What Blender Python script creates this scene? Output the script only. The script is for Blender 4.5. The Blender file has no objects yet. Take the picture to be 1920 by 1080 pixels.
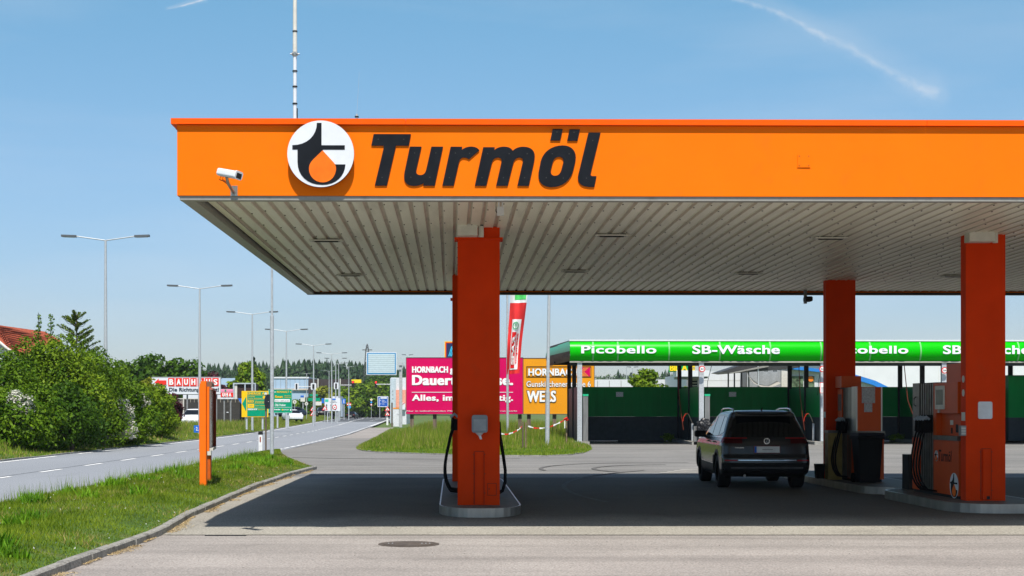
import bpy, bmesh, math, random
import numpy as np
from mathutils import Vector, Matrix
random.seed(7); RNG = np.random.default_rng(7)
S = bpy.context.scene
# ------------------------------------------------------------------ camera, sky, sun, exposure
CX, HY, F, CH = 881.0, 770.0, 2700.0, 1.65
cd = bpy.data.cameras.new('camera'); cam = bpy.data.objects.new('camera', cd); S.collection.objects.link(cam)
cam.location = (0, 0, CH); cam.rotation_euler = (math.radians(90), 0, 0)
cd.sensor_width = 36; cd.lens = 36*F/1920; cd.shift_x = (960-CX)/1920; cd.shift_y = (HY-540)/1920
cd.clip_end = 6000; S.camera = cam
SUN = Vector((-0.03, 0.585, -1)).normalized()            # direction the light travels
elev = math.asin(-SUN.z); azim = math.atan2(-SUN.x, -SUN.y)
w = bpy.data.worlds.new('World'); S.world = w; w.use_nodes = True
nt = w.node_tree; nt.nodes.clear()
def wn(t, **k):
    n = nt.nodes.new(t)
    for a, b in k.items(): setattr(n, a, b)
    return n
sky = wn('ShaderNodeTexSky', sky_type='NISHITA', sun_disc=False, sun_elevation=elev, sun_rotation=azim,
         air_density=1.0, dust_density=0.6, ozone_density=2.2, altitude=300)
bg = wn('ShaderNodeBackground'); out = wn('ShaderNodeOutputWorld')
bg.inputs['Strength'].default_value = 0.105
tc = wn('ShaderNodeTexCoord'); sp = wn('ShaderNodeSeparateXYZ'); nt.links.new(tc.outputs['Generated'], sp.inputs[0])
def mth(op, a, b=None, c=None, clamp=False):
    n = wn('ShaderNodeMath', operation=op); n.use_clamp = clamp
    for i, v in enumerate((a, b, c)):
        if v is None: continue
        if isinstance(v, (int, float)): n.inputs[i].default_value = v
        else: nt.links.new(v, n.inputs[i])
    return n.outputs[0]
U = mth('DIVIDE', sp.outputs[0], sp.outputs[1]); V = mth('DIVIDE', sp.outputs[2], sp.outputs[1])
ahead = mth('GREATER_THAN', sp.outputs[1], 0.3)
def contrail(pts, half, streng, seed):
    us = [(p[0]-CX)/F for p in pts]; vs = [(HY-p[1])/F for p in pts]
    t = wn('ShaderNodeMapRange'); nt.links.new(U, t.inputs[0])
    t.inputs[1].default_value = us[0]; t.inputs[2].default_value = us[-1]
    fc = wn('ShaderNodeFloatCurve'); nt.links.new(t.outputs[0], fc.inputs['Value'])
    lo, hi = min(vs), max(vs); c = fc.mapping.curves[0]
    n = len(pts)
    while len(c.points) < n: c.points.new(0.5, 0.5)
    for i in range(n):
        c.points[i].location = ((us[i]-us[0])/(us[-1]-us[0]), (vs[i]-lo)/(hi-lo)); c.points[i].handle_type = 'VECTOR'
    fc.mapping.update()
    cen = mth('MULTIPLY_ADD', fc.outputs[0], hi-lo, lo)
    no = wn('ShaderNodeTexNoise'); no.inputs['Scale'].default_value = 140; no.inputs['Detail'].default_value = 5
    nt.links.new(tc.outputs['Generated'], no.inputs['Vector'])
    d = mth('SUBTRACT', V, cen)
    n2_ = wn('ShaderNodeTexNoise'); n2_.inputs['Scale'].default_value = 34; n2_.inputs['Detail'].default_value = 8; n2_.inputs['Roughness'].default_value = 0.72
    nt.links.new(tc.outputs['Generated'], n2_.inputs['Vector'])
    d = mth('ADD', d, mth('MULTIPLY', mth('SUBTRACT', n2_.outputs[0], 0.5), half*2.6))
    wid = mth('MULTIPLY_ADD', t.outputs[0], half*0.9, half*0.35)
    g = mth('SUBTRACT', 1.0, mth('DIVIDE', mth('ABSOLUTE', d), wid), clamp=True)
    g = mth('MULTIPLY', g, mth('MULTIPLY_ADD', no.outputs[0], 3.0, -0.75, clamp=True))
    up = mth('SUBTRACT', 1.0, mth('DIVIDE', mth('ABSOLUTE', mth('SUBTRACT', d, half*0.8)), mth('MULTIPLY', wid, 3.4)), clamp=True)
    g = mth('ADD', g, mth('MULTIPLY', mth('MULTIPLY', up, n2_.outputs[0]), 0.75))
    ends = mth('MULTIPLY', mth('MULTIPLY', t.outputs[0], 12, clamp=True), mth('MULTIPLY', mth('SUBTRACT', 1.0, t.outputs[0]), 14, clamp=True))
    return mth('MULTIPLY', mth('MULTIPLY', mth('MULTIPLY', g, ends), streng), ahead)
k1 = contrail([(1345,-8),(1450,20),(1500,42),(1545,70),(1600,92),(1660,130),(1700,150),(1735,168),(1785,182)], 0.0048, 0.27, 1)
k2 = contrail([(308,19),(330,14),(360,6),(392,-4)], 0.0010, 0.5, 2)
veil = wn('ShaderNodeTexNoise'); veil.inputs['Scale'].default_value = 2.2; veil.inputs['Detail'].default_value = 6
vm = wn('ShaderNodeMapping'); vm.inputs['Scale'].default_value = (1, 1, 7); nt.links.new(tc.outputs['Generated'], vm.inputs[0]); nt.links.new(vm.outputs[0], veil.inputs['Vector'])
vl = mth('MULTIPLY', mth('SUBTRACT', veil.outputs[0], 0.46, clamp=True), 0.7)
mask = mth('ADD', mth('ADD', k1, k2), vl, clamp=True)
tint = wn('ShaderNodeMix', data_type='RGBA', blend_type='MULTIPLY'); tint.inputs[0].default_value = 1
nt.links.new(sky.outputs[0], tint.inputs[6])
el = wn('ShaderNodeValToRGB'); nt.links.new(sp.outputs[2], el.inputs[0]); e_ = el.color_ramp.elements   # dust veil low down, deep blue higher up
e_[0].position = 0.0; e_[0].color = (0.68, 0.68, 0.80, 1); e_[1].position = 1.0; e_[1].color = (0.70, 0.72, 0.72, 1)
for p_, c_ in ((0.07,(0.72,0.77,0.88,1)),(0.16,(0.82,0.95,1.0,1)),(0.27,(0.80,1.12,1.10,1)),(0.5,(0.72,0.82,0.85,1))): q_ = e_.new(p_); q_.color = c_
nt.links.new(el.outputs[0], tint.inputs[7])
mx = wn('ShaderNodeMix', data_type='RGBA'); nt.links.new(mask, mx.inputs[0]); nt.links.new(tint.outputs[2], mx.inputs[6])
mx.inputs[7].default_value = (6.2, 6.4, 6.7, 1)
nt.links.new(mx.outputs[2], bg.inputs['Color']); nt.links.new(bg.outputs[0], out.inputs[0])
sl = bpy.data.lights.new('sun', 'SUN'); so = bpy.data.objects.new('sun', sl); S.collection.objects.link(so)
sl.energy = 5.0; sl.angle = math.radians(0.5); sl.color = (1, 0.955, 0.89)
so.rotation_euler = SUN.to_track_quat('-Z', 'Y').to_euler()
S.view_settings.view_transform = 'Standard'; S.view_settings.look = 'None'; S.view_settings.gamma = 1
S.view_settings.exposure = 0.35
# ------------------------------------------------------------------ helpers
def X(px, D): return (px-CX)*D/F
def Z(py, D): return CH+(HY-py)*D/F
def DG(py, z=0.0): return (CH-z)*F/(py-HY)             # distance of a ground point
MATS = {}
def M(name, col, rough=0.6, metal=0.0, var=0.12, scale=6.0, bump=0.0, spec=0.14, emit=None, detail=4, stretch=(1,1,1), dirt=None):
    if name in MATS: return MATS[name]
    m = bpy.data.materials.new(name); m.use_nodes = True; t = m.node_tree; b = t.nodes['Principled BSDF']
    b.inputs['Roughness'].default_value = rough; b.inputs['Metallic'].default_value = metal
    b.inputs['Specular IOR Level'].default_value = spec
    c = (*col, 1)
    tcn = t.nodes.new('ShaderNodeTexCoord'); mp = t.nodes.new('ShaderNodeMapping'); mp.inputs['Scale'].default_value = stretch
    t.links.new(tcn.outputs['Object'], mp.inputs[0])
    nz = t.nodes.new('ShaderNodeTexNoise'); nz.inputs['Scale'].default_value = scale; nz.inputs['Detail'].default_value = detail
    t.links.new(mp.outputs[0], nz.inputs['Vector'])
    cr = t.nodes.new('ShaderNodeMapRange'); cr.inputs[1].default_value = 0.3; cr.inputs[2].default_value = 0.7
    cr.inputs[3].default_value = 1-var; cr.inputs[4].default_value = 1+var
    t.links.new(nz.outputs[0], cr.inputs[0])
    vmn = t.nodes.new('ShaderNodeVectorMath'); vmn.operation = 'SCALE'; vmn.inputs[0].default_value = col
    t.links.new(cr.outputs[0], vmn.inputs['Scale']); last = vmn.outputs[0]
    if dirt:
        dcol, dscale, dlo, dhi, damt = dirt
        n2 = t.nodes.new('ShaderNodeTexNoise'); n2.inputs['Scale'].default_value = dscale; n2.inputs['Detail'].default_value = 8
        n2.inputs['Roughness'].default_value = 0.65
        t.links.new(mp.outputs[0], n2.inputs['Vector'])
        r2 = t.nodes.new('ShaderNodeMapRange'); r2.inputs[1].default_value = dlo; r2.inputs[2].default_value = dhi
        r2.inputs[3].default_value = 0; r2.inputs[4].default_value = damt; t.links.new(n2.outputs[0], r2.inputs[0])
        mi = t.nodes.new('ShaderNodeMix'); mi.data_type = 'RGBA'; t.links.new(r2.outputs[0], mi.inputs[0])
        t.links.new(last, mi.inputs[6]); mi.inputs[7].default_value = (*dcol, 1); last = mi.outputs[2]
    t.links.new(last, b.inputs['Base Color'])
    if bump:
        bn = t.nodes.new('ShaderNodeBump'); bn.inputs['Strength'].default_value = bump; bn.inputs['Distance'].default_value = 0.01
        t.links.new(nz.outputs[0], bn.inputs['Height']); t.links.new(bn.outputs[0], b.inputs['Normal'])
    if emit:
        b.inputs['Emission Color'].default_value = (*emit[0], 1); b.inputs['Emission Strength'].default_value = emit[1]
    MATS[name] = m; return m
def leafmat(name, c1, c2, trans=0.25):
    if name in MATS: return MATS[name]
    m = bpy.data.materials.new(name); m.use_nodes = True; t = m.node_tree; b = t.nodes['Principled BSDF']
    g = t.nodes.new('ShaderNodeNewGeometry'); mi = t.nodes.new('ShaderNodeMix'); mi.data_type = 'RGBA'
    nz = t.nodes.new('ShaderNodeTexNoise'); nz.inputs['Scale'].default_value = 0.9; nz.inputs['Detail'].default_value = 3
    tcn = t.nodes.new('ShaderNodeTexCoord'); t.links.new(tcn.outputs['Object'], nz.inputs['Vector'])
    a = t.nodes.new('ShaderNodeMath'); a.operation = 'MULTIPLY_ADD'; a.inputs[1].default_value = 0.6; t.links.new(g.outputs['Random Per Island'], a.inputs[0])
    s2 = t.nodes.new('ShaderNodeMath'); s2.operation = 'MULTIPLY_ADD'; s2.inputs[1].default_value = 1.6; s2.inputs[2].default_value = -0.6
    t.links.new(nz.outputs[0], s2.inputs[0]); t.links.new(s2.outputs[0], a.inputs[2]); a.use_clamp = True
    t.links.new(a.outputs[0], mi.inputs[0]); mi.inputs[6].default_value = (*c1, 1); mi.inputs[7].default_value = (*c2, 1)
    t.links.new(mi.outputs[2], b.inputs['Base Color']); b.inputs['Roughness'].default_value = 0.55; b.inputs['Specular IOR Level'].default_value = 0.12
    tr = t.nodes.new('ShaderNodeBsdfTranslucent'); t.links.new(mi.outputs[2], tr.inputs[0])
    ms = t.nodes.new('ShaderNodeMixShader'); ms.inputs[0].default_value = trans
    o = t.nodes['Material Output']; t.links.new(b.outputs[0], ms.inputs[1]); t.links.new(tr.outputs[0], ms.inputs[2]); t.links.new(ms.outputs[0], o.inputs[0])
    MATS[name] = m; return m
def tag(o, label=None, cat=None, group=None, kind=None):
    if label: o['label'] = label
    if cat: o['category'] = cat
    if group: o['group'] = group
    if kind: o['kind'] = kind
    return o
def thing(name, label, cat, loc=(0,0,0), rz=0, group=None):
    o = bpy.data.objects.new(name, None); S.collection.objects.link(o); o.empty_display_size = 0.2
    o.location = loc; o.rotation_euler = (0,0,rz); return tag(o, label, cat, group)
def rootloc(p):
    v = Vector((0,0,0))
    while p is not None: v += Vector(p.location); p = p.parent
    return v
class MB:
    def __init__(s): s.v = []; s.f = []; s.m = []; s.mats = []; s.sm = []
    def mi(s, m):
        if m not in s.mats: s.mats.append(m)
        return s.mats.index(m)
    def add(s, vs, fs, m, smooth=False):
        b = len(s.v); s.v += [tuple(v) for v in vs]; i = s.mi(m)
        for f in fs: s.f.append(tuple(b+k for k in f)); s.m.append(i); s.sm.append(smooth)
        return s
    def box(s, x0, x1, y0, y1, z0, z1, m, M4=None):
        vs = [(x,y,z) for z in (z0,z1) for y in (y0,y1) for x in (x0,x1)]
        if M4: vs = [tuple(M4 @ Vector(v)) for v in vs]
        return s.add(vs, [(0,2,3,1),(4,5,7,6),(0,1,5,4),(2,6,7,3),(0,4,6,2),(1,3,7,5)], m)
    def bbox(s, x0, x1, y0, y1, z0, z1, r, m, axis='y', seg=3, M4=None):
        """box with the four edges along axis rounded"""
        if axis == 'y': a0,a1,b0,b1,c0,c1 = x0,x1,z0,z1,y0,y1
        elif axis == 'z': a0,a1,b0,b1,c0,c1 = x0,x1,y0,y1,z0,z1
        else: a0,a1,b0,b1,c0,c1 = y0,y1,z0,z1,x0,x1
        pts = []
        for cx, cy, st in ((a1-r,b1-r,0),(a0+r,b1-r,90),(a0+r,b0+r,180),(a1-r,b0+r,270)):
            for k in range(seg+1):
                t = math.radians(st+90*k/seg); pts.append((cx+r*math.cos(t), cy+r*math.sin(t)))
        n = len(pts)
        def mk(p, c):
            v = {'y':(p[0],c,p[1]),'z':(p[0],p[1],c),'x':(c,p[0],p[1])}[axis]
            return tuple(M4 @ Vector(v)) if M4 else v
        vs = [mk(p,c0) for p in pts]+[mk(p,c1) for p in pts]
        fs = [(i,(i+1)%n,n+(i+1)%n,n+i) for i in range(n)]+[tuple(range(n))[::-1],tuple(range(n,2*n))]
        return s.add(vs, fs, m)
    def prism(s, poly, z0, z1, m, mtop=None):
        """plan polygon (x,y) ccw extruded in z; z may be functions of (x,y)"""
        f0 = z0 if callable(z0) else (lambda x,y: z0); f1 = z1 if callable(z1) else (lambda x,y: z1)
        n = len(poly); vs = [(x,y,f0(x,y)) for x,y in poly]+[(x,y,f1(x,y)) for x,y in poly]
        s.add(vs, [(i,(i+1)%n,n+(i+1)%n,n+i) for i in range(n)], m)
        s.add([v for v in vs[n:]], [tuple(range(n))], mtop or m); s.add(vs[:n], [tuple(range(n))[::-1]], m); return s
    def wall(s, poly, y0, y1, m):
        """(x,z) polygon extruded along y"""
        n = len(poly); vs = [(x,y0,z) for x,z in poly]+[(x,y1,z) for x,z in poly]
        return s.add(vs, [(i,(i+1)%n,n+(i+1)%n,n+i) for i in range(n)]+[tuple(range(n)),tuple(range(n,2*n))[::-1]], m)
    def tube(s, pts, r, m, seg=8, r2=None, caps=True):
        pts = [Vector(p) for p in pts]; n = len(pts); vs = []; fs = []
        for i, p in enumerate(pts):
            d = (pts[min(i+1,n-1)]-pts[max(i-1,0)]).normalized()
            a = d.cross(Vector((0,0,1)))
            if a.length < 1e-3: a = Vector((1,0,0))
            a.normalize(); b = d.cross(a)
            rr = r if r2 is None else r+(r2-r)*i/(n-1)
            for k in range(seg):
                t = 2*math.pi*k/seg; vs.append(p+a*rr*math.cos(t)+b*rr*math.sin(t))
        for i in range(n-1):
            for k in range(seg): fs.append((i*seg+k,i*seg+(k+1)%seg,(i+1)*seg+(k+1)%seg,(i+1)*seg+k))
        s.add(vs, fs, m, True)
        if caps: s.add(vs[:seg], [tuple(range(seg))[::-1]], m); s.add(vs[-seg:], [tuple(range(seg))], m)
        return s
    def disc(s, c, r, y0, y1, m, seg=32):
        """cylinder with its axis along y"""
        return s.wall([(c[0]+r*math.cos(2*math.pi*k/seg), c[1]+r*math.sin(2*math.pi*k/seg)) for k in range(seg)], y0, y1, m)
    def build(s, name, parent=None, local=False, kind=None, label=None, cat=None, group=None):
        me = bpy.data.meshes.new(name); off = rootloc(parent) if (parent and not local) else Vector((0,0,0))
        me.from_pydata([tuple(Vector(v)-off) for v in s.v], [], s.f)
        for m in s.mats: me.materials.append(m)
        me.polygons.foreach_set('material_index', s.m); me.polygons.foreach_set('use_smooth', s.sm)
        me.update(); bm = bmesh.new(); bm.from_mesh(me); bmesh.ops.recalc_face_normals(bm, faces=bm.faces[:]) if len(s.f) < 6000 else None
        bm.to_mesh(me); bm.free()
        o = bpy.data.objects.new(name, me); S.collection.objects.link(o); o.parent = parent
        tag(o, label, cat, group, kind); return o
def kids(o): return [c for c in S.objects if c.parent == o]
def dup(o, parent=None, loc=None, rz=None, label=None):
    ch = kids(o); c = o.copy(); S.collection.objects.link(c); c.parent = parent
    if loc is not None: c.location = loc
    if rz is not None: c.rotation_euler = (0,0,rz)
    if label: c['label'] = label
    for k in ch: dup(k, c)
    return c
def bez(s_):
    """tiny svg-like path -> list of closed polylines"""
    tok = s_.replace(',', ' ').split(); i = 0; res = []; cur = None
    while i < len(tok):
        t = tok[i]; i += 1
        if t == 'M': cur = [(float(tok[i]), float(tok[i+1]))]; i += 2; res.append(cur)
        elif t == 'L': cur.append((float(tok[i]), float(tok[i+1]))); i += 2
        elif t == 'C':
            a = cur[-1]; b, c, d = [(float(tok[i+2*k]), float(tok[i+2*k+1])) for k in range(3)]; i += 6
            for k in range(1, 9):
                u = k/8; q = 1-u
                cur.append(tuple(q**3*a[j]+3*q*q*u*b[j]+3*q*u*u*c[j]+u**3*d[j] for j in (0,1)))
    return res
def filled(polys, extrude):
    cu = bpy.data.curves.new('tmp', 'CURVE'); cu.dimensions = '2D'; cu.fill_mode = 'BOTH'; cu.extrude = extrude
    for p in polys:
        sp_ = cu.splines.new('POLY'); sp_.points.add(len(p)-1)
        for k, q in enumerate(p): sp_.points[k].co = (q[0], q[1], 0, 1)
        sp_.use_cyclic_u = True
    return curve_mesh(cu)
def curve_mesh(cu):
    o = bpy.data.objects.new('tmp', cu); S.collection.objects.link(o); dg = bpy.context.evaluated_depsgraph_get()
    me = bpy.data.meshes.new_from_object(o.evaluated_get(dg)); vs = [tuple(v.co) for v in me.vertices]; fs = [tuple(p.vertices) for p in me.polygons]
    bpy.data.objects.remove(o); bpy.data.curves.remove(cu); bpy.data.meshes.remove(me); return vs, fs
TC = {}
def text_mesh(txt, bold, shear=0, space=1.0, th=0.01):
    key = (txt, bold, shear, space)
    if key not in TC:
        cu = bpy.data.curves.new('tmp', 'FONT'); cu.body = txt; cu.offset = bold; cu.shear = shear; cu.extrude = 0.5
        cu.space_character = space; cu.resolution_u = 4; TC[key] = curve_mesh(cu)
    return TC[key]
def place(mb, vs, fs, x0, x1, z0, z1, y, th, mat, frame=None, yfun=None):
    """fit a flat mesh (x,y,+-depth) in the box x0..x1, z0..z1, standing at y, th thick towards the viewer side"""
    a0 = min(v[0] for v in vs); a1 = max(v[0] for v in vs); b0 = min(v[1] for v in vs); b1 = max(v[1] for v in vs)
    c1 = max(v[2] for v in vs) or 1
    res = []
    for a, b, c in vs:
        xx = x0+(a-a0)/(a1-a0)*(x1-x0); zz = z0+(b-b0)/(b1-b0)*(z1-z0); yy = y-th*(0.5+0.5*c/c1)
        if yfun: yy += yfun(xx, zz)
        res.append(frame @ Vector((xx,yy,zz)) if frame else (xx,yy,zz))
    mb.add(res, fs, mat); return mb
def text(mb, txt, x0, x1, z0, z1, y, mat, bold=0.02, shear=0, space=1.0, th=0.01, frame=None, yfun=None):
    vs, fs = text_mesh(txt, min(bold, 0.012), shear, space*(1+bold*1.6)); s_ = bold*(z1-z0)*0.9   # heavy weights: struck several times, each a hair further forward
    if bold < 0.025: return place(mb, vs, fs, x0, x1, z0, z1, y, th, mat, frame, yfun)
    for k, (dx, dz) in enumerate(((0,0),(-1,0.35),(1,0.35),(-1,-0.35),(1,-0.35),(-0.5,0),(0.5,0))):
        place(mb, vs, fs, x0+s_+dx*s_, x1-s_+dx*s_, z0+s_*0.4+dz*s_, z1-s_*0.4+dz*s_, y-0.0006*k*max(1,abs(y)/60), th, mat, frame, yfun)
    return mb
def tris(name, V3, mat, nper=3, **k):
    """V3: (n*nper,3) array of separate little faces"""
    n = len(V3)//nper; me = bpy.data.meshes.new(name); me.vertices.add(len(V3)); me.vertices.foreach_set('co', np.asarray(V3, dtype=np.float32).ravel())
    me.loops.add(len(V3)); me.loops.foreach_set('vertex_index', np.arange(len(V3), dtype=np.int32))
    me.polygons.add(n); me.polygons.foreach_set('loop_start', np.arange(0, len(V3), nper, dtype=np.int32))
    me.materials.append(mat); me.update(calc_edges=True); me.validate()
    o = bpy.data.objects.new(name, me); S.collection.objects.link(o); o.parent = k.pop('parent', None); tag(o, **k); return o
# ------------------------------------------------------------------ materials
ORANGE = M('orange_paint', (0.86,0.165,0.004), 0.5, var=0.03, scale=1.2, spec=0.04, dirt=((0.55,0.12,0.02),2.2,0.56,0.8,0.35))
ORANGECAP = M('orange_cap', (0.86,0.10,0.004), 0.45, var=0.03, spec=0.06)
COLRED = M('column_paint', (0.64,0.040,0.002), 0.6, var=0.06, scale=2.5, spec=0.05, dirt=((0.30,0.06,0.02),1.6,0.55,0.8,0.4))
PUMPOR = M('pump_orange', (0.55,0.075,0.010), 0.4, var=0.06, scale=3)
BLACKL = M('black_letter', (0.012,0.014,0.018), 0.6, var=0.15, spec=0.05)
WHITE = M('white_paint', (0.66,0.68,0.71), 0.45, var=0.04)
OFFW = M('offwhite', (0.62,0.60,0.54), 0.5, var=0.08, dirt=((0.3,0.26,0.18),5,0.55,0.8,0.4))
GALV = M('galvanised', (0.50,0.52,0.53), 0.42, 0.35, var=0.14, scale=14)
DGALV = M('dark_galvanised', (0.10,0.10,0.10), 0.5, 0.2)
STEEL = M('steel', (0.36,0.345,0.32), 0.34, 0.8, var=0.2, scale=5, stretch=(1,1,0.2))
PSTEEL = M('pump_steel', (0.15,0.14,0.12), 0.38, 0.6, var=0.2, scale=5)
RUB = M('rubber', (0.010,0.010,0.011), 0.75, var=0.2, spec=0.05)
DARK = M('dark', (0.02,0.02,0.02), 0.6)
GREY = M('grey', (0.22,0.22,0.22), 0.6)
WOOD = M('weathered_wood', (0.16,0.12,0.09), 0.85, var=0.35, scale=8, stretch=(1,1,0.15))
RED = M('red_paint', (0.65,0.02,0.02), 0.45, var=0.05)
BLUE = M('blue_paint', (0.02,0.14,0.55), 0.45, var=0.05)
SGREEN = M('sign_green', (0.0,0.27,0.14), 0.45, var=0.05)
SYEL = M('sign_yellow', (0.85,0.50,0.01), 0.45, var=0.05)
TRUNK = M('bark', (0.09,0.065,0.045), 0.9, var=0.3, scale=9)
# ------------------------------------------------------------------ ground, road, forecourt
def gz(y):
    if y >= 22.6: return 0.0
    return max(-0.03*(22.6-y), -0.078)
def ground_mat(name, base, var, sc, fine, dirt=None, rough=0.85, tracks=False, bump=0.4, stretch=(1,1,1)):
    m = M(name, base, rough, 0, var, sc, 0, 0.3, None, 6, stretch, dirt); t = m.node_tree; b = t.nodes['Principled BSDF']
    tcn = [n for n in t.nodes if n.type == 'TEX_COORD'][0]
    src = b.inputs['Base Color'].links[0].from_socket
    n = t.nodes.new('ShaderNodeTexNoise'); n.inputs['Scale'].default_value = fine; n.inputs['Detail'].default_value = 3; t.links.new(tcn.outputs['Object'], n.inputs['Vector'])
    r = t.nodes.new('ShaderNodeMapRange'); r.inputs[1].default_value = 0.25; r.inputs[2].default_value = 0.75; r.inputs[3].default_value = 0.55; r.inputs[4].default_value = 1.45
    t.links.new(n.outputs[0], r.inputs[0]); v = t.nodes.new('ShaderNodeVectorMath'); v.operation = 'SCALE'; t.links.new(src, v.inputs[0]); t.links.new(r.outputs[0], v.inputs['Scale'])
    last = v.outputs[0]
    if tracks:   # long faint tyre polish marks and cracks
        mp = t.nodes.new('ShaderNodeMapping'); mp.inputs['Scale'].default_value = (0.12,1.3,1); mp.inputs['Rotation'].default_value = (0,0,0.12); t.links.new(tcn.outputs['Object'], mp.inputs[0])
        n3 = t.nodes.new('ShaderNodeTexNoise'); n3.inputs['Scale'].default_value = 0.9; n3.inputs['Detail'].default_value = 5; t.links.new(mp.outputs[0], n3.inputs['Vector'])
        r3 = t.nodes.new('ShaderNodeMapRange'); r3.inputs[1].default_value = 0.42; r3.inputs[2].default_value = 0.66; r3.inputs[3].default_value = 1.06; r3.inputs[4].default_value = 0.80
        t.links.new(n3.outputs[0], r3.inputs[0]); v3 = t.nodes.new('ShaderNodeVectorMath'); v3.operation = 'SCALE'; t.links.new(last, v3.inputs[0]); t.links.new(r3.outputs[0], v3.inputs['Scale']); last = v3.outputs[0]
    t.links.new(last, b.inputs['Base Color'])
    bn = t.nodes.new('ShaderNodeBump'); bn.inputs['Strength'].default_value = bump; bn.inputs['Distance'].default_value = 0.01
    t.links.new(n.outputs[0], bn.inputs['Height']); t.links.new(bn.outputs[0], b.inputs['Normal']); return m
ASPH2 = ground_mat('lane_asphalt', (0.195,0.186,0.172), 0.14, 0.35, 22, ((0.10,0.095,0.09),0.7,0.55,0.72,0.5), tracks=True)
ASPH = ground_mat('forecourt_asphalt', (0.285,0.258,0.235), 0.10, 0.5, 42, ((0.12,0.11,0.10),1.1,0.60,0.72,0.35), tracks=True)
SLAB = ground_mat('slab_concrete', (0.29,0.270,0.228), 0.10, 0.6, 35, ((0.10,0.09,0.08),0.9,0.55,0.75,0.4), rough=0.9, bump=0.15)
SLABD = ground_mat('shaded_concrete', (0.060,0.055,0.049), 0.28, 0.5, 30, ((0.115,0.105,0.09),0.45,0.50,0.72,0.7), rough=0.75, bump=0.15)  # darker slab colour with the canopy shade in it, not assigned anywhere
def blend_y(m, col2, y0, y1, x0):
    # canopy shade put into the slab colour; front and left margins stay light
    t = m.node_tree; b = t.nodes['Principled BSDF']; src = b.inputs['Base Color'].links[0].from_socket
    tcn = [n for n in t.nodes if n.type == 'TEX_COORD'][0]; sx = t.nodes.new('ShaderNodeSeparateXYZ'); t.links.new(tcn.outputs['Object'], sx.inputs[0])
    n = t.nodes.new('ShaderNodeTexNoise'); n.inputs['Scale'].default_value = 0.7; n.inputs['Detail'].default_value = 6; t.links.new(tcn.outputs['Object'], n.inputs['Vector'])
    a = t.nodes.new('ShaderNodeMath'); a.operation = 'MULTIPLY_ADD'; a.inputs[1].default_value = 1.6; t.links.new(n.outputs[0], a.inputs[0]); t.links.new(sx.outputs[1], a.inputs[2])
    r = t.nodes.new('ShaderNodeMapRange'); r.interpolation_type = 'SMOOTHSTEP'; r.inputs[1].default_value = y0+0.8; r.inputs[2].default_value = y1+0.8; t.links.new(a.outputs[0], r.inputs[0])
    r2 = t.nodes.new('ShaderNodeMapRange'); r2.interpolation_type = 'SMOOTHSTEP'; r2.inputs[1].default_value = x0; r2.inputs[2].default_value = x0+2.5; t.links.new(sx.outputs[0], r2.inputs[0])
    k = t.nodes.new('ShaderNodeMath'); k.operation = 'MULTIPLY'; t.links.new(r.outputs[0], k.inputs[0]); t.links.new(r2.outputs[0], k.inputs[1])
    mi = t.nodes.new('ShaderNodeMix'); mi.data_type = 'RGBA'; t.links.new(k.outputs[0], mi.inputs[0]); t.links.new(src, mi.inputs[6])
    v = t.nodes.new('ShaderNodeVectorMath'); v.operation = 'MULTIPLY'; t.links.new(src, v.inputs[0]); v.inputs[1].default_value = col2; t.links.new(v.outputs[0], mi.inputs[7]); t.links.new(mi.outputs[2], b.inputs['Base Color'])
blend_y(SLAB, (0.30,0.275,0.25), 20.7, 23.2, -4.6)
ROADM = ground_mat('road_asphalt', (0.235,0.248,0.268), 0.06, 0.3, 30, ((0.10,0.10,0.105),0.4,0.6,0.75,0.25), stretch=(1,0.15,1))
ROADD = ground_mat('new_asphalt', (0.085,0.088,0.092), 0.08, 0.3, 30)
FIELD = ground_mat('field_grass', (0.085,0.13,0.028), 0.3, 0.4, 7, ((0.22,0.19,0.08),0.5,0.55,0.7,0.5))
KERBM = ground_mat('kerb_stone', (0.30,0.29,0.26), 0.25, 3, 40, ((0.05,0.047,0.04),3,0.46,0.66,0.75))
LINE = M('road_line', (0.80,0.80,0.78), 0.7, var=0.12, scale=9)
def strip(xa, xb, ys, z, m, name, **k):
    mb = MB(); vs = []
    for y in ys: vs += [(xa(y), y, z(y) if callable(z) else z), (xb(y), y, z(y) if callable(z) else z)]
    mb.add(vs, [(2*i,2*i+1,2*i+3,2*i+2) for i in range(len(ys)-1)], m)
    return mb.build(name, **k) if name else mb
xl = lambda y: float(np.interp(y, (0,80,110,156,230,318,420), (-14.85,-15.0,-15.9,-18.6,-23.2,-28,-36)))
xc = lambda y: float(np.interp(y, (0,75,115,165,247,297,420), (-11.42,-11.55,-12.6,-15,-19.7,-22,-29)))
xr = lambda y: float(np.interp(y, (0,68,100,165,230,297,420), (-8.0,-8.1,-8.6,-11,-13.6,-16,-21)))
mb = MB(); mb.add([(-1800,-60,-0.16),(1800,-60,-0.16),(1800,2600,-0.16),(-1800,2600,-0.16)], [(0,1,2,3)], FIELD); mb.build('ground', kind='structure')
YS = [-20,5,15,25,40,60,68,80,90,100,110,125,140,156,165,180,200,230,247,270,297,318,340]
strip(lambda y: xl(y)-0.35, lambda y: xr(y)+0.3, YS, 0.0, ROADM, 'road', kind='structure')
ys2 = [-5,15,20,22.6,30,45,60,80,100,125,140]
strip(lambda y: xr(y)+(0.3 if y<100 else 0.1), lambda y: 70 if y<86 else (float(np.interp(y,(86,140),(-2.0,-7.3)))), [-5,15,20,22.6,30,35.42], lambda y: gz(y), ASPH, 'forecourt', kind='structure')
strip(lambda y: xr(y)+0.3, lambda y: 70, [35.42,45,60,80,85.9], 0.0, ASPH2, 'wash_yard', kind='structure')
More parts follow.
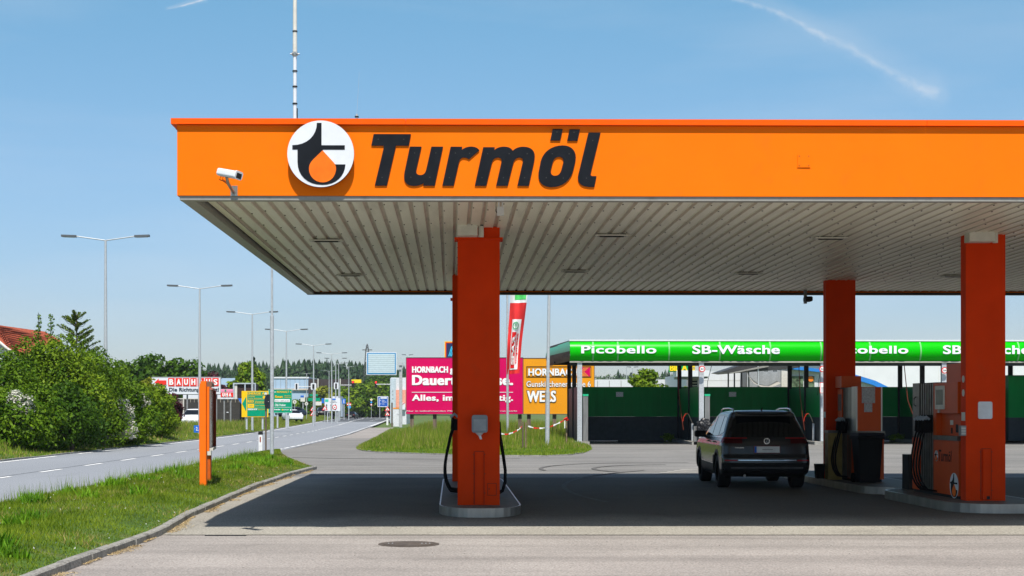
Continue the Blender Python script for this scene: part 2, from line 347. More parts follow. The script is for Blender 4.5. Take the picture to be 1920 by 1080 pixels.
strip(lambda y: xr(y)+0.2, lambda y: float(np.interp(y,(86,110,140),(-5.0,-6.0,-7.4))), [86,100,120,140], 0.0, ASPH, 'service_lane', kind='structure')
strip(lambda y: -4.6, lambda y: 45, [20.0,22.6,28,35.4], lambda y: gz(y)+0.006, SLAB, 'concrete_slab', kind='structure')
mbj = MB()
for a, b in ((19.955,20.0),(35.4,35.45)): mbj.add([(-4.2,a,gz(a)+0.005),(45,a,gz(a)+0.005),(45,b,gz(b)+0.005),(-4.2,b,gz(b)+0.005)], [(0,1,2,3)], M('joint', (0.06,0.055,0.05), 0.9))
for k, xx in enumerate(()): mbj.add([(xx,20,gz(20)+0.0105),(xx+0.02,20,gz(20)+0.0105),(xx+0.02,22.6,0.0105),(xx,22.6,0.0105)], [(0,1,2,3)], MATS['joint'])
mbj.add([(-4.2,28.2,0.0105),(45,28.2,0.0105),(45,28.225,0.0105),(-4.2,28.225,0.0105)], [(0,1,2,3)], MATS['joint'])
mbj.build('slab_joints', kind='structure')
strip(lambda y: xl(y)-2, lambda y: xr(y)+1.5, [215,230,247,270,297,330,420], 0.006, ROADD, 'junction', kind='structure')
mb = MB()
y = 34.0
while y < 165:
    mb.add([(xc(y)-0.06,y,0.008),(xc(y)+0.06,y,0.008),(xc(y+2)+0.06,y+2,0.008),(xc(y+2)-0.06,y+2,0.008)], [(0,1,2,3)], LINE); y += 4.5
y = 165
while y < 300:
    mb.add([(xc(y)-0.1,y,0.012),(xc(y)+0.1,y,0.012),(xc(y+3)+0.1,y+3,0.012),(xc(y+3)-0.1,y+3,0.012)], [(0,1,2,3)], LINE); y += 5
y = 49.0
while y < 148:
    mb.add([(xr(y)-0.06,y,0.008),(xr(y)+0.06,y,0.008),(xr(y+1.6)+0.06,y+1.6,0.008),(xr(y+1.6)-0.06,y+1.6,0.008)], [(0,1,2,3)], LINE); y += 2.3
prev = 25.0
for y in list(range(28, 322, 3)):
    if not (53 < y < 56): mb.add([(xl(prev)-0.07,prev,0.008),(xl(prev)+0.07,prev,0.008),(xl(y)+0.07,y,0.008),(xl(y)-0.07,y,0.008)], [(0,1,2,3)], LINE)
    prev = y
for y0, y1 in ((152,215),(215,300)):
    for i in range(8):
        a = y0+(y1-y0)*i/8; b = y0+(y1-y0)*(i+1)/8
        mb.add([(xr(a)-0.1,a,0.012),(xr(a)+0.1,a,0.012),(xr(b)+0.1,b,0.012),(xr(b)-0.1,b,0.012)], [(0,1,2,3)], LINE)
for k in range(9):
    xx = -24+k*0.9; mb.add([(xx,318,0.013),(xx+0.45,318,0.013),(xx+0.45,324,0.013),(xx,324,0.013)], [(0,1,2,3)], LINE)
for k in range(14):
    a = 225+k*6; xx = xc(a)+2.6+k*0.12; mb.add([(xx-0.08,a,0.013),(xx+0.08,a,0.013),(xx+0.25,a+3.2,0.013),(xx+0.1,a+3.2,0.013)], [(0,1,2,3)], LINE)
mb.build('road_markings', kind='structure')
strip(lambda y: xc(y)-0.22, lambda y: xc(y)-0.19, [25,50,75,100,115], 0.005, M('tar', (0.03,0.03,0.03), 0.5), 'tar_seam', kind='structure')
# near grass verge between the road and the forecourt
VX = lambda y: float(np.interp(y, (5,15,20,24,30,36,40.5), (-4.36,-4.34,-4.26,-4.32,-4.50,-4.50,-4.30)))
verge = [(VX(y), y) for y in (6,12,15,18,20,22.6,24,27,30,33,36,39,40.4)]+[(-4.6,41.6),(-5.2,44.2),(-6.0,48.0),(-6.9,53),(-7.4,56),(-7.72,58.5)]+[(-7.76,y) for y in (52,45,38,32,26,20,14,6)]
SOIL = ground_mat('verge_soil', (0.060,0.115,0.018), 0.3, 1.5, 25, ((0.24,0.20,0.08),1.2,0.52,0.70,0.55))
def vz(x, y):
    e = min(abs(x-VX(y)) if y < 41 else 9, abs(x+7.76)); return gz(y)+0.10+0.16*min(1, e/1.2)*min(1, max(0,(58-y))/8)
def sheet(name, x0f, x1f, ys, zf, nx, mat, skirt=0.3, **k):
    mb = MB(); vs = []
    for y in ys:
        for i in range(nx+1):
            x = x0f(y)+(x1f(y)-x0f(y))*i/nx; vs.append((x,y,zf(x,y)))
    n = nx+1; mb.add(vs, [(j*n+i,j*n+i+1,(j+1)*n+i+1,(j+1)*n+i) for j in range(len(ys)-1) for i in range(nx)], mat, True)
    return mb.build(name, **k)
vr = lambda y: VX(y)-0.105 if y < 40.5 else float(np.interp(y, (40.5,44,48,53,58.5), (-4.5,-5.2,-6.05,-6.95,-7.7)))
vy = [6+0.9*k for k in range(59)]
def vz2(x, y):
    e = min(max(0, vr(y)-x), max(0, x+7.76)); return gz(y)+0.085+0.14*min(1, e/1.0) if e > 0 else gz(y)+(0.075 if x > -7.0 and y < 41 else -0.02)
sheet('grass_verge', lambda y: -7.76, vr, vy, vz2, 10, SOIL, kind='structure')
mb = MB(); ky = [5.5+1.0*k for k in range(36)]           # kerb stones laid one by one, all one kerb
for i in range(35):
    a, b = ky[i], ky[i+1]-0.022; dz = random.uniform(-0.006,0.006); dx = random.uniform(-0.008,0.008)
    for (t0,t1) in ((0,1),):
        x0, x1 = VX(a)+dx, VX(b)+dx
        vs = [(x0-0.11,a,gz(a)-0.1),(x0,a,gz(a)-0.1),(x0,a,gz(a)+0.080+dz),(x0-0.02,a,gz(a)+0.098+dz),(x0-0.11,a,gz(a)+0.098+dz),
              (x1-0.11,b,gz(b)-0.1),(x1,b,gz(b)-0.1),(x1,b,gz(b)+0.080+dz),(x1-0.02,b,gz(b)+0.098+dz),(x1-0.11,b,gz(b)+0.098+dz)]
        mb.add(vs, [(0,1,2,3,4),(9,8,7,6,5),(1,6,7,2),(2,7,8,3),(3,8,9,4),(0,4,9,5)], KERBM)
mb.build('kerb', kind='structure')
# low kerb round the far island
ISL = [(-4.9,64),(-4.75,61),(-4.3,58.5),(-3.6,56.8),(-2.4,55.4),(-0.9,53.6),(1.1,52.0),(2.6,51.8),(3.6,53),(4.4,55.7),(5.0,60),(5.4,66),(5.45,69.3)]
mb = MB()
for (a, b) in zip(ISL[:-1], ISL[1:]):
    n = max(1, int(math.dist(a, b)/0.6))
    for k in range(n):
        p = Vector((a[0]+(b[0]-a[0])*k/n, a[1]+(b[1]-a[1])*k/n)); q = Vector((a[0]+(b[0]-a[0])*(k+0.97)/n, a[1]+(b[1]-a[1])*(k+0.97)/n))
        d = (q-p).normalized(); nn = Vector((-d.y, d.x))*0.13; h = random.uniform(0.03,0.05)
        mb.prism([(p.x,p.y),(q.x,q.y),(q.x+nn.x,q.y+nn.y),(p.x+nn.x,p.y+nn.y)], -0.05, h, KERBM)
mb.build('island_kerb', kind='structure')
isl_poly = ISL+[(5.4,84),(9,110),(12,150),(-5,150),(-7.4,139),(-6.4,110),(-5.5,82)]
mb = MB(); mb.prism([(x+(0.1 if x<0 else -0.1), y+0.13) for x, y in isl_poly], -0.1, 0.035, SOIL); mb.build('grass_island', kind='structure')
# verge on the far side of the road, rising to a low bank
FV = lambda x, y: 0.03+0.42*min(1, max(0, (xl(y)-0.45-x))/3.0) + (0.06*math.sin(y*0.31)+0.05*math.sin(x*1.1+y*0.17))*min(1, max(0, xl(y)-0.45-x))
sheet('roadside_bank', lambda y: xl(y)-6.2, lambda y: xl(y)-0.45, [15+4*k for k in range(80)], FV, 8, SOIL, kind='structure')
sheet('side_road', lambda y: xl(y)-16, lambda y: xl(y)-6.1, [15+5*k for k in range(64)], lambda x,y: 0.36, 2, ROADD, kind='structure')
mb = MB()
for k in range(300):
    a, b = 15+k*1.0, 15+k*1.0+0.97; mb.box(-0.42,-0.30,a,b,-0.05,0.045+0.01*math.sin(k),KERBM, Matrix.Translation((xl(a),0,0)))
mb.build('far_kerb', kind='structure')
# ------------------------------------------------------------------ grass
def blades(n, sampler, hfun, wid, mat, lean=0.5, name='grass', **k):
    P = sampler(n); n = len(P); h = hfun(P, n); a = RNG.uniform(0, 2*np.pi, n); wv = np.stack([np.cos(a), np.sin(a), np.zeros(n)], 1)*(wid*RNG.uniform(0.6,1.4,n))[:,None]
    b = RNG.uniform(0, 2*np.pi, n); ln = (h*RNG.uniform(0.05,lean,n))[:,None]
    tip = P+np.stack([np.cos(b), np.sin(b), np.zeros(n)], 1)*ln; tip[:,2] += h
    V3 = np.stack([P-wv, P+wv, tip], 1).reshape(-1, 3)
    return tris(name, V3, mat, 3, **k)
GR1 = leafmat('grass_blade', (0.055,0.122,0.004), (0.285,0.365,0.026), 0.35)
GR2 = leafmat('tall_grass_blade', (0.055,0.15,0.005), (0.31,0.38,0.04), 0.35)
GR3 = leafmat('dry_grass_blade', (0.16,0.16,0.03), (0.50,0.38,0.15), 0.3)
vr_np = np.vectorize(vr); gz_np = np.vectorize(gz); vz_np = np.vectorize(vz2)
def s_verge(n, y0=9, y1=58):
    y = y0+(y1-y0)*RNG.uniform(0,1,n)**1.25; u = RNG.uniform(0,1,n); x = -7.8+(vr_np(y)+0.05+7.8)*u; return np.stack([x,y,vz_np(x,y)], 1)
def patchy(P, s=1.0): return 0.5+0.5*np.sin(P[:,0]*2.1*s+np.sin(P[:,1]*1.3*s)*2)*np.sin(P[:,1]*1.7*s+np.cos(P[:,0]*1.9)*1.5)
def h_verge(P, n):
    e = np.minimum(1, (vr_np(P[:,1])-P[:,0])/0.8); return RNG.uniform(0.025,0.082,n)*(0.35+0.65*np.clip(e,0,1))*(0.7+0.7*patchy(P))
blades(190000, s_verge, h_verge, 0.0048, GR1, 0.9, 'verge_grass', kind='stuff', label='green lawn grass on the verge beside the forecourt kerb')
blades(26000, s_verge, lambda P,n: RNG.uniform(0.03,0.10,n)*np.clip((patchy(P,0.55)-0.42)*4,0.02,1), 0.006, GR3, 1.2, 'dry_grass', kind='stuff', label='dry yellow grass blades among the verge lawn')
def s_straw(n):
    y = RNG.uniform(13.5,40,n); c = np.sin(y*3.1)*np.sin(y*1.27+1); y = y[c>-0.25]; vx = np.array([VX(v) for v in y]); x = vx+0.01+np.abs(RNG.normal(0,0.045,len(y)))*(1+0.8*np.sin(y*2.2)); return np.stack([x,y,gz_np(y)+0.012],1)
blades(9000, s_straw, lambda P,n: RNG.uniform(0.004,0.02,n), 0.008, leafmat('straw', (0.30,0.21,0.10), (0.55,0.43,0.24), 0.1), 4.0, 'kerb_straw', kind='stuff', label='dry straw and dust gathered along the foot of the kerb')
def s_grit(n):
    y = 13.5+30*RNG.uniform(0,1,n)**1.6; x = -4.1+RNG.uniform(0,1,n)*15; k = ~((y>22.2)&(y<36)&(x>-0.6)&(x<1))&~((y>22.8)&(x>7.6)); x, y = x[k], y[k]; return np.stack([x,y,gz_np(y)+0.012],1)
blades(500, s_grit, lambda P,n: RNG.uniform(0.003,0.012,n), 0.008, leafmat('grit', (0.05,0.045,0.04), (0.30,0.27,0.22), 0.0), 2.0, 'grit', kind='stuff', label='loose grit and tiny leaves scattered on the forecourt')
mb = MB(); TYM = M('tyre_mark',(0.115,0.110,0.103),0.85,var=0.3,scale=5)
def arc(cx, cy, r, a0, a1, w_=0.10, z=0.012):
    n = 26; vs = []
    for k in range(n+1):
        a = math.radians(a0+(a1-a0)*k/n); vs += [(cx+(r-w_)*math.cos(a), cy+(r-w_)*math.sin(a)*1.25, gz(cy+r*math.sin(a)*1.25)+z), (cx+(r+w_)*math.cos(a), cy+(r+w_)*math.sin(a)*1.25, gz(cy+r*math.sin(a)*1.25)+z)]
    mb.add(vs, [(2*i,2*i+1,2*i+3,2*i+2) for i in range(n)], TYM)
for q in ((6.2,40.5,2.7,95,215,0.07),(6.2,40.5,4.2,80,190,0.06),(14,30,12,140,196,0.05),(9,8,9.0,40,75,0.04),(9,8,9.22,42,73,0.02),(-1,62,10.5,240,285,0.08)): arc(*q)
mb.build('tyre_marks', kind='structure')
mb = MB(); PALE = M('pale_patch',(0.42,0.40,0.36),0.8,var=0.2,scale=3)
for k in range(5): mb.add([(4.7+k*0.28,37.2+k*0.7,0.011),(8.0+k*0.30,37.2+k*0.7,0.011),(8.15+k*0.30,37.5+k*0.7,0.011),(4.8+k*0.28,37.5+k*0.7,0.011)],[(0,1,2,3)],PALE)
mb.build('worn_bay_markings', kind='structure')
mb = MB(); mb.add([(-4.0,20.6,gz(20.6)+0.0095),(44,20.6,gz(20.6)+0.0095),(44,20.615,gz(20.6)+0.0095),(-4.0,20.615,gz(20.6)+0.0095)],[(0,1,2,3)],MATS['joint']) if False else None
def s_edge(n):
    y = RNG.uniform(14,52,n); c = np.floor(y*1.3); y = y+RNG.normal(0,0.1,n); x = -7.72+0.12*RNG.normal(0,1,n)+0.1*np.sin(c*12.9); return np.stack([x,y,np.full(n,0.0)+gz_np(y)+0.05], 1)
blades(2600, s_edge, lambda P,n: RNG.uniform(0.08,0.42,n)**1.0*(0.5+0.6*patchy(P,2)), 0.006, GR2, 0.35, 'roadside_weeds', kind='stuff', label='tall thin weeds along the road edge of the verge')
from math import hypot
PX = np.array([p[0] for p in isl_poly]); PY = np.array([p[1] for p in isl_poly])
def inside(x, y):
    r = np.zeros(len(x), bool); j = len(PX)-1
    for i in range(len(PX)):
        c = ((PY[i] > y) != (PY[j] > y)) & (x < (PX[j]-PX[i])*(y-PY[i])/(PY[j]-PY[i]+1e-9)+PX[i]); r ^= c; j = i
    return r
def s_isl(n, y0=51.8, y1=130, pw=1.6):
    y = y0+(y1-y0)*RNG.uniform(0,1,n)**pw; x = RNG.uniform(-8,9,n); k = inside(x-0.1*np.sign(x), y-0.15); return np.stack([x[k],y[k],np.full(k.sum(),0.03)], 1)
def h_isl(P, n):
    t = np.clip((P[:,1]-59.5+1.5*np.sin(P[:,0]*1.7))/15, 0, 1)**0.8; s = np.clip((P[:,0]+5.4)/2.2, 0, 1)*np.clip((5.6-P[:,0])/1.6+np.clip((P[:,1]-78)/4,0,3), 0, 1); return RNG.uniform(0.35,1.0,n)*(0.10+0.80*t*s)*(0.75+0.5*patchy(P,0.6))
blades(110000, s_isl, h_isl, 0.016, GR2, 0.4, 'meadow_grass', kind='stuff', label='tall meadow grass on the island in front of the billboards')
blades(11000, lambda n: s_isl(n, 60, 130, 1.4), lambda P,n: h_isl(P,n)*1.15, 0.014, GR3, 0.3, 'meadow_seed_heads', kind='stuff', label='tan seed heads of the tall grass before the billboards')
def s_far(n):
    y = 38+260*RNG.uniform(0,1,n)**1.7; x = np.array([xl(v) for v in y])-0.45-6*RNG.uniform(0,1,n)**1.2; z = np.array([FV(a,b) for a,b in zip(x,y)]); return np.stack([x,y,z], 1)
def h_far(P, n):
    d = np.array([xl(v) for v in P[:,1]])-P[:,0]; return RNG.uniform(0.4,1.0,n)*(0.10+0.42*np.clip((d-0.8)/2.5,0,1))*(0.8+0.4*patchy(P,0.5))
blades(60000, s_far, h_far, 0.022, GR2, 0.5, 'bank_grass', kind='stuff', label='rough grass on the bank beyond the road')
blades(18000, s_far, lambda P,n: h_far(P,n)*1.15, 0.02, GR3, 0.5, 'bank_straw', kind='stuff', label='straw coloured grass stalks on the bank beyond the road')
def s_daisy(n): P = s_verge(n, 14, 50); P[:,2] += 0.05; return P
blades(230, s_daisy, lambda P,n: RNG.uniform(0.012,0.022,n), 0.010, leafmat('daisy_white', (0.6,0.6,0.55), (0.8,0.8,0.75)), 1.5, 'daisies', kind='stuff', label='tiny white daisies scattered in the verge lawn')
def s_weed(n):
    k = 46; cy = RNG.uniform(12,45,k); cu = RNG.uniform(0.05,0.85,k); i = RNG.integers(0,k,n); y = cy[i]+RNG.normal(0,0.09,n); x = -7.7+(vr_np(cy[i])+7.7)*cu[i]+RNG.normal(0,0.09,n); return np.stack([x,y,vz_np(x,y)],1)
blades(3600, s_weed, lambda P,n: RNG.uniform(0.08,0.22,n), 0.016, leafmat('weed_leaf', (0.05,0.16,0.006), (0.22,0.40,0.02)), 0.9, 'broad_weeds', kind='stuff', label='broad leaved weeds in clumps on the verge lawn')
# ------------------------------------------------------------------ foliage
def leaves(lumps, n, size, flat=0.3, fill=0.35):
    """lumps: (x,y,z,rx,ry,rz); small leaf quads spread through each lump, most near its surface"""
    vol = np.array([l[3]*l[5] for l in lumps]); cnt = np.maximum(20, (n*vol/vol.sum())).astype(int); out_ = []
    for l, c in zip(lumps, cnt):
        d = RNG.normal(0,1,(c,3)); d /= np.linalg.norm(d,axis=1)[:,None]
        r = 1-fill*RNG.uniform(0,1,c)**1.5+RNG.normal(0,0.07,c)
        r *= 1+0.24*np.sin(d[:,0]*5+l[0]*3)*np.sin(d[:,2]*6+l[2]*5)+0.1*np.sin(d[:,1]*9+d[:,0]*7)
        p = d*r[:,None]*np.array(l[3:6])+np.array(l[0:3])
        nrm = d+RNG.normal(0,0.75,(c,3)); nrm[:,2] += 0.35; nrm /= np.linalg.norm(nrm,axis=1)[:,None]
        t = np.cross(nrm, RNG.normal(0,1,(c,3))); t /= np.linalg.norm(t,axis=1)[:,None]; b = np.cross(nrm,t)
        s = (size*RNG.uniform(0.55,1.35,c))[:,None]
        out_.append(np.stack([p-t*s, p+b*s*0.55, p+t*s, p-b*s*0.55], 1).reshape(-1,3))
    return np.concatenate(out_)
L_A = leafmat('leaf_mid', (0.018,0.070,0.002), (0.155,0.255,0.010))
L_B = leafmat('leaf_bright', (0.035,0.105,0.003), (0.23,0.32,0.014))
L_D = leafmat('leaf_dark', (0.014,0.050,0.003), (0.085,0.17,0.010))
L_R = leafmat('leaf_purple', (0.030,0.008,0.012), (0.11,0.030,0.035))
L_F = leafmat('leaf_forest', (0.010,0.034,0.010), (0.038,0.080,0.024), 0.1)
L_F2 = leafmat('leaf_forest_light', (0.025,0.065,0.016), (0.09,0.15,0.045), 0.1)
L_W = leafmat('white_blossom', (0.45,0.45,0.36), (0.78,0.76,0.68), 0.2)
L_Y = leafmat('leaf_yellow', (0.09,0.13,0.012), (0.34,0.34,0.03))
def lumpy(cx, cy, base, h, r, n, seed):
    rr = random.Random(seed); res = []
    for k in range(n):
        t = (k+0.5)/n; a = rr.uniform(0, 2*math.pi); q = rr.uniform(0.15,0.75)*r*math.sin(math.pi*min(0.95, 0.18+0.8*t))**0.6
        zz = base+h*(0.14+0.74*t); s = rr.uniform(0.30,0.46)*r*(1.15-0.45*t)
        res.append((cx+q*math.cos(a), cy+q*math.sin(a), zz, s*1.15, s*1.1, s*rr.uniform(0.75,1.0)))
    res.append((cx, cy, base+h*0.45, r*0.62, r*0.6, h*0.36)); return res
def tree(name, label, cat, px, D, h, r, n, mat, leaf, group=None, trunk=0.25, seed=1, base=0.0, lumps=16, accent=None, cx=None):
    x = X(px, D) if cx is None else cx; t = thing(name, label, cat, (x, D, base), 0, group)
    lp = lumpy(0, 0, h*trunk*0.8, h*(1-trunk*0.8), r, lumps, seed); V3 = leaves(lp, n, leaf)
    if accent:
        # bunches of blossom near one side
        am, an, (ax, az, ar, ah) = accent
        rr = random.Random(seed+5); al = [(ax+rr.uniform(-1,1)*ar, -r*1.30+rr.uniform(-0.12,0.2), az+rr.uniform(-1,1)*ah, 0.22, 0.12, 0.17) for _ in range(34)]
        tris('blossom', leaves(al, an, leaf*0.6), am, 4, parent=t)
    tris('crown', V3, mat, 4, parent=t)
    mb = MB(); mb.tube([(0,0,-0.2),(0.03*h*0.3,0,h*0.3),(0,0.02*h,h*0.62)], 0.026*h+0.03, TRUNK, 7, 0.012*h)
    rr = random.Random(seed)
    for k in range(7):
        l = lp[rr.randrange(len(lp)-1)]; mb.tube([(0,0,h*rr.uniform(0.18,0.5)), (l[0]*0.5,l[1]*0.5,l[2]*0.85), (l[0],l[1],l[2])], 0.012*h, TRUNK, 5, 0.004*h)
    mb.build('trunk', t, local=True); return t
G1 = 'bushes of the hedge across the road'
bs = [('tree','leafy mid green hedgerow tree at the left frame edge in front of the house',6,57,3.95,2.2,13000,L_A,0.07),
      ('tree','mid green hedgerow tree just right of the red tiled roof',66,60,4.5,1.9,15000,L_A,0.07),
      ('tree','tallest rounded bright green hedgerow tree below the sparse spruce',118,60,4.6,2.3,18000,L_B,0.07),
      ('tree','dark green hedgerow tree left of the nearest tall street lamp',165,63,4.3,2.1,16000,L_A,0.07),
      ('bush','low dark bush at the foot of the hedgerow under the spruce',135,57,2.6,1.7,9000,L_D,0.08),
      ('bush','dark green bush right below the nearest street lamp pole',205,65.0,3.3,1.8,11000,L_A,0.075),
      ('bush','low leafy bush at the hedgerow foot near the left frame edge',25,54,2.3,1.6,9000,L_A,0.08)]
for i, b_ in enumerate(bs): tree(b_[0], b_[1], 'bush' if b_[0]=='bush' else 'tree', *b_[2:], group=G1, trunk=0.04, seed=20+i, base=0.25, lumps=22)
tree('bush','bush with white blossom low down beside the low dark bush','bush',60,55.5,2.5,1.5,9000,L_A,0.08,group=G1,trunk=0.04,seed=31,base=0.2,lumps=18,accent=(L_W,3200,(0.1,1.35,0.35,0.75)))
tree('bush','green bush covered in white blossom, left of the two blossoming ones by the lamp','bush',238,66,2.7,1.5,9500,L_A,0.08,group=G1,trunk=0.04,seed=32,base=0.2,lumps=18,accent=(L_W,3600,(0.1,1.15,0.65,0.8)))
tree('bush','bush with the densest white blossom beside the bright rounded bush','bush',268,70,2.9,1.3,9500,L_B,0.08,group=G1,trunk=0.04,seed=33,base=0.2,lumps=18,accent=(L_W,4400,(0.1,1.35,0.6,0.95)))
tree('bush','bright green rounded bush at the end of the hedge before the grey wall','bush',302,77,3.0,1.25,13000,L_B,0.075,group=G1,trunk=0.03,seed=34,base=0.2,lumps=20)
tree('bush','yellow green shrub peeping above the blossoming bushes','bush',272,79,3.6,0.95,3500,L_Y,0.09,group=G1,trunk=0.1,seed=35,base=0.2)
tree('bush','dark purple leaved bush behind the end of the hedge','bush',325,86,2.7,0.7,3500,L_R,0.09,group=G1,trunk=0.1,seed=36,base=0.2)
# sparse spruce rising above the hedge
t = thing('spruce_tree', 'sparse spruce with bare jutting branches rising above the hedgerow', 'tree', (X(142,68),68,0.2)); mb = MB()
mb.tube([(0,0,0),(0.05,0,6.0)], 0.08, TRUNK, 6, 0.02); br = []
for k in range(70):
    zz = 2.2+3.7*k/70; a = random.uniform(0, 2*math.pi); ln = (6.1-zz)*0.50+random.uniform(-0.1,0.35)
    e = (math.cos(a)*ln, math.sin(a)*ln, zz+0.25+0.22*ln); mb.tube([(0,0,zz),(e[0]*0.6,e[1]*0.6,zz+0.12*ln),e], 0.014, TRUNK, 4, 0.005)
    for j in range(9):
        u = 0.2+0.8*j/8; br.append((e[0]*u,e[1]*u,zz+(e[2]-zz)*u,0.075,0.075,0.04))
br.append((0,0,5.95,0.06,0.06,0.2)); br += [(random.uniform(-1,1.2),random.uniform(-0.6,0.6),3.2+random.uniform(-0.4,0.6),0.32,0.3,0.2) for _ in range(12)]
tris('crown', leaves(br, 13000, 0.04), leafmat('leaf_spruce', (0.03,0.07,0.006), (0.17,0.23,0.02)), 4, parent=t); mb.build('trunk', t, local=True)
t = thing('sapling', 'thin leafy shoot standing above the hedge right of the tiled roof', 'tree', (X(72,61),61,0.2)); tris('crown', leaves([(0.05*math.sin(k),0,3.9+0.17*k,0.30*(1-k/11),0.2,0.14) for k in range(10)], 420, 0.055), L_A, 4, parent=t); MB().tube([(0,0,0),(0,0,5.6)],0.04,TRUNK,5,0.01).build('trunk', t, local=True)
t = thing('sapling', 'thin leafy shoot above the hedge just left of the spruce', 'tree', (X(95,61),61,0.2)); tris('crown', leaves([(0.05*math.sin(k),0,3.9+0.17*k,0.34*(1-k/11),0.2,0.14) for k in range(10)], 330, 0.055), L_A, 4, parent=t); MB().tube([(0,0,0),(0,0,5.5)],0.04,TRUNK,5,0.01).build('trunk', t, local=True)
MT = 'trees behind the roadside billboards'
for i, q in enumerate([('broad green tree just right of the nearest street lamp, behind the hedge',218,150,6.6,3.6,L_A),
      ('tall dark green tree behind the left end of the red and white billboard',272,150,7.6,3.6,L_D),
      ('rounded dark green tree above the middle of the red and white billboard',345,150,7.2,3.3,L_D),
      ('green tree between the two taller ones above the long billboard',312,160,6.6,2.6,L_A),
      ('dark green tree left of the purple tree behind the billboard',378,165,6.4,2.6,L_D),
      ('rounded bright green tree behind the yellow direction sign',468,165,7.7,2.6,L_B),
      ('small bright green tree left of the brown shed roof',442,160,5.4,1.6,L_B)]):
    tree('tree', q[0], 'tree', q[1], q[2], q[3], q[4], 6000, q[5], 0.24, group=MT, seed=50+i, trunk=0.18)
tree('copper_beech', 'dark purple leaved tree above the right end of the red and white billboard', 'tree', 398, 150, 5.9, 1.7, 3500, L_R, 0.2, seed=61, trunk=0.2)
tree('copper_beech', 'small dark purple tree at the right edge of the red and white billboard', 'tree', 419, 146, 4.6, 0.9, 1800, L_R, 0.18, seed=62, trunk=0.2)
t = thing('spruce_tree', 'pointed spruce top showing behind the bright green rounded tree', 'tree', (X(475,190),190,0)); mb = MB(); mb.tube([(0,0,0),(0,0,8.6)],0.15,TRUNK,6,0.03); mb.build('trunk', t, local=True)
tris('crown', leaves([(0,0,3+0.5*k,1.5*(1-k/12.5),1.5*(1-k/12.5),0.3) for k in range(12)], 1600, 0.25), L_F, 4, parent=t)
JT = 'bushes behind the road junction'
for i, q in enumerate([(590,262,5.2,2.8,L_A),(610,258,6.3,3.0,L_Y),(632,262,6.2,3.4,L_A),(655,258,6.0,3.0,L_B),(678,260,6.6,3.4,L_A),(700,262,7.2,3.6,L_B),(722,268,7.4,3.8,L_A),(745,262,6.6,3.2,L_D),(700,300,9.2,4.2,L_D),(725,310,10.0,5,L_D),(572,250,3.8,2.2,L_D),(553,250,3.6,2.0,L_A)]):
    lab = ['green bush right of the light blue hall','yellow flowering bush behind the white lane sign','bush directly above the white lane sign','bright bush left of the red traffic light nearest the lamps','green bush behind the left red traffic light','bright green bush between the two red traffic lights left of the blank board','green bush below the blank blue framed board','dark bush left of the salmon coloured shop','dark tree left behind the blank blue framed board','largest dark tree behind the blank blue framed board','small dark bush beneath the light blue hall','small green bush right of the green direction board'][i]
    k_ = 350/262; tree('bush' if q[2]<9 else 'tree', lab, 'bush' if q[2]<9 else 'tree', q[0], q[1]*k_, CH+(q[2]-CH)*k_, q[3]*k_, 4200, q[4], 0.42, group=JT, seed=70+i, trunk=0.03)
tree('tree', 'bright green young tree seen through the first car wash bay', 'tree', 1207, 118, 5.4, 1.75, 6000, L_B, 0.15, seed=90, trunk=0.2)
tree('tree', 'small green tree under the white supermarket canopy in the first car wash bay', 'tree', 1288, 124, 3.9, 1.3, 2500, L_B, 0.15, seed=91, trunk=0.2)
tree('tree', 'small round tree top right of the yellow supermarket sign', 'tree', 1330, 250, 8.7, 3.0, 1500, L_D, 0.3, seed=92, trunk=0.2)
# forest on the skyline: one mass
def forest(name, label, x0, x1, D, hfun, n, mat2, pc=0.62):
    A = []; B = []
    for k in range(n):
        px = x0+(x1-x0)*(k+random.random())/n; d = D+random.uniform(-30,90); x = X(px, d); h = hfun(px)*d/F+random.uniform(-2.2,1.6)+CH
        if random.random() < pc:
            lv = 9
            for j in range(lv):
                u = j/lv; z0 = h*(0.25+0.72*u); r0 = h*0.21*(1-u)**0.8+0.35
                m_ = 12; a = RNG.uniform(0,2*np.pi,m_); rr = r0*RNG.uniform(0.6,1.15,m_)
                c = np.stack([x+np.cos(a)*rr, d+np.sin(a)*rr, np.full(m_, z0-h*0.03)],1); e = np.stack([x+np.cos(a+0.7)*rr*0.7, d+np.sin(a+0.7)*rr*0.7, np.full(m_, z0)],1)
                tp = np.tile(np.array([[x,d,z0+h*0.11]]),(m_,1)); A.append(np.stack([c,e,tp],1).reshape(-1,3))
        else:
            q = leaves(lumpy(x,d,h*0.2,h*0.72,h*0.34,8,k), 260, 0.8); q = q.reshape(-1,4,3)[:,:3,:].reshape(-1,3); B.append(q)
    tris(name, np.concatenate(A), L_F, 3, kind='stuff', label=label+', conifers')
    tris('forest_foliage', np.concatenate(B), mat2, 3, kind='stuff', label=label+', broadleaved crowns')
forest('forest', 'dark wooded skyline beyond the road', 130, 850, 560, lambda p: float(np.interp(p,(130,300,430,540,620,700,780,850),(74,80,86,92,93,88,78,76))), 640, L_F2)
forest('forest', 'wooded skyline beyond the car wash', 1050, 1480, 620, lambda p: float(np.interp(p,(1050,1115,1200,1300,1480),(66,72,76,68,66))), 230, L_F2, 0.12)
MB().prism([(-260,625),(-20,640),(-20,800),(-300,800)], -0.1, 15.5, M('forest_floor',(0.02,0.04,0.015),0.9)).build('hill', kind='structure')
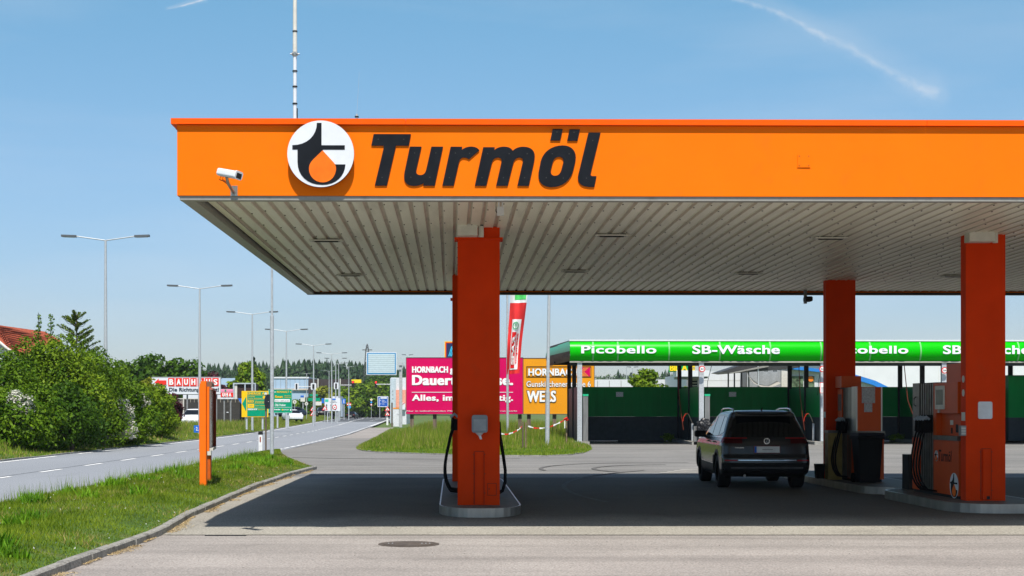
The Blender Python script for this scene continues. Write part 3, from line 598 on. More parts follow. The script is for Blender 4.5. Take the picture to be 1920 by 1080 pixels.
# ------------------------------------------------------------------ the canopy
A0 = math.radians(0.7); C0 = Vector((-3.741, 18.4, 0))
FR = Matrix.Translation(C0) @ Matrix.Rotation(A0, 4, 'Z')      # canopy frame: x along the front, y into depth
def cf(u, v, z=0): return FR @ Vector((u, v, z))
W_, DP = 24.0, 16.2
def dzu(u): return -0.17*max(0.0, 1-u/3.2)**2
def cz(v): return 4.60-0.07*v/DP
def fz(v): return 4.40+0.095*v/DP
can = thing('canopy', 'huge flat filling station canopy with orange fascia and ribbed metal ceiling', 'canopy', tuple(C0), A0)
# local coordinates from here (u, v, z)
def slab(mb, u0, u1, v0, v1, a, b, m, top=None):
    # a, b: bottom height at v0 and v1 (or callables); top likewise
    t0, t1 = top; mb.add([(u0,v0,a),(u1,v0,a),(u1,v1,b),(u0,v1,b),(u0,v0,t0),(u1,v0,t0),(u1,v1,t1),(u0,v1,t1)], [(0,3,2,1),(4,5,6,7),(0,1,5,4),(1,2,6,5),(2,3,7,6),(3,0,4,7)], m)
mb = MB(); mb.box(0, W_, 0, 0.12, 4.40, 5.30, ORANGE); slab(mb, 0, 0.12, 0.121, DP, 4.40, fz(DP), ORANGE, (5.30,4.90)); mb.box(0, W_, DP+0.001, DP+0.12, fz(DP), 4.90, ORANGE); slab(mb, W_-0.12, W_, 0.121, DP, 4.40, fz(DP), ORANGE, (5.30,4.90))
mb.build('fascia', can, local=True)
mb = MB()
for a, b in ((-0.07,2.92),(2.924,9.6),(9.604,W_+0.07)): mb.box(a, b, -0.055, 0.2, 5.305, 5.378, ORANGECAP)
slab(mb, -0.07, 0.2, 0.201, DP+0.18, 5.305, 4.905, ORANGECAP, (5.378,4.978)); mb.box(0.2, W_, DP-0.05, DP+0.18, 4.905, 4.978, ORANGECAP)
mb.build('roof_edge_cap', can, local=True)
MB().box(0.12, W_-0.12, 0.12, DP, 4.75, 4.85, M('roof_gravel',(0.3,0.3,0.3))).build('roof_deck', can, local=True)
TRIM = M('ceiling_trim', (0.30,0.295,0.27), 0.45, 0.2, var=0.1, dirt=((0.1,0.09,0.07),6,0.5,0.7,0.5))
mb = MB(); mb.box(0.03, W_, 0.02, 0.16, 4.345, 4.398, TRIM); slab(mb, 0.03, 0.20, 0.163, DP-0.06, 4.35, fz(DP)-0.05, TRIM, (4.399,fz(DP)-0.002)); mb.box(0.03, W_, DP-0.05, DP+0.09, fz(DP)-0.055, fz(DP)-0.002, M('dark_trim',(0.05,0.045,0.04),0.5))
mb.build('edge_trim', can, local=True)
# ribbed ceiling: pans and grooves running into the depth
CEIL = M('ceiling_metal', (0.84,0.81,0.68), 0.40, 0.12, var=0.10, scale=1.4, stretch=(1,0.12,1), dirt=((0.30,0.26,0.20),2.6,0.52,0.78,0.45))
CEILG = M('ceiling_groove', (0.58,0.51,0.42), 0.45, 0.15, var=0.25, scale=5, stretch=(1,0.3,1), dirt=((0.12,0.09,0.07),5,0.5,0.75,0.5))
mb = MB(); u = 0.34; P_ = 0.2125; y0, y1 = 0.16, DP-0.07; za_, zb_ = cz(y0), cz(y1)
mb.add([(0.24,y0,za_-0.15),(u,y0,za_-0.15),(u,y1,zb_-0.03),(0.24,y1,zb_-0.03)], [(0,1,2,3)], CEIL)
while u < W_-0.4:
    xs = [(u,0),(u+0.020,0.022),(u+0.048,0.022),(u+0.068,0),(u+P_,0)]
    for i in range(4):
        (a, za), (b, zb) = xs[i], xs[i+1]; mb.add([(a,y0,za_+za+dzu(a)),(b,y0,za_+zb+dzu(b)),(b,y1,zb_+zb+0.2*dzu(b)),(a,y1,zb_+za+0.2*dzu(a))], [(0,1,2,3)], CEIL if i == 3 else CEILG)
    # small fold standing on the pan edge
    slab(mb, u-0.012, u-0.004, y0, y1, za_-0.009+dzu(u), zb_-0.009+0.2*dzu(u), CEIL, (za_+dzu(u),zb_+0.2*dzu(u)))
    u += P_
mb.build('ceiling', can, local=True)
mb = MB(); RV = M('rivet',(0.06,0.05,0.04),0.6); u = 0.34; k = 0
while u < 14:
    for j in range(9): 
        v = 0.8+j*1.55+0.35*math.sin(k*2.3+j); mb.box(u+0.075, u+0.092, v, v+0.035, cz(v)+dzu(u)*(1-0.8*v/DP)-0.008, cz(v)+dzu(u)*(1-0.8*v/DP)+0.002, RV)
    u += P_; k += 1
mb.build('ceiling_rivets', can, local=True, kind='stuff')
mb = MB(); slab(mb, 0.2005, 0.2045, 0.17, DP-0.08, 4.40, fz(DP), TRIM, (4.66,4.66)); mb.build('inner_trim', can, local=True)
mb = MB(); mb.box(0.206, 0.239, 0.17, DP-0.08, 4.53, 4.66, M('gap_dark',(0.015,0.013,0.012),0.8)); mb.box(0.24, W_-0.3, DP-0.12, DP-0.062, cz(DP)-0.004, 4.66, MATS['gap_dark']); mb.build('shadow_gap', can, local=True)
def toC(x, y): v = FR.inverted() @ Vector((x, y, 0)); return v.x, v.y
def clight(px, py, lab):
    D = (4.57-CH)*F/(HY-py); u, v = toC(X(px, D), D); w = 0.28
    t = thing('ceiling_light', lab, 'light', tuple(cf(u, v, cz(v)+dzu(u)*(1-0.8*v/DP)-0.015)), A0, 'recessed lights in the canopy ceiling')
    mb = MB(); mb.box(-w, w, -0.11, -0.075, -0.02, 0.0, OFFW); mb.box(-w, w, 0.075, 0.11, -0.02, 0.0, OFFW); mb.box(-w, -w+0.045, -0.075, 0.075, -0.02, 0, OFFW); mb.box(w-0.045, w, -0.075, 0.075, -0.02, 0, OFFW); mb.build('frame', t, local=True)
    mb = MB(); mb.box(-w+0.047, w-0.047, -0.073, 0.073, -0.012, 0.015, M('lamp_glass',(0.10,0.10,0.09),0.15)); mb.build('glass', t, local=True)
    mb = MB(); mb.box(-0.16,-0.08,0.1,0.2,-0.008,0.0,DARK); mb.box(0.06,0.14,0.1,0.22,-0.008,0.0,DARK); mb.box(-0.2,0.2,-0.02,0.03,-0.03,-0.013,DARK); mb.build('lamp_tray', t, local=True)
for px, py, lab in ((612,445,'recessed ceiling light nearest the left front corner of the canopy'),(657,510,'recessed ceiling light at the left back of the canopy'),
    (1147,440,'recessed ceiling light in the front row right of the near left column'),(1078,505,'recessed ceiling light in the back row just right of the near left column'),
    (1557,445,'recessed ceiling light in the front row just left of the near right column'),(1403,509,'recessed ceiling light in the back row left of the far dark column'),
    (1790,514,'recessed ceiling light in the back row beside the near right column')): clight(px, py, lab)
# lettering and round emblem on the fascia (each its own thing, mounted proud of it)
def zc(x, y): return X(660+x/3.84, 18.4), Z(210+y/3.84, 18.4)
T_ = {'T':'M 155 157 L 424 157 L 408 240 L 316 240 L 250 528 L 163 528 L 228 255 L 226 240 L 138 240',
 'u':'M 416 247 L 500 247 L 464 405 C 455 440 470 452 490 452 C 515 452 527 440 534 412 L 571 247 L 655 247 L 595 528 L 513 528 L 517 508 C 495 524 468 531 440 530 C 385 528 366 490 377 435',
 'r':'M 710 247 L 793 247 L 790 270 C 812 252 835 246 860 246 C 885 246 905 255 917 272 L 842 338 C 835 330 822 325 805 325 C 785 325 775 338 770 360 L 732 528 L 650 528',
 'm':'M 945 250 L 1028 250 L 1024 272 C 1045 252 1070 246 1095 246 C 1125 246 1146 255 1158 275 C 1180 254 1205 246 1235 246 C 1295 246 1327 280 1315 340 L 1274 528 L 1191 528 L 1231 355 C 1235 332 1222 324 1205 324 C 1185 324 1170 337 1163 360 L 1121 528 L 1038 528 L 1077 355 C 1081 332 1068 324 1050 324 C 1030 324 1015 337 1008 360 L 967 528 L 884 528',
 'ö':'M 1520 236 C 1590 236 1622 285 1612 345 L 1596 410 C 1580 482 1525 537 1435 537 C 1370 537 1338 495 1344 435 L 1360 350 C 1378 285 1435 236 1520 236 M 1492 318 C 1470 318 1453 332 1445 365 L 1433 415 C 1430 440 1440 455 1462 455 C 1487 455 1502 440 1510 410 L 1523 360 C 1528 332 1515 318 1492 318 M 1447 118 L 1519 118 L 1501 200 L 1429 200 M 1568 120 L 1643 120 L 1625 202 L 1551 202',
 'l':'M 1705 143 L 1792 143 L 1721 435 C 1718 453 1724 457 1737 457 L 1763 457 L 1747 535 C 1722 536 1704 535 1688 532 C 1640 524 1620 490 1632 445'}
let = thing('wall_lettering', 'large black italic company name lettering on the orange canopy fascia', 'lettering', tuple(cf(5.5,-0.02,4.4)))
for ch, pth in T_.items():
    vs, fs = filled([[zc(*p) for p in poly] for poly in bez(pth)], 0.5)
    mb = MB(); V_ = []
    for a, b, c in vs:
        u = toC(a, 18.45)[0]; q = cf(u, -0.003-0.016*(0.5+c), b); V_.append(tuple(q))
    mb.add(V_, fs, BLACKL); mb.build('letter', let)
mb = MB(); SC = M('screw',(0.06,0.06,0.06),0.6,0.0)
for x, y in ((188,195),(372,195),(216,470),(450,293),(603,293),(423,468),(560,468),(744,293),(846,295),(700,470),(977,297),(1132,297),(1262,297),(936,470),(1090,470),(1243,470),(1443,297),(1565,297),(1400,470),(1523,472),(1735,200),(1690,472),(1477,140),(1600,142)):
    a, b = zc(x, y); q = cf(toC(a,18.45)[0], -0.0195, b); mb.box(q.x-0.006, q.x+0.006, q.y-0.003, q.y, q.z-0.006, q.z+0.006, SC)
mb.build('screw', let, kind='stuff')
EMB_B = 'M 1228 139 L 1264 139 L 1264 312 L 1444 312 L 1444 346 L 1273 346 L 1300 460 L 1449 460 C 1445 550 1375 619 1272 619 C 1150 619 1078 545 1078 440 L 1078 346 L 1038 346 L 1038 312 C 1150 312 1228 240 1228 139'
EMB_D = 'M 1272 352 L 1362 450 C 1380 475 1378 500 1374 515 C 1362 570 1320 600 1272 600 C 1215 600 1167 555 1167 495 C 1167 460 1185 435 1212 411'
def emblem(parent, fn, th, depth0, white=WHITE, black=BLACKL, orange=M('drop_orange',(0.85,0.16,0.01),0.4), lab=None):
    """fn(nx, nz, d) -> world point; nx,nz in units of the disc radius, d = how far proud"""
    n = 64; ring = [(math.cos(2*math.pi*k/n), math.sin(2*math.pi*k/n)) for k in range(n)]
    mb = MB(); vs = [fn(a, b, depth0) for a, b in ring]+[fn(a, b, depth0+th) for a, b in ring]
    mb.add(vs, [(i,(i+1)%n,n+(i+1)%n,n+i) for i in range(n)], M('emblem_edge',(0.05,0.05,0.05),0.5)); mb.add(vs[n:], [tuple(range(n))], white); mb.build('emblem_disc', parent)
    for pth, mt, dd, nm in ((EMB_B, black, 0.004, 'emblem_letter'), (EMB_D, orange, 0.008, 'emblem_drop')):
        vs, fs = filled([[((x-1257)/258, (378-y)/258) for x, y in p] for p in bez(pth)], 0.5)
        mb = MB(); mb.add([fn(a, b, depth0+th+dd*(0.5+c)) for a, b, c in vs], fs, mt); mb.build(nm, parent)
R_ = 62.1*18.4/F; ex, ez = X(602.5, 18.4), Z(291, 18.4)
em = thing('emblem', 'round white emblem with black t and orange drop on the canopy fascia', 'emblem', tuple(cf(toC(ex,18.45)[0], -0.02, ez-R_)))
emblem(em, lambda a, b, d: tuple(cf(toC(ex,18.45)[0]+a*R_, -d, ez+b*R_)), 0.05, 0.075)
mb = MB()
for s in (-0.2,0.2): q = cf(toC(ex,18.45)[0]+s, 0, ez); mb.box(q.x-0.02,q.x+0.02,q.y-0.074,q.y-0.002,q.z-0.2,q.z+0.2,DARK)
mb.build('bracket', em)
q = cf(toC(X(1507,18.5),18.5)[0], 0, Z(302,18.5)); mb = MB(); mb.box(q.x-0.083,q.x+0.083,q.y-0.012,q.y-0.001,q.z-0.083,q.z+0.083,ORANGE)
for a in (-0.06,0.06):
    for b in (-0.06,0.06): mb.box(q.x+a-0.006,q.x+a+0.006,q.y-0.016,q.y-0.0125,q.z+b-0.006,q.z+b+0.006,RV)
mb.build('cover_plate', label='small square orange cover plate screwed to the right half of the fascia', cat='cover plate')
# camera on the fascia
cx_, cz_ = X(437,18.3), Z(334,18.3)
t = thing('security_camera', 'white box security camera on a bracket low on the left of the orange fascia', 'camera', (cx_, 18.3, Z(364,18.3)))
Mx = Matrix.Translation((cx_, 17.98, cz_)) @ Matrix.Rotation(math.radians(16),4,'Y') @ Matrix.Rotation(math.radians(-38),4,'Z')
MB().bbox(-0.17,0.17,-0.055,0.055,-0.045,0.05,0.03,WHITE,'x',4,Mx).build('housing', t)
mb = MB(); mb.bbox(0.165,0.19,-0.062,0.062,-0.05,0.056,0.03,WHITE,'x',4,Mx); mb.box(0.187,0.194,-0.04,0.04,-0.035,0.03,DARK,Mx); mb.build('lens_window', t)
mb = MB(); mb.tube([Mx@Vector((-0.02,0,-0.05)),(cx_-0.02,18.05,cz_-0.11),(cx_-0.01,18.25,cz_-0.15),(cx_-0.01,18.44,cz_-0.17)],0.02,STEEL,8); mb.box(cx_-0.05,cx_+0.04,18.40,18.425,cz_-0.21,cz_-0.08,STEEL); mb.build('bracket', t)
mb = MB(); mb.tube([Mx@Vector((-0.13,0,-0.04)),Mx@Vector((-0.14,0,-0.09)),Mx@Vector((-0.06,0,-0.10)),(cx_-0.02,18.1,cz_-0.12)],0.006,DARK,6); mb.tube([Mx@Vector((-0.09,0,-0.04)),Mx@Vector((-0.09,0,-0.08)),(cx_,18.1,cz_-0.11)],0.005,RED,6); mb.build('cable', t)
# camera under the back edge
D = 34.3; x = X(1510,D); t = thing('security_camera', 'small dark camera hanging below the rear edge of the canopy', 'camera', (x,D,4.2))
mb = MB(); mb.box(x-0.03,x+0.03,D-0.05,D+0.05,4.2,4.6,GREY); mb.build('bracket', t)
mb = MB(); mb.bbox(x-0.04,x+0.13,D-0.2,D+0.05,4.24,4.36,0.03,DARK); mb.build('housing', t)
# white bracket lamp hanging behind the front fascia
D = 19.9; x = X(938,D); t = thing('emergency_lamp', 'small white bracket lamp hanging behind the front fascia above the left column', 'lamp', (x,D,Z(405,D)))
mb = MB(); mb.box(x-0.045,x+0.05,D-0.03,D+0.03,Z(404,D),Z(388,D),WHITE); mb.build('housing', t)
mb = MB(); mb.box(x-0.03,x-0.01,D-0.02,D+0.02,Z(388,D)+0.001,4.6,WHITE); mb.box(x+0.02,x+0.04,D-0.02,D+0.02,Z(388,D)+0.001,4.6,WHITE); mb.tube([(x-0.055,D,4.58),(x-0.06,D,Z(396,D)),(x-0.04,D,Z(400,D))],0.008,DARK,5); mb.build('bracket', t)
# antennas on the roof
D = 27.0; x = X(553,D); t = thing('roof_mast', 'tall white mast with black bands rising from the canopy roof', 'mast', (x,D,4.86))
mb = MB(); mb.tube([(x,D,4.86),(x,D,Z(105,D))],0.034,WHITE,12); mb.tube([(x,D,Z(105,D)),(x,D,Z(-110,D))],0.042,OFFW,12,0.03); mb.build('pole', t)
for yy in (59,133.5,162.5,194.5): MB().tube([(x,D,Z(yy+1.2,D)),(x,D,Z(yy-1.2,D))],0.047,DARK,12).build('band', t)
mb = MB(); zz = Z(101,D)
mb.tube([(x,D,zz-0.03),(x,D,zz+0.03)],0.055,STEEL,12)
for k in range(6): a = k*math.pi/3; mb.tube([(x+0.04*math.cos(a),D+0.04*math.sin(a),zz),(x+0.088*math.cos(a),D+0.088*math.sin(a),zz)],0.014,GALV,6)
mb.build('flange', t); MB().tube([(x+0.05,D,5.1),(x+0.042,D,Z(203,D))],0.012,DARK,6).build('cable', t)
D = 26.0; x = X(669,D); t = thing('whip_antenna', 'thin whip antenna on the canopy roof above the company name', 'antenna', (x,D,4.86))
mb = MB(); mb.tube([(x,D,4.86),(x,D,Z(214,D))],0.02,GALV,6); mb.box(x-0.035,x+0.035,D-0.03,D+0.03,Z(220,D),Z(218,D),DARK); mb.build('mount', t)
MB().tube([(x,D,Z(214,D)),(x+0.045,D,Z(135,D))],0.0025,GALV,5,0.0015).build('rod', t)
# ------------------------------------------------------------------ islands
PAVE = M('island_paving', (0.115,0.105,0.09), 0.6, var=0.15, scale=5, dirt=((0.08,0.07,0.06),2,0.5,0.7,0.5))
def island(x0, x1, ya, yb, h, bul, lab):
    t = thing('pump_island', lab, 'kerb island', ((x0+x1)/2, ya, 0), 0, 'steel edged pump islands'); n = 14; pts = []
    cxm = (x0+x1)/2; w = (x1-x0)/2
    for k in range(n+1):
        a = math.pi*(1-k/n) + math.pi; ca, sa = math.cos(math.pi-math.pi*k/n), math.sin(math.pi*k/n)
        pts.append((cxm+w*(-ca if False else math.copysign(abs(ca)**0.75, ca)), ya+bul-bul*abs(sa)**0.9))
    for k in range(n+1):
        ca, sa = math.cos(math.pi*k/n), math.sin(math.pi*k/n); pts.append((cxm+w*math.copysign(abs(ca)**0.75, ca), yb-bul+bul*abs(sa)**0.9))
    q = []
    for p in pts:
        if not q or math.dist(q[-1], p) > 1e-4: q.append(p)
    if math.dist(q[0], q[-1]) < 1e-4: q.pop()
    q = [tuple((FRr @ Vector((p[0]-cxm, p[1]-ya, 0))).xy + Vector((cxm, ya))) for p in q]
    MB().prism(q, -0.1, h, STEEL, PAVE).build('skirt', t)
    s = [(cxm+(p[0]-cxm)*0.965, ya+bul+(p[1]-ya-bul)*0.985) for p in q]
    mb = MB(); n = len(q); vs = [(*p, h+0.004) for p in q]+[(*p, h+0.004) for p in s]
    mb.add(vs, [(i,(i+1)%n,n+(i+1)%n,n+i) for i in range(n)], STEEL); mb.build('edge_angle', t); return t
FRr = Matrix.Rotation(A0, 4, 'Z')
island(-0.48, 0.83, 22.25, 32.5, 0.14, 0.95, 'steel edged island around the two left columns and their hidden pump')
island(7.80, 9.45, 23.0, 27.6, 0.155, 0.9, 'front right steel edged island with the near right column and pump')
island(7.78, 9.35, 28.1, 36.0, 0.15, 0.9, 'rear right steel edged island with the black bin and the far column')
# ------------------------------------------------------------------ columns
CT = 4.59
def column(lab, x0, x1, y, dep, zb, collar=False):
    t = thing('canopy_column', lab, 'column', ((x0+x1)/2, y, zb), 0, 'orange canopy columns')
    mb = MB(); mb.box(x0, x1, y, y+dep, zb-0.02, CT-0.15 if collar else CT, COLRED); mb.build('shaft', t)
    if collar:
        mb = MB(); mb.box(x0-0.03, x1+0.03, y-0.03, y+dep+0.03, CT-0.20, CT-0.16, COLRED); mb.box(x0+0.04, x1, y+0.02, y+dep, CT-0.159, CT, COLRED); mb.build('collar', t)
    return t
DL = 23.03; xa, xb = X(858,DL), X(937,DL)
cl = column('near left red-orange column with the paper towel dispenser', xa, xb, DL, 0.30, 0.14)
mb = MB(); zt = Z(447,DL); mb.box(xa-0.05, xb+0.05, DL-0.03, DL+0.33, zt-0.02, zt+0.015, COLRED); mb.build('collar', cl)
def colpanel(t, D, x0, x1, y0, y1, holes=True):
    mb = MB(); mb.box(X(x0,D), X(x1,D), D-0.028, D-0.001, Z(y1,D), Z(y0,D), COLRED); mb.box(X(x0,D)-0.03, X(x0,D)-0.022, D-0.004, D-0.001, Z(y1,D), Z(y0,D), DARK); mb.box(X(x1,D)+0.02, X(x1,D)+0.025, D-0.004, D-0.001, Z(y1,D), Z(y0,D), DARK)
    mb.box(X(x0,D)-0.02, X(x1,D)+0.02, D-0.006, D-0.001, Z(y0,D)+0.003, Z(y0,D)+0.009, DARK)
    if holes:
        for k in range(3):
            for xx in (X(x0,D)-0.045, X(x1,D)+0.03): zz = Z(y0+6+k*36,D); mb.box(xx, xx+0.012, D-0.008, D-0.001, zz, zz+0.012, RV)
    mb.build('cable_cover', t)
colpanel(cl, DL, 892, 905, 847, 946)
mb = MB(); a, b, c, d = X(914,DL), X(931,DL), Z(929,DL), Z(906,DL)
for q in ((a,b,c,c+0.006),(a,b,d-0.006,d),(a,a+0.006,c+0.006,d-0.006),(b-0.006,b,c+0.006,d-0.006)): mb.box(q[0],q[1],DL-0.003,DL-0.0005,q[2],q[3],DARK)
mb.box(a+0.02,a+0.035,DL-0.008,DL-0.0005,(c+d)/2,(c+d)/2+0.015,DARK); mb.build('hatch', cl)
t = thing('towel_dispenser', 'grey translucent paper towel dispenser on the near left column', 'dispenser', (X(899,DL), DL-0.02, Z(824,DL)))
mb = MB(); mb.bbox(X(884.5,DL),X(914,DL),DL-0.22,DL-0.001,Z(811,DL),Z(778,DL),0.04,M('smoke_plastic',(0.20,0.22,0.24),0.25,var=0.05),'y',4); mb.box(X(888,DL),X(911,DL),DL-0.224,DL-0.2205,Z(807,DL),Z(786,DL),M('smoke_plastic2',(0.26,0.28,0.30),0.3)); mb.build('housing', t)
MB().tube([(X(899,DL),DL-0.11,Z(811,DL)),(X(899,DL),DL-0.11,Z(816,DL))],0.07,WHITE,14,0.03).build('nozzle', t)
MB().add([(X(896,DL),DL-0.11,Z(814,DL)),(X(901,DL),DL-0.12,Z(814,DL)),(X(904,DL),DL-0.13,Z(823,DL)),(X(900,DL),DL-0.10,Z(824,DL))],[(0,1,2,3)],WHITE).build('paper', t)
def floodbox(x0, x1, y0, y1, D, lab):
    t = thing('floodlight', lab, 'light', (X((x0+x1)/2,D), D, Z(y1,D)), 0, 'beige box floodlights at the column tops')
    mb = MB(); mb.bbox(X(x0,D), X(x1,D)-0.1, D-0.26, D-0.002, Z(y1,D), Z(y0,D), 0.015, OFFW, 'x', 2); mb.build('housing', t)
    mb = MB(); xx = X(x1,D)-0.045; mb.tube([(xx,D-0.12,Z(y1,D)-0.01),(xx,D-0.12,Z(y0+4,D))],0.045,OFFW,12); mb.tube([(xx,D-0.12,Z(y0+4,D)),(xx,D-0.12,Z(y0+3,D)+0.01)],0.047,DARK,12); mb.tube([(xx,D-0.12,Z(y0+3,D)+0.011),(xx,D-0.12,CT)],0.035,OFFW,12); mb.build('sensor', t)
floodbox(858,907,422,445,DL-0.02,'beige box light at the top of the near left column')
DB = 30.8; c2 = column('far left column mostly hidden behind the near left one', X(848,DB), X(848,DB)+0.66, DB, 0.3, 0.14)
mb = MB(); mb.box(X(848,DB)-0.04, X(848,DB)+0.70, DB-0.03, DB+0.33, 4.02, 4.06, COLRED); mb.build('collar', c2)
DR = 23.9; xr0, xr1 = X(1811,DR), X(1885,DR)
cr_ = column('near right orange column with the blank white plate', xr0, xr1, DR, 0.25, 0.155)
colpanel(cr_, DR, 1842, 1856, 842, 936)
MB().bbox(X(1833.5,DR),X(1860,DR),DR-0.02,DR-0.001,Z(785.5,DR),Z(753,DR),0.03,M('plate_white',(0.62,0.64,0.68),0.4),'y',4).build('plate', cr_)
MB().box(X(1849,DR),X(1855,DR),DR-0.031,DR-0.0285,Z(936,DR),Z(930,DR),DARK).build('cable_slot', cr_)
def dyn(y): return y   # noqa
mb = MB()
for y0, y1 in ((702,719),(728,745)): mb.disc((0,0),0.001,0,0.001,GALV,3) if False else mb.tube([(xr0-0.004,DR+0.12,(Z(y0,DR)+Z(y1,DR))/2),(xr0-0.001,DR+0.12,(Z(y0,DR)+Z(y1,DR))/2)],0.06,OFFW,16)
mb.build('round_sticker', cr_)
MB().box(xr0-0.006,xr0-0.001,DR+0.03,DR+0.2,Z(789,DR),Z(773,DR),OFFW).build('notice', cr_)
mb = MB(); mb.box(xr0-0.09,xr0-0.001,DR-0.02,DR+0.09,Z(817,DR),Z(798,DR),GREY); 
for k in range(3): mb.box(xr0-0.08,xr0-0.01,DR-0.024,DR-0.0205,Z(803+k*5,DR)-0.012,Z(803+k*5,DR)+0.012,STEEL)
mb.build('card_reader', cr_)
floodbox(1808,1866,431,456,DR-0.02,'beige box light at the top of the near right column')
DQ = 31.9; xq0, xq1 = X(1549,DQ), X(1604,DQ)
cq = column('far right column in deep shade behind the black car', xq0, xq1, DQ, 0.26, 0.15)
mb = MB(); a, b, c, d = X(1568,DQ), X(1584,DQ), Z(723,DQ), Z(705,DQ); mb.box(a,b,DQ-0.006,DQ-0.001,c,d,RED)
mb.box(a+0.02,a+0.09,DQ-0.009,DQ-0.0065,c+0.02,d-0.02,WHITE); mb.bbox(a+0.035,a+0.065,DQ-0.012,DQ-0.0095,c+0.03,d-0.05,0.01,RED); mb.box(b-0.07,b-0.02,DQ-0.009,DQ-0.0065,c+0.03,d-0.03,M('pinkish',(0.7,0.3,0.3),0.5)); mb.build('extinguisher_sign', cq)
MB().box(xq0-0.005,xq0-0.001,DQ+0.03,DQ+0.2,Z(783,DQ),Z(772,DQ),OFFW).build('notice', cq)
# ------------------------------------------------------------------ fuel pumps (local: x across, y into depth, z up from the island)
def nozzles(t, sx, ys, zt, out_, drop, hr=0.0165):
    for k, y in enumerate(ys):
        mb = MB(); s = sx
        mb.tube([(s*0.04,y,zt+0.02),(s*0.10,y-0.01,zt+0.07),(s*0.17,y-0.02,zt+0.01)],0.024,M('nozzle_grip',(0.35,0.42,0.48),0.35),8); mb.bbox(min(s*0.02,s*0.12),max(s*0.02,s*0.12),y-0.03,y+0.03,zt-0.22,zt-0.02,0.015,RUB,'y',2); mb.tube([(s*0.13,y-0.02,zt),(s*0.14,y-0.02,zt-0.2)],0.028,RUB,8)
        mb.build('nozzle', t, local=True)
        h = MB(); pts = []
        for j in range(15):
            u = j/14; o_ = out_*(0.35+0.65*math.sin(math.pi*min(1,u*0.95+0.05))**0.8); pts.append((s*(0.14+o_*math.sin(math.pi*u)**0.7*0.9) if 0 < j < 14 else s*(0.13 if j == 0 else 0.03), y-0.02-drop*u, zt-0.2-(zt-0.28)*(1-(1-u)**1.6)))
        h.tube(pts, hr, RUB, 8); h.build('hose', t, local=True)
def pump_right():
    D0 = 24.3; t = thing('fuel_pump', 'fuel pump with four hoses and company name beside the near right column', 'fuel pump', (8.25,D0,0.155), A0, 'fuel pumps')
    W = 0.62
    MB().box(0.0,W,0.0,1.28,0.05,0.98,PUMPOR).build('lower_panel', t, local=True); MB().box(0,W,2.02,2.45,0.05,1.0,PUMPOR).build('lower_panel', t, local=True)
    mb = MB(); mb.box(0.02,W-0.02,0.02,2.4,-0.01,0.05,DARK); mb.build('plinth', t, local=True)
    mb = MB(); mb.box(-0.03,W+0.03,-0.01,1.27,0.985,1.06,PSTEEL); mb.build('ledge', t, local=True)
    mb = MB(); mb.box(0.10,W-0.10,0.0,1.28,1.062,1.45,PUMPOR); mb.box(-0.02,W+0.02,0.0,1.13,1.452,1.98,PUMPOR); mb.box(0.0,W,1.132,1.28,1.062,1.98,PUMPOR); mb.build('upper_panel', t, local=True)
    mb = MB(); mb.box(0.05,W-0.05,-0.12,0.75,1.985,2.30,PUMPOR); mb.build('head', t, local=True)
    mb = MB(); mb.bbox(-0.035,-0.021,0.62,1.1,1.52,1.93,0.02,OFFW,'x',2); mb.box(-0.038,-0.0355,0.69,1.04,1.60,1.86,M('screen_grey',(0.13,0.15,0.14),0.2)); mb.box(-0.045,-0.0205,0.86,0.93,1.46,1.515,STEEL); mb.build('screen', t, local=True)
    mb = MB(); mb.box(0.096,0.0995,0.55,0.7,1.25,1.33,OFFW); mb.box(0.096,0.0995,0.3,0.42,1.12,1.26,DARK); mb.box(0.096,0.0995,0.58,0.66,1.10,1.2,DARK); mb.build('sticker', t, local=True)
    hs = MB(); hs.box(0.05,W-0.05,1.282,2.02,0.05,2.0,M('pump_inner',(0.05,0.045,0.04),0.5))
    for k in range(6):
        y = 1.30+k*0.122; hs.box(0.0,0.049,y,y+0.05,0.06,1.98,PSTEEL); hs.box(W-0.049,W,y,y+0.05,0.06,1.98,PSTEEL)
    hs.box(-0.01,W+0.01,2.021,2.40,1.02,2.0,PSTEEL); hs.build('hose_bay', t, local=True)
    mb = MB()
    for k, c in enumerate([DARK, DARK, M('grade_green',(0.02,0.2,0.08),0.5), M('grade_blue',(0.03,0.12,0.35),0.5)]):
        y = 1.352+k*0.122; mb.box(0.02,0.0485,y+0.002,y+0.068,1.62,1.82,c)
    mb.build('grade_label', t, local=True)
    mb = MB(); mb.box(-0.02,0.10,1.32,1.9,1.12,1.42,RUB); mb.box(W-0.10,W+0.02,1.32,1.9,1.12,1.42,RUB); mb.build('nozzle_holder', t, local=True)
    nozzles(t, -1, [1.38+k*0.15 for k in range(4)], 1.32, 0.16, 0.35)
    mb = MB(); mb.tube([(-0.012,2.2,1.75),(-0.05,2.2,1.72),(-0.05,2.2,1.60),(-0.012,2.2,1.58)],0.01,DARK,6); mb.build('handle', t, local=True)
    root = t; root_m = Matrix.Translation(root.location) @ Matrix.Rotation(A0,4,'Z')
    # emblem and name on the long lower panel (faces -x; reading direction is towards the camera)
    fr = lambda cy, cz, r: (lambda a, b, d: tuple(root_m @ Vector((-d, cy-a*r, cz+b*r))))
    for cy, cz, r in ((1.12,0.70,0.095),(0.22,0.22,0.215)): 
        emblem(root, fr(cy, cz, r), 0.002, 0.0005)
    f2 = root_m @ Matrix(((0,1,0,0),(-1,0,0,0),(0,0,1,0),(0,0,0,1)))
    mb = MB(); text(mb, 'Turmöl', -1.0, -0.34, 0.61, 0.81, 0.0, BLACKL, 0.024, 0.2, 1, 0.002, f2); mb.build('lettering', root)
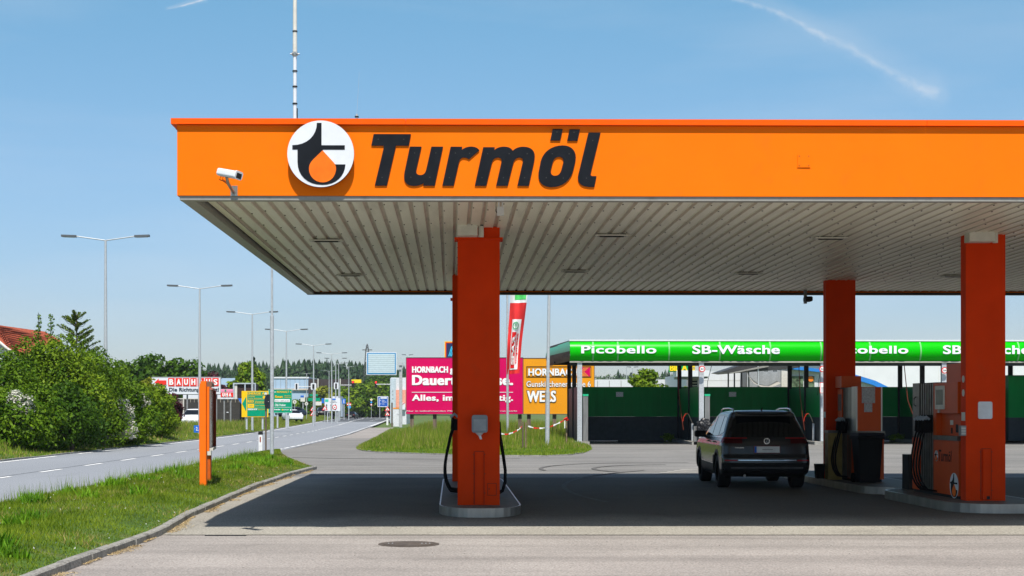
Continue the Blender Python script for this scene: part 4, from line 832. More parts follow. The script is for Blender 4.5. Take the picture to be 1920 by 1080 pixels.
    mb = MB(); text(mb, 'Energie', -0.98, -0.62, 0.49, 0.57, 0.0, WHITE, 0.0, 0.2, 1, 0.002, f2); text(mb, 'tanken', -0.78, -0.52, 0.42, 0.49, 0.0, WHITE, 0.0, 0.2, 1, 0.002, f2)
    return t
pr_ = pump_right()
for o in list(kids(pr_)):   # emblem parts were built in world space: turn them into the pump's frame
    if o.name.split('.')[0] in ('emblem_disc','emblem_letter','emblem_drop','lettering'): o.rotation_euler = (0,0,-A0)
for o in list(kids(pr_)):
    if o.name.split('.')[0] in ('emblem_disc','emblem_letter','emblem_drop','lettering'): pass
def pump_back():
    t = thing('fuel_pump', 'fuel pump with taped notices behind the black wheelie bin', 'fuel pump', (8.14,30.35,0.15), A0, 'fuel pumps'); W = 0.57; L = 1.35
    mb = MB(); mb.box(0,W+0.02,0,L*0.5,0.05,0.98,PUMPOR); mb.build('lower_panel', t, local=True)
    mb = MB(); mb.box(0.02,W-0.02,0.02,L-0.02,-0.01,0.05,DARK); mb.build('plinth', t, local=True)
    MB().box(-0.02,W+0.04,-0.03,L*0.5,0.985,1.07,PSTEEL).build('ledge', t, local=True)
    mb = MB(); mb.box(0.03,W-0.045,0.0,L*0.5,1.072,2.0,PUMPOR); mb.build('upper_panel', t, local=True)
    MB().box(W-0.043,W-0.015,-0.004,L*0.5,1.072,2.0,STEEL).build('corner_trim', t, local=True); MB().box(0.0,0.029,-0.004,0.35,1.072,2.01,STEEL).build('corner_trim', t, local=True)
    mb = MB(); mb.box(0.12,0.40,-0.006,-0.001,1.66,1.99,M('paper',(0.42,0.42,0.43),0.7,var=0.25,scale=30)); mb.box(0.17,0.34,-0.006,-0.001,1.47,1.655,MATS['paper']); mb.build('notice', t, local=True)
    mb = MB(); mb.box(0.05,W-0.05,L*0.5+0.002,L,0.05,2.0,MATS['pump_inner'])
    for k in range(5): y = 0.68+k*0.13; mb.box(-0.004,0.049,y,y+0.055,0.06,1.99,PSTEEL); mb.box(W-0.049,W,y,y+0.055,0.06,1.99,PSTEEL)
    mb.box(0.0,0.03,0.36,0.66,0.06,2.0,PSTEEL); mb.build('hose_bay', t, local=True)
    mb = MB(); mb.box(-0.03,-0.006,L-0.36,L,1.35,1.97,PUMPOR); mb.box(-0.034,-0.0305,L-0.31,L-0.05,1.5,1.86,MATS['screen_grey']); mb.build('screen', t, local=True)
    mb = MB(); mb.box(-0.08,W-0.22,L-0.5,L,2.002,2.25,PUMPOR); mb.build('head', t, local=True)
    MB().box(-0.05,0.06,0.6,1.15,1.02,1.33,RUB).build('nozzle_holder', t, local=True)
    nozzles(t, -1, [0.70+k*0.15 for k in range(3)], 1.27, 0.15, 0.15); return t
pump_back()
def pump_left():
    t = thing('fuel_pump', 'fuel pump hidden behind the near left column with its hoses hanging out on both sides', 'fuel pump', (-0.17,25.3,0.14), A0, 'fuel pumps'); W = 0.66
    mb = MB(); mb.box(0.03,W-0.03,0,2.2,0.0,0.95,RUB); mb.build('lower_panel', t, local=True)
    mb = MB(); mb.box(0.0,W,1.0,2.2,0.96,1.95,PUMPOR); mb.build('upper_panel', t, local=True)
    mb = MB(); mb.box(-0.012,W+0.012,0.15,0.25,0.96,1.95,PSTEEL); mb.box(-0.03,-0.005,0.35,0.45,0.3,1.2,PSTEEL); mb.build('steel_strip', t, local=True)
    mb = MB(); mb.box(-0.02,W+0.02,0.3,0.95,0.96,1.4,RUB); mb.build('nozzle_holder', t, local=True)
    nozzles(t, -1, [0.3,0.6,0.9], 1.38, 0.145, 0.10, 0.028)
    h = MB(); pts = [(W+0.03,0.3,1.30),(W+0.05,0.28,1.05),(W+0.10,0.25,0.75),(W+0.14,0.2,0.45),(W+0.135,0.15,0.25),(W+0.09,0.12,0.10),(W-0.02,0.1,0.03)]; h.tube(pts, 0.03, RUB, 8); h.build('hose', t, local=True)
    mb = MB(); mb.bbox(W,W+0.06,0.24,0.36,1.15,1.32,0.02,RUB,'y',2); mb.build('nozzle', t, local=True)
    return t
pump_left()
D = 31.3; t = thing('cabinet', 'low yellowish cabinet with steel top beside the far right column', 'cabinet', (X(1566,D),D,0.15)); MB().box(X(1553,D),X(1579,D),D,D+0.3,0.15,Z(812,D),M('yellowish',(0.30,0.22,0.07),0.5,var=0.2)).build('body', t); MB().box(X(1552.5,D),X(1580,D),D-0.02,D+0.31,Z(812,D)+0.001,Z(807,D),PSTEEL).build('top', t)
# black wheelie bin
D = 29.75; bx_, by_ = X(1632.5,D), D
t = thing('wheelie_bin', 'black wheelie bin with dark blue lid in front of the rear pump', 'bin', (bx_,by_,0.15)); mb = MB()
lo = [(-0.20,0.04),(0.20,0.04),(0.20,0.48),(-0.20,0.48)]; hi = [(-0.25,-0.02),(0.25,-0.02),(0.25,0.58),(-0.25,0.58)]
mb.add([(bx_+a,by_+b,0.17) for a,b in lo]+[(bx_+a,by_+b,1.13) for a,b in hi], [(0,1,5,4),(1,2,6,5),(2,3,7,6),(3,0,4,7),(0,3,2,1),(4,5,6,7)], M('bin_plastic',(0.010,0.010,0.011),0.6,spec=0.05))
for k in (-0.17,-0.06,0.06,0.17): mb.add([(bx_+k-0.012,by_+0.03,0.2),(bx_+k+0.012,by_+0.03,0.2),(bx_+k*1.3+0.012,by_-0.03,1.05),(bx_+k*1.3-0.012,by_-0.03,1.05)], [(0,1,2,3)], MATS['bin_plastic'])
mb.build('body', t); MB().bbox(bx_-0.275,bx_+0.275,by_-0.06,by_+0.6,1.06,1.125,0.02,MATS['bin_plastic'],'x',2).build('rim', t)
mb = MB(); mb.bbox(bx_-0.27,bx_+0.27,by_-0.07,by_+0.6,1.128,1.19,0.03,M('bin_lid',(0.010,0.012,0.018),0.5),'x',3); mb.tube([(bx_-0.22,by_+0.66,1.12),(bx_+0.22,by_+0.66,1.12)],0.018,DARK,6); mb.build('lid', t)
for s in (-1,1): MB().tube([(bx_+s*0.2,by_+0.5,0.25),(bx_+s*0.25,by_+0.5,0.25)],0.1,RUB,14).build('wheel', t)
D = 31.6; x = X(1539,D); t = MB(); t.add([(x-0.08,D,0.16),(x+0.07,D,0.16),(x+0.07,D+0.2,0.16),(x-0.08,D+0.2,0.16),(x-0.1,D-0.02,0.48),(x+0.09,D-0.02,0.48),(x+0.09,D+0.22,0.48),(x-0.1,D+0.22,0.48)],[(0,1,5,4),(1,2,6,5),(2,3,7,6),(3,0,4,7),(0,3,2,1),(4,5,6,7)],MATS['bin_plastic']); t.build('bucket', label='small dark bucket on the island left of the far right column', cat='bucket')
D = 27.3; MB().bbox(X(1703,D),X(1716,D)+0.2,D,D+0.4,0.155,0.155+0.66,0.02,DARK,'z',2).build('waste_box', label='dark box standing behind the front right pump', cat='box')
# manhole
t = thing('manhole_cover', 'round iron manhole cover in the sunlit concrete before the left column', 'manhole cover', (X(766.5,18.62),18.62,gz(18.6)))
n = 48; r = 0.395; mb = MB(); IR = ground_mat('cast_iron', (0.085,0.068,0.056), 0.25, 6, 60, ((0.16,0.13,0.10),9,0.5,0.7,0.5), rough=0.6)
mb.prism([(X(766.5,18.62)+r*math.cos(2*math.pi*k/n),18.62+r*math.sin(2*math.pi*k/n)) for k in range(n)], gz(18)-0.05, gz(18)+0.007, IR); mb.build('ring', t)
r = 0.33; mb = MB(); mb.prism([(X(766.5,18.62)+r*math.cos(2*math.pi*k/n),18.62+r*math.sin(2*math.pi*k/n)) for k in range(n)], gz(18)+0.008, gz(18)+0.012, IR)
for a in (-0.26,-0.21,0.17,0.22,0.27): mb.box(X(766.5,18.62)+a-0.008,X(766.5,18.62)+a+0.008,18.6,18.64,gz(18)+0.0125,gz(18)+0.016,GALV)
mb.build('lid', t)
# drain slot by the joint
D = 19.9; MB().box(X(385,D),X(462,D),D-0.05,D+0.03,gz(D)-0.02,gz(D)+0.009,DARK).build('drain_grate', label='narrow dark drain slot in the concrete left of the canopy shadow corner', cat='drain')
# ------------------------------------------------------------------ cars
CARP = M('car_paint_black', (0.020,0.021,0.023), 0.20, 0.0, var=0.02, spec=0.55); CARG = M('car_glass', (0.004,0.005,0.006), 0.05, 0.0, spec=0.45, var=0.0)
CARD = M('car_trim', (0.015,0.015,0.016), 0.55); CARC = M('car_chrome', (0.55,0.55,0.56), 0.2, 0.9); TAIL = M('tail_red', (0.30,0.008,0.012), 0.12); TAILD = M('tail_dark', (0.045,0.003,0.004), 0.1)
TYRE = M('tyre', (0.014,0.014,0.015), 0.8); RIM = M('rim', (0.22,0.22,0.23), 0.3, 0.8)
class Body:
    """stack of rounded plan outlines; levels (z, y_rear, y_front, half width)"""
    def __init__(s, lev, rr=0.16, rf=0.35): s.lev = lev; s.rr = rr; s.rf = rf; s.z = [l[0] for l in lev]
    def g(s, z, i): return float(np.interp(z, s.z, [l[i] for l in s.lev]))
    def rear(s, x, z, off=0.0):
        W = s.g(z,3); r = min(s.rr, W*0.4); yr = s.g(z,1); a = abs(x); bul = 0.05*(a/W)**2
        if a <= W-r: y = yr+bul
        else: q = min(1.0, (a-(W-r))/r); y = yr+bul+r-r*math.sqrt(max(0.0, 1-q*q))
        return (x, y-off, z)
    def side(s, y, z, sg, off=0.0):
        W = s.g(z,3); yr = s.g(z,1)+0.05; yf = s.g(z,2); r = min(s.rr, W*0.4); x = W
        if y < yr+r: q = (yr+r-y)/r; x = W-r+r*math.sqrt(max(0,1-min(1,q)**2))
        if y > yf-s.rf: q = (y-(yf-s.rf))/s.rf; x = W-0.2+0.2*math.sqrt(max(0,1-min(1,q)**2))
        return (sg*(x+off), y, z)
    def outline(s, z):
        W, yr, yf = s.g(z,3), s.g(z,1), s.g(z,2); r = min(s.rr, W*0.4); pts = []
        for k in range(-6, 7): x = (W-r)*k/6; pts.append(s.rear(x, z)[:2])
        for k in range(1, 6): t = k/6*math.pi/2; pts.append(s.rear(W-r+r*math.sin(t), z)[:2])
        ys = np.linspace(yr+0.05+r, yf-s.rf, 10)
        for y in ys: pts.append((W, float(y)))
        for k in range(1, 7): t = k/6; y = yf-s.rf+s.rf*math.sin(t*math.pi/2); pts.append((W-0.2+0.2*math.cos(t*math.pi/2), y))
        fx = W-0.2
        for k in range(1, 7): pts.append((fx-2*fx*k/7, yf+0.06*(1-(1-2*k/7)**2)))
        right = pts
        left = [(-a, b) for a, b in right[::-1] if a > 1e-6]
        # assemble closed loop: rear centre .. right .. front .. left
        n = 13; rear = pts[:n]; rest = pts[n:n+5+10+6]; front = pts[n+21:]
        mir = [(-a, b) for a, b in rest][::-1]
        return rear+rest+front+mir
    def mesh(s, mat, m2=None, dz=0.035, zcut=None, crown=0.03):
        zs = sorted(set([round(v,4) for v in np.arange(s.z[0], s.z[-1], dz)]+s.z)); mb = MB(); rows = [s.outline(z) for z in zs]; n = len(rows[0]); vs = []
        for z, rw in zip(zs, rows): vs += [(x,y,z) for x,y in rw]
        lo = [(j*n+i,j*n+(i+1)%n,(j+1)*n+(i+1)%n,(j+1)*n+i) for j in range(len(zs)-1) for i in range(n) if not (m2 and zs[j] < zcut)]
        lo2 = [(j*n+i,j*n+(i+1)%n,(j+1)*n+(i+1)%n,(j+1)*n+i) for j in range(len(zs)-1) for i in range(n) if (m2 and zs[j] < zcut)]
        mb.add(vs, lo, mat, True)
        k = len(zs)-1; top = rows[-1]; cyy = sum(p[1] for p in top)/n; sc = [(x*0.8, cyy+(y-cyy)*0.9, zs[-1]+crown*0.6) for x, y in top]
        b = len(mb.v); mb.v += sc; mi = mb.mi(mat)
        for i in range(n): mb.f.append((k*n+i,k*n+(i+1)%n,b+(i+1)%n,b+i)); mb.m.append(mi); mb.sm.append(True)
        mb.v.append((0,cyy,zs[-1]+crown)); c = len(mb.v)-1
        for i in range(n): mb.f.append((b+i,b+(i+1)%n,c)); mb.m.append(mi); mb.sm.append(True)
        if lo2:
            m2i = mb.mi(m2)
            for f in lo2: mb.f.append(f); mb.m.append(m2i); mb.sm.append(True)
        mb.f.append(tuple(range(n))[::-1]); mb.m.append(mb.mi(CARD)); mb.sm.append(False); return mb
    def patch_rear(s, mb, x0, x1, z0, z1, mat, off=0.006, nx=10, nz=4, x0t=None, x1t=None):
        vs = []
        for j in range(nz+1):
            z = z0+(z1-z0)*j/nz; t = j/nz; a = x0+((x0t if x0t is not None else x0)-x0)*t; b = x1+((x1t if x1t is not None else x1)-x1)*t
            W = s.g(z,3)-0.004
            for i in range(nx+1): x = a+(b-a)*i/nx; x = max(-W, min(W, x)); vs.append(s.rear(x, z, off))
        n = nx+1; mb.add(vs, [(j*n+i,j*n+i+1,(j+1)*n+i+1,(j+1)*n+i) for j in range(nz) for i in range(nx)], mat, True)
    def patch_side(s, mb, quad, sg, mat, off=0.006, n=6):
        """quad: (y,z) corners bottom-rear, bottom-front, top-front, top-rear"""
        vs = []
        for j in range(n+1):
            for i in range(n+1):
                u, v = i/n, j/n; y = (quad[0][0]*(1-u)+quad[1][0]*u)*(1-v)+(quad[3][0]*(1-u)+quad[2][0]*u)*v; z = (quad[0][1]*(1-u)+quad[1][1]*u)*(1-v)+(quad[3][1]*(1-u)+quad[2][1]*u)*v
                vs.append(s.side(y, z, sg, off))
        m = n+1; mb.add(vs, [(j*m+i,j*m+i+1,(j+1)*m+i+1,(j+1)*m+i) for j in range(n) for i in range(n)], mat, True)
def wheel(t, x, y, r=0.35, wd=0.24, detail=True):
    mb = MB(); sg = 1 if x > 0 else -1; n = 28; prof = [(0,r*0.62),(0,r*0.93),(0.03,r),(wd-0.03,r),(wd,r*0.93),(wd,r*0.6)]; vs = []
    for px_, rr in prof:
        for k in range(n): a = 2*math.pi*k/n; vs.append((x-sg*px_, y+rr*math.cos(a), r+rr*math.sin(a)))
    mb.add(vs, [(j*n+i,j*n+(i+1)%n,(j+1)*n+(i+1)%n,(j+1)*n+i) for j in range(len(prof)-1) for i in range(n)], TYRE, True)
    w_ = mb.build('tyre', None); 
    wl = bpy.data.objects.new('wheel', None); S.collection.objects.link(wl); wl.parent = t; w_.parent = wl
    mb = MB(); 
    def ring(r0, r1, d, m):
        vs = []
        for rr, dd in ((r0,d),(r1,d)): vs += [(x-sg*dd, y+rr*math.cos(2*math.pi*k/n), r+rr*math.sin(2*math.pi*k/n)) for k in range(n)]
        mb.add(vs, [(i,(i+1)%n,n+(i+1)%n,n+i) for i in range(n)], m)
    ring(r*0.66, r*0.58, 0.008, RIM); mb.add([(x-sg*0.07, y+r*0.6*math.cos(2*math.pi*k/n), r+r*0.6*math.sin(2*math.pi*k/n)) for k in range(n)], [tuple(range(n))], DARK)
    for k in range(5):
        a = 2*math.pi*k/5+0.3; c, s_ = math.cos(a), math.sin(a)
        for q in (-0.035,0.035):
            p0 = (y+q*-s_*0.3, r+q*c*0.3); p1 = (y+r*0.6*c-q*s_*1.3, r+r*0.6*s_+q*c*1.3)
            d = 0.016; mb.add([(x-sg*0.01,p0[0]-d*-s_,p0[1]-d*c),(x-sg*0.01,p0[0]+d*-s_,p0[1]+d*c),(x-sg*0.01,p1[0]+d*-s_,p1[1]+d*c),(x-sg*0.01,p1[0]-d*-s_,p1[1]-d*c)], [(0,1,2,3)], RIM)
    mb.add([(x-sg*0.005, y+0.05*math.cos(2*math.pi*k/12), r+0.05*math.sin(2*math.pi*k/12)) for k in range(12)], [tuple(range(12))], RIM)
    mb.build('rim', wl)
def suv():
    t = thing('parked_car', 'black estate SUV seen from behind between the canopy columns', 'car', (X(1440,30.0)-0.02, 29.95, 0), math.radians(-1.6))
    lev = [(0.26,0.30,4.45,0.84),(0.34,0.12,4.62,0.90),(0.42,0.05,4.69,0.915),(0.56,0.0,4.70,0.92),(0.66,0.01,4.70,0.92),(0.74,0.07,4.66,0.92),(0.92,0.10,4.52,0.915),(1.00,0.12,4.30,0.90),(1.06,0.15,3.75,0.875),(1.10,0.19,3.50,0.86),(1.30,0.31,3.10,0.79),(1.50,0.45,2.72,0.715),(1.575,0.44,2.50,0.685),(1.61,0.42,2.30,0.655),(1.635,0.52,2.1,0.60)]
    B = Body(lev, 0.2); mb = B.mesh(CARP, CARD, zcut=0.40)
    o = mb.build('body', t, local=True)
    for y in (0.98, 3.77):       # wheel arches
        bm = bmesh.new(); bmesh.ops.create_cone(bm, cap_ends=True, segments=32, radius1=0.405, radius2=0.405, depth=2.4, matrix=Matrix.Translation((0,y,0.36)) @ Matrix.Rotation(math.pi/2,4,'Y')); me = bpy.data.meshes.new('cut'); bm.to_mesh(me); me.materials.append(CARD)
        co = bpy.data.objects.new('cut', me); S.collection.objects.link(co); co.parent = t
        md = o.modifiers.new('b', 'BOOLEAN'); md.object = co; md.operation = 'DIFFERENCE'; md.solver = 'EXACT'
        dg = bpy.context.evaluated_depsgraph_get(); me2 = bpy.data.meshes.new_from_object(o.evaluated_get(dg)); o.modifiers.clear(); old = o.data; o.data = me2; bpy.data.objects.remove(co)
        for sg in (-1,1):        # cladding
            n = 24; vs = []
            for k in range(n+1):
                a = math.radians(-12+204*k/n); 
                for rr, oo in ((0.405,0.012),(0.47,0.004)):
                    yy, zz = y+rr*math.cos(a), 0.36+rr*math.sin(a); zz = max(zz, 0.27); p = B.side(yy, zz, sg, oo); vs.append(p)
            m_ = MB(); m_.add(vs, [(2*i,2*i+1,2*i+3,2*i+2) for i in range(n)], CARD, True); m_.build('wheel_arch', t, local=True)
        mb = MB(); mb.box(-0.62,0.62,y-0.05,y+0.05,0.3,0.4,CARD); mb.build('axle', t, local=True)
    for y in (0.98,3.77):
        for x in (-0.905,0.905): wheel(t, x, y, 0.36, 0.25)
    mb = MB(); B.patch_rear(mb, -0.80,0.80,1.105,1.53,CARG,0.008,14,8,-0.60,0.60); mb.build('rear_window', t, local=True)
    mb = MB(); mb.add([(-0.62,0.36,1.548),(0.62,0.36,1.548),(0.58,0.56,1.636),(-0.58,0.56,1.636),(-0.62,0.34,1.535),(0.62,0.34,1.535)], [(0,1,2,3),(4,5,1,0)], CARP); mb.build('spoiler', t, local=True)
    for sg in (-1,1):
        for q in (((2.05,1.11),(3.30,1.11),(2.78,1.49),(2.10,1.53)),((1.10,1.12),(1.98,1.11),(2.02,1.53),(1.22,1.54)),((0.52,1.20),(1.03,1.12),(1.14,1.53),(0.74,1.50))):
            m_ = MB(); B.patch_side(m_, q, sg, CARG); m_.build('side_window', t, local=True)
        m_ = MB(); B.patch_side(m_, ((0.42,1.085),(3.45,1.075),(3.44,1.09),(0.42,1.10)), sg, CARC, 0.008, 10); m_.build('window_trim', t, local=True)
        m_ = MB(); B.patch_side(m_, ((1.46,0.38),(3.30,0.38),(3.30,0.52),(1.46,0.50)), sg, CARD, 0.012); B.patch_side(m_, ((1.46,0.505),(3.30,0.525),(3.30,0.54),(1.46,0.52)), sg, CARC, 0.010); m_.build('sill_trim', t, local=True)
        m_ = MB()
        for yy in (2.03,1.25): B.patch_side(m_, ((yy,0.55),(yy+0.008,0.55),(yy+0.008,1.07),(yy,1.07)), sg, CARD, 0.003)
        m_.build('door_gap', t, local=True)
        for yy in (2.15,1.3): 
            p = B.side(yy, 0.98, sg); m_ = MB(); m_.bbox(min(p[0],p[0]+sg*0.045), max(p[0],p[0]+sg*0.045), yy, yy+0.2, 0.965, 0.995, 0.01, CARP, 'y', 2); m_.build('door_handle', t, local=True)
        m_ = MB(); p = B.side(3.05,1.08,sg); m_.bbox(min(p[0],p[0]+sg*0.25), max(p[0],p[0]+sg*0.25), 3.0,3.14,1.05,1.20,0.045,CARD,'y',4); m_.tube([(p[0],3.06,1.06),(p[0]+sg*0.1,3.06,1.08)],0.025,CARD,6); m_.build('wing_mirror', t, local=True)
        m_ = MB(); m_.tube([(sg*0.60,0.62,1.61),(sg*0.61,0.72,1.685),(sg*0.62,1.2,1.70),(sg*0.62,2.0,1.695),(sg*0.61,2.3,1.66),(sg*0.61,2.38,1.60)],0.016,CARC,6); m_.build('roof_rail', t, local=True)
        # tail lamp: upper red bar, dark body, wrapping to the side
        m_ = MB(); a, b = (0.50,0.905) if sg > 0 else (-0.905,-0.50)
        B.patch_rear(m_, a, b, 0.965, 1.065, TAILD, 0.012, 8, 3); 
        B.patch_rear(m_, (0.40 if sg > 0 else -0.905), (0.905 if sg > 0 else -0.40), 1.068, 1.088, TAIL, 0.014, 8, 1); m_.build('tail_lamp', t, local=True)
        m_ = MB(); B.patch_side(m_, ((0.27,0.97),(0.62,1.02),(0.66,1.07),(0.27,1.07)), sg, TAIL, 0.010, 4); m_.build('side_lamp', t, local=True)
        m_ = MB(); B.patch_rear(m_, *( (0.62,0.87) if sg > 0 else (-0.87,-0.62) ), 0.60, 0.625, TAIL, 0.010, 4, 1); m_.build('reflector', t, local=True)
    m_ = MB(); B.patch_rear(m_, -0.60, -0.12, 0.612, 0.626, CARC, 0.011, 6, 1); B.patch_rear(m_, 0.35, 0.60, 0.612, 0.626, CARC, 0.011, 6, 1); B.patch_rear(m_, -0.12, 0.35, 0.612, 0.618, CARC, 0.011, 6, 1); m_.build('chrome_strip', t, local=True)
    m_ = MB(); B.patch_rear(m_, -0.75, 0.75, 0.44, 0.475, M('silver_trim',(0.18,0.18,0.19),0.3,0.6), 0.012, 10, 1, ); m_.build('lower_trim', t, local=True)
    m_ = MB(); B.patch_rear(m_, -0.86,0.86,0.715,0.722,CARD,0.006,12,1); B.patch_rear(m_, -0.66,0.66,0.925,0.931,CARD,0.006,12,1); 
    for s_ in (-1,1): m_.add([B.rear(s_*0.42,0.93,0.006),B.rear(s_*0.425,0.93,0.006),B.rear(s_*0.315,0.735,0.006),B.rear(s_*0.31,0.735,0.006)],[(0,1,2,3)],CARD)
    m_.build('tailgate_gap', t, local=True)
    yr = 0.085; m_ = MB(); m_.box(-0.27,0.27,yr-0.03,yr-0.018,0.765,0.915,M('plate_frame',(0.25,0.03,0.03),0.5)); m_.box(-0.26,0.26,yr-0.034,yr-0.0305,0.775,0.905,M('plate_white2',(0.75,0.75,0.73),0.5)); m_.box(-0.26,-0.215,yr-0.037,yr-0.0345,0.775,0.905,BLUE); m_.box(-0.10,0.12,yr-0.037,yr-0.0345,0.835,0.845,GREY); m_.build('number_plate', t, local=True)
    m_ = MB(); n = 24; yl = 0.085
    for k in range(n):
        a, b = 2*math.pi*k/n, 2*math.pi*(k+1)/n; m_.add([(0.062*math.cos(a),yl,1.015+0.062*math.sin(a)),(0.062*math.cos(b),yl,1.015+0.062*math.sin(b)),(0.052*math.cos(b),yl,1.015+0.052*math.sin(b)),(0.052*math.cos(a),yl,1.015+0.052*math.sin(a))],[(0,1,2,3)],CARC)
    for x0, z0, x1, z1 in ((-0.025,0.055,0,0.005),(0.025,0.055,0,0.005),(-0.05,0.02,-0.02,-0.045),(-0.02,-0.045,0,-0.005),(0,-0.005,0.02,-0.045),(0.02,-0.045,0.05,0.02)): m_.tube([(x0,yl,1.015+z0),(x1,yl,1.015+z1)],0.005,CARC,4)
    m_.build('badge', t, local=True)
    m_ = MB(); text(m_, 'TIGUAN', -0.66,-0.48,0.865,0.885,0.093,CARC,0.02); m_.build('model_badge', t, local=True)
    m_ = MB(); m_.add([(-0.02,0.75,1.655),(0.02,0.75,1.655),(0.008,0.62,1.72),(-0.008,0.62,1.72),(0,0.85,1.655)],[(0,1,2,3),(0,3,4),(1,4,2)],DARK); m_.build('aerial_fin', t, local=True)
    m_ = MB(); m_.tube([(-0.45,0.35,0.30),(-0.45,0.16,0.29)],0.03,CARC,8); m_.build('tailpipe', t, local=True)
    return t
suv()
def small_car(lab, loc, rz, paint, kind='car', facing=1, sc=1.0):
    t = thing('parked_car' if kind == 'car' else kind, lab, 'car', loc, rz, 'cars in the distance'); lev = [(0.22,0.2,4.1,0.80),(0.35,0.02,4.28,0.86),(0.6,0,4.3,0.88),(0.8,0.06,4.2,0.87),(0.9,0.12,3.9,0.85),(0.97,0.2,3.2,0.82),(1.2,0.55,2.7,0.72),(1.38,1.0,2.3,0.64),(1.42,1.2,2.1,0.56)]
    B = Body(lev, 0.18); B.mesh(paint, CARD, zcut=0.30, dz=0.08).build('body', t, local=True)
    m_ = MB(); B.patch_rear(m_, -0.70,0.70,1.0,1.34,CARG,0.02,6,4,-0.58,0.58); m_.build('rear_window', t, local=True)
    m_ = MB(); vs = []
    for z in (1.0,1.33):
        W = B.g(z,3); yf = B.g(z,2); vs += [(-W*0.86,yf+0.01,z+0.02),(W*0.86,yf+0.01,z+0.02)]
    vs[0:2] = [(v[0],v[1]+0.02,v[2]) for v in vs[0:2]]; m_.add([(v[0],v[1]+0.05,v[2]+0.02) for v in vs], [(0,1,3,2)], CARG); m_.build('windscreen', t, local=True)
    for sg in (-1,1):
        m_ = MB(); B.patch_side(m_, ((0.75,1.0),(2.9,1.0),(2.35,1.33),(1.1,1.33)), sg, CARG, 0.012); m_.build('side_window', t, local=True)
        p = B.side(2.75,0.98,sg); MB().bbox(min(p[0],p[0]+sg*0.2),max(p[0],p[0]+sg*0.2),2.7,2.8,0.95,1.08,0.03,paint,'y',2).build('wing_mirror', t, local=True)
        for y in (0.75,3.4):
            m_ = MB(); m_.tube([(sg*0.72,y,0.3),(sg*0.895,y,0.3)],0.31,TYRE,16); m_.tube([(sg*0.89,y,0.3),(sg*0.905,y,0.3)],0.19,RIM,12); m_.build('wheel', t, local=True)
        m_ = MB(); B.patch_rear(m_, *((0.62,0.86) if sg > 0 else (-0.86,-0.62)), 0.74, 0.86, TAIL, 0.012, 3, 1); m_.build('tail_lamp', t, local=True)
        m_ = MB(); m_.box(sg*0.74-0.1,sg*0.74+0.1,4.13,4.24,0.62,0.74,WHITE); m_.build('headlight', t, local=True)
    m_ = MB(); m_.box(-0.25,0.25,-0.02,-0.005,0.5,0.6,MATS['plate_white2']); m_.build('number_plate', t, local=True); return t
WCAR = M('car_white', (0.75,0.77,0.80), 0.25); DCAR = M('car_dark_blue', (0.03,0.045,0.07), 0.25, 0.3); BCAR = M('car_black', (0.012,0.013,0.014), 0.25)
small_car('white car coming towards the camera before the grey wall', (X(372,112),112,0.34), math.radians(183), WCAR)
small_car('white car on the side road right below the green direction board', (X(541,176),176,0.34), math.radians(200), WCAR)
small_car('dark blue car on the side road left of the red warning triangles', (X(572,205),205,0.75), math.radians(118), DCAR)
small_car('dark grey car left of the big white lane sign', (X(603,225),225,0.75), math.radians(190), BCAR)
small_car('small black car driving away on the main road before the traffic lights', (X(657,292),292,0.01), math.radians(-6), BCAR)
# ------------------------------------------------------------------ totem, posts and lamps beside the road
D = 28.3; x0 = X(375,D); t = thing('info_pillar', 'orange pillar with framed display panel standing in the grass verge', 'sign', (x0+0.06,D,0.1))
TOT = M('totem_orange',(0.85,0.16,0.008),0.38,var=0.04)
MB().bbox(x0,x0+0.135,D-0.07,D+0.07,0.0,Z(719,D),0.02,TOT,'z',2).build('post', t)
MB().bbox(x0+0.015,x0+0.135,D-0.05,D+0.05,Z(719,D)+0.001,Z(714.5,D),0.02,TOT,'z',2).build('post_cap', t)
MB().box(x0-0.012,x0-0.001,D-0.03,D+0.06,Z(847,D),Z(726,D),TOT).build('side_strip', t)
D2 = 29.9; x2 = X(385.5,D2); 
MB().bbox(x2,x2+0.115,D2-0.07,D2+0.07,0.05,Z(718,D2),0.02,M('totem_back',(0.55,0.10,0.012),0.45),'z',2).build('post', t)
fr2 = Matrix.Translation((x0+0.155,D-0.02,0)) @ Matrix.Rotation(math.radians(7.6),4,'Z')
mb = MB(); mb.box(-0.015,0.03,0,0.06,Z(846,D),Z(725,D),TOT,fr2); mb.box(-0.012,0.09,0.061,1.55,Z(727,D)-0.04,Z(727,D),M('totem_frame',(0.45,0.16,0.13),0.4),fr2); mb.box(-0.012,0.10,0.061,1.55,Z(845,D),Z(845,D)+0.05,OFFW,fr2); mb.box(0.0,0.10,1.50,1.56,Z(845,D)+0.051,Z(727,D)-0.041,M('totem_edge',(0.25,0.035,0.01),0.4),fr2); mb.build('frame', t)
MB().box(0.0,0.05,0.062,1.49,Z(845,D)+0.051,Z(727,D)-0.041,M('display_grey',(0.20,0.175,0.155),0.15,var=0.25,scale=1.5,spec=0.8),fr2).build('display_panel', t)
n = 12; mb = MB(); yy = 29.1; 
vs = [(X(386.5,yy)+0.0+0.11*0.5*(1-math.cos(math.pi*k/n)), yy, Z(719,D)+0.06*math.sin(math.pi*k/n)) for k in range(n+1)]
mb.wall([(v[0],v[2]) for v in vs]+[(vs[-1][0],Z(724,D)),(vs[0][0],Z(724,D))], yy, yy+0.3, M('totem_cap',(0.22,0.12,0.08),0.5)); mb.build('top_cap', t)
MB().box(X(386,D2)-0.02,X(386,D2)+0.13,D2-0.12,D2-0.075,Z(858,D),Z(847,D),OFFW).build('crossbar', t)
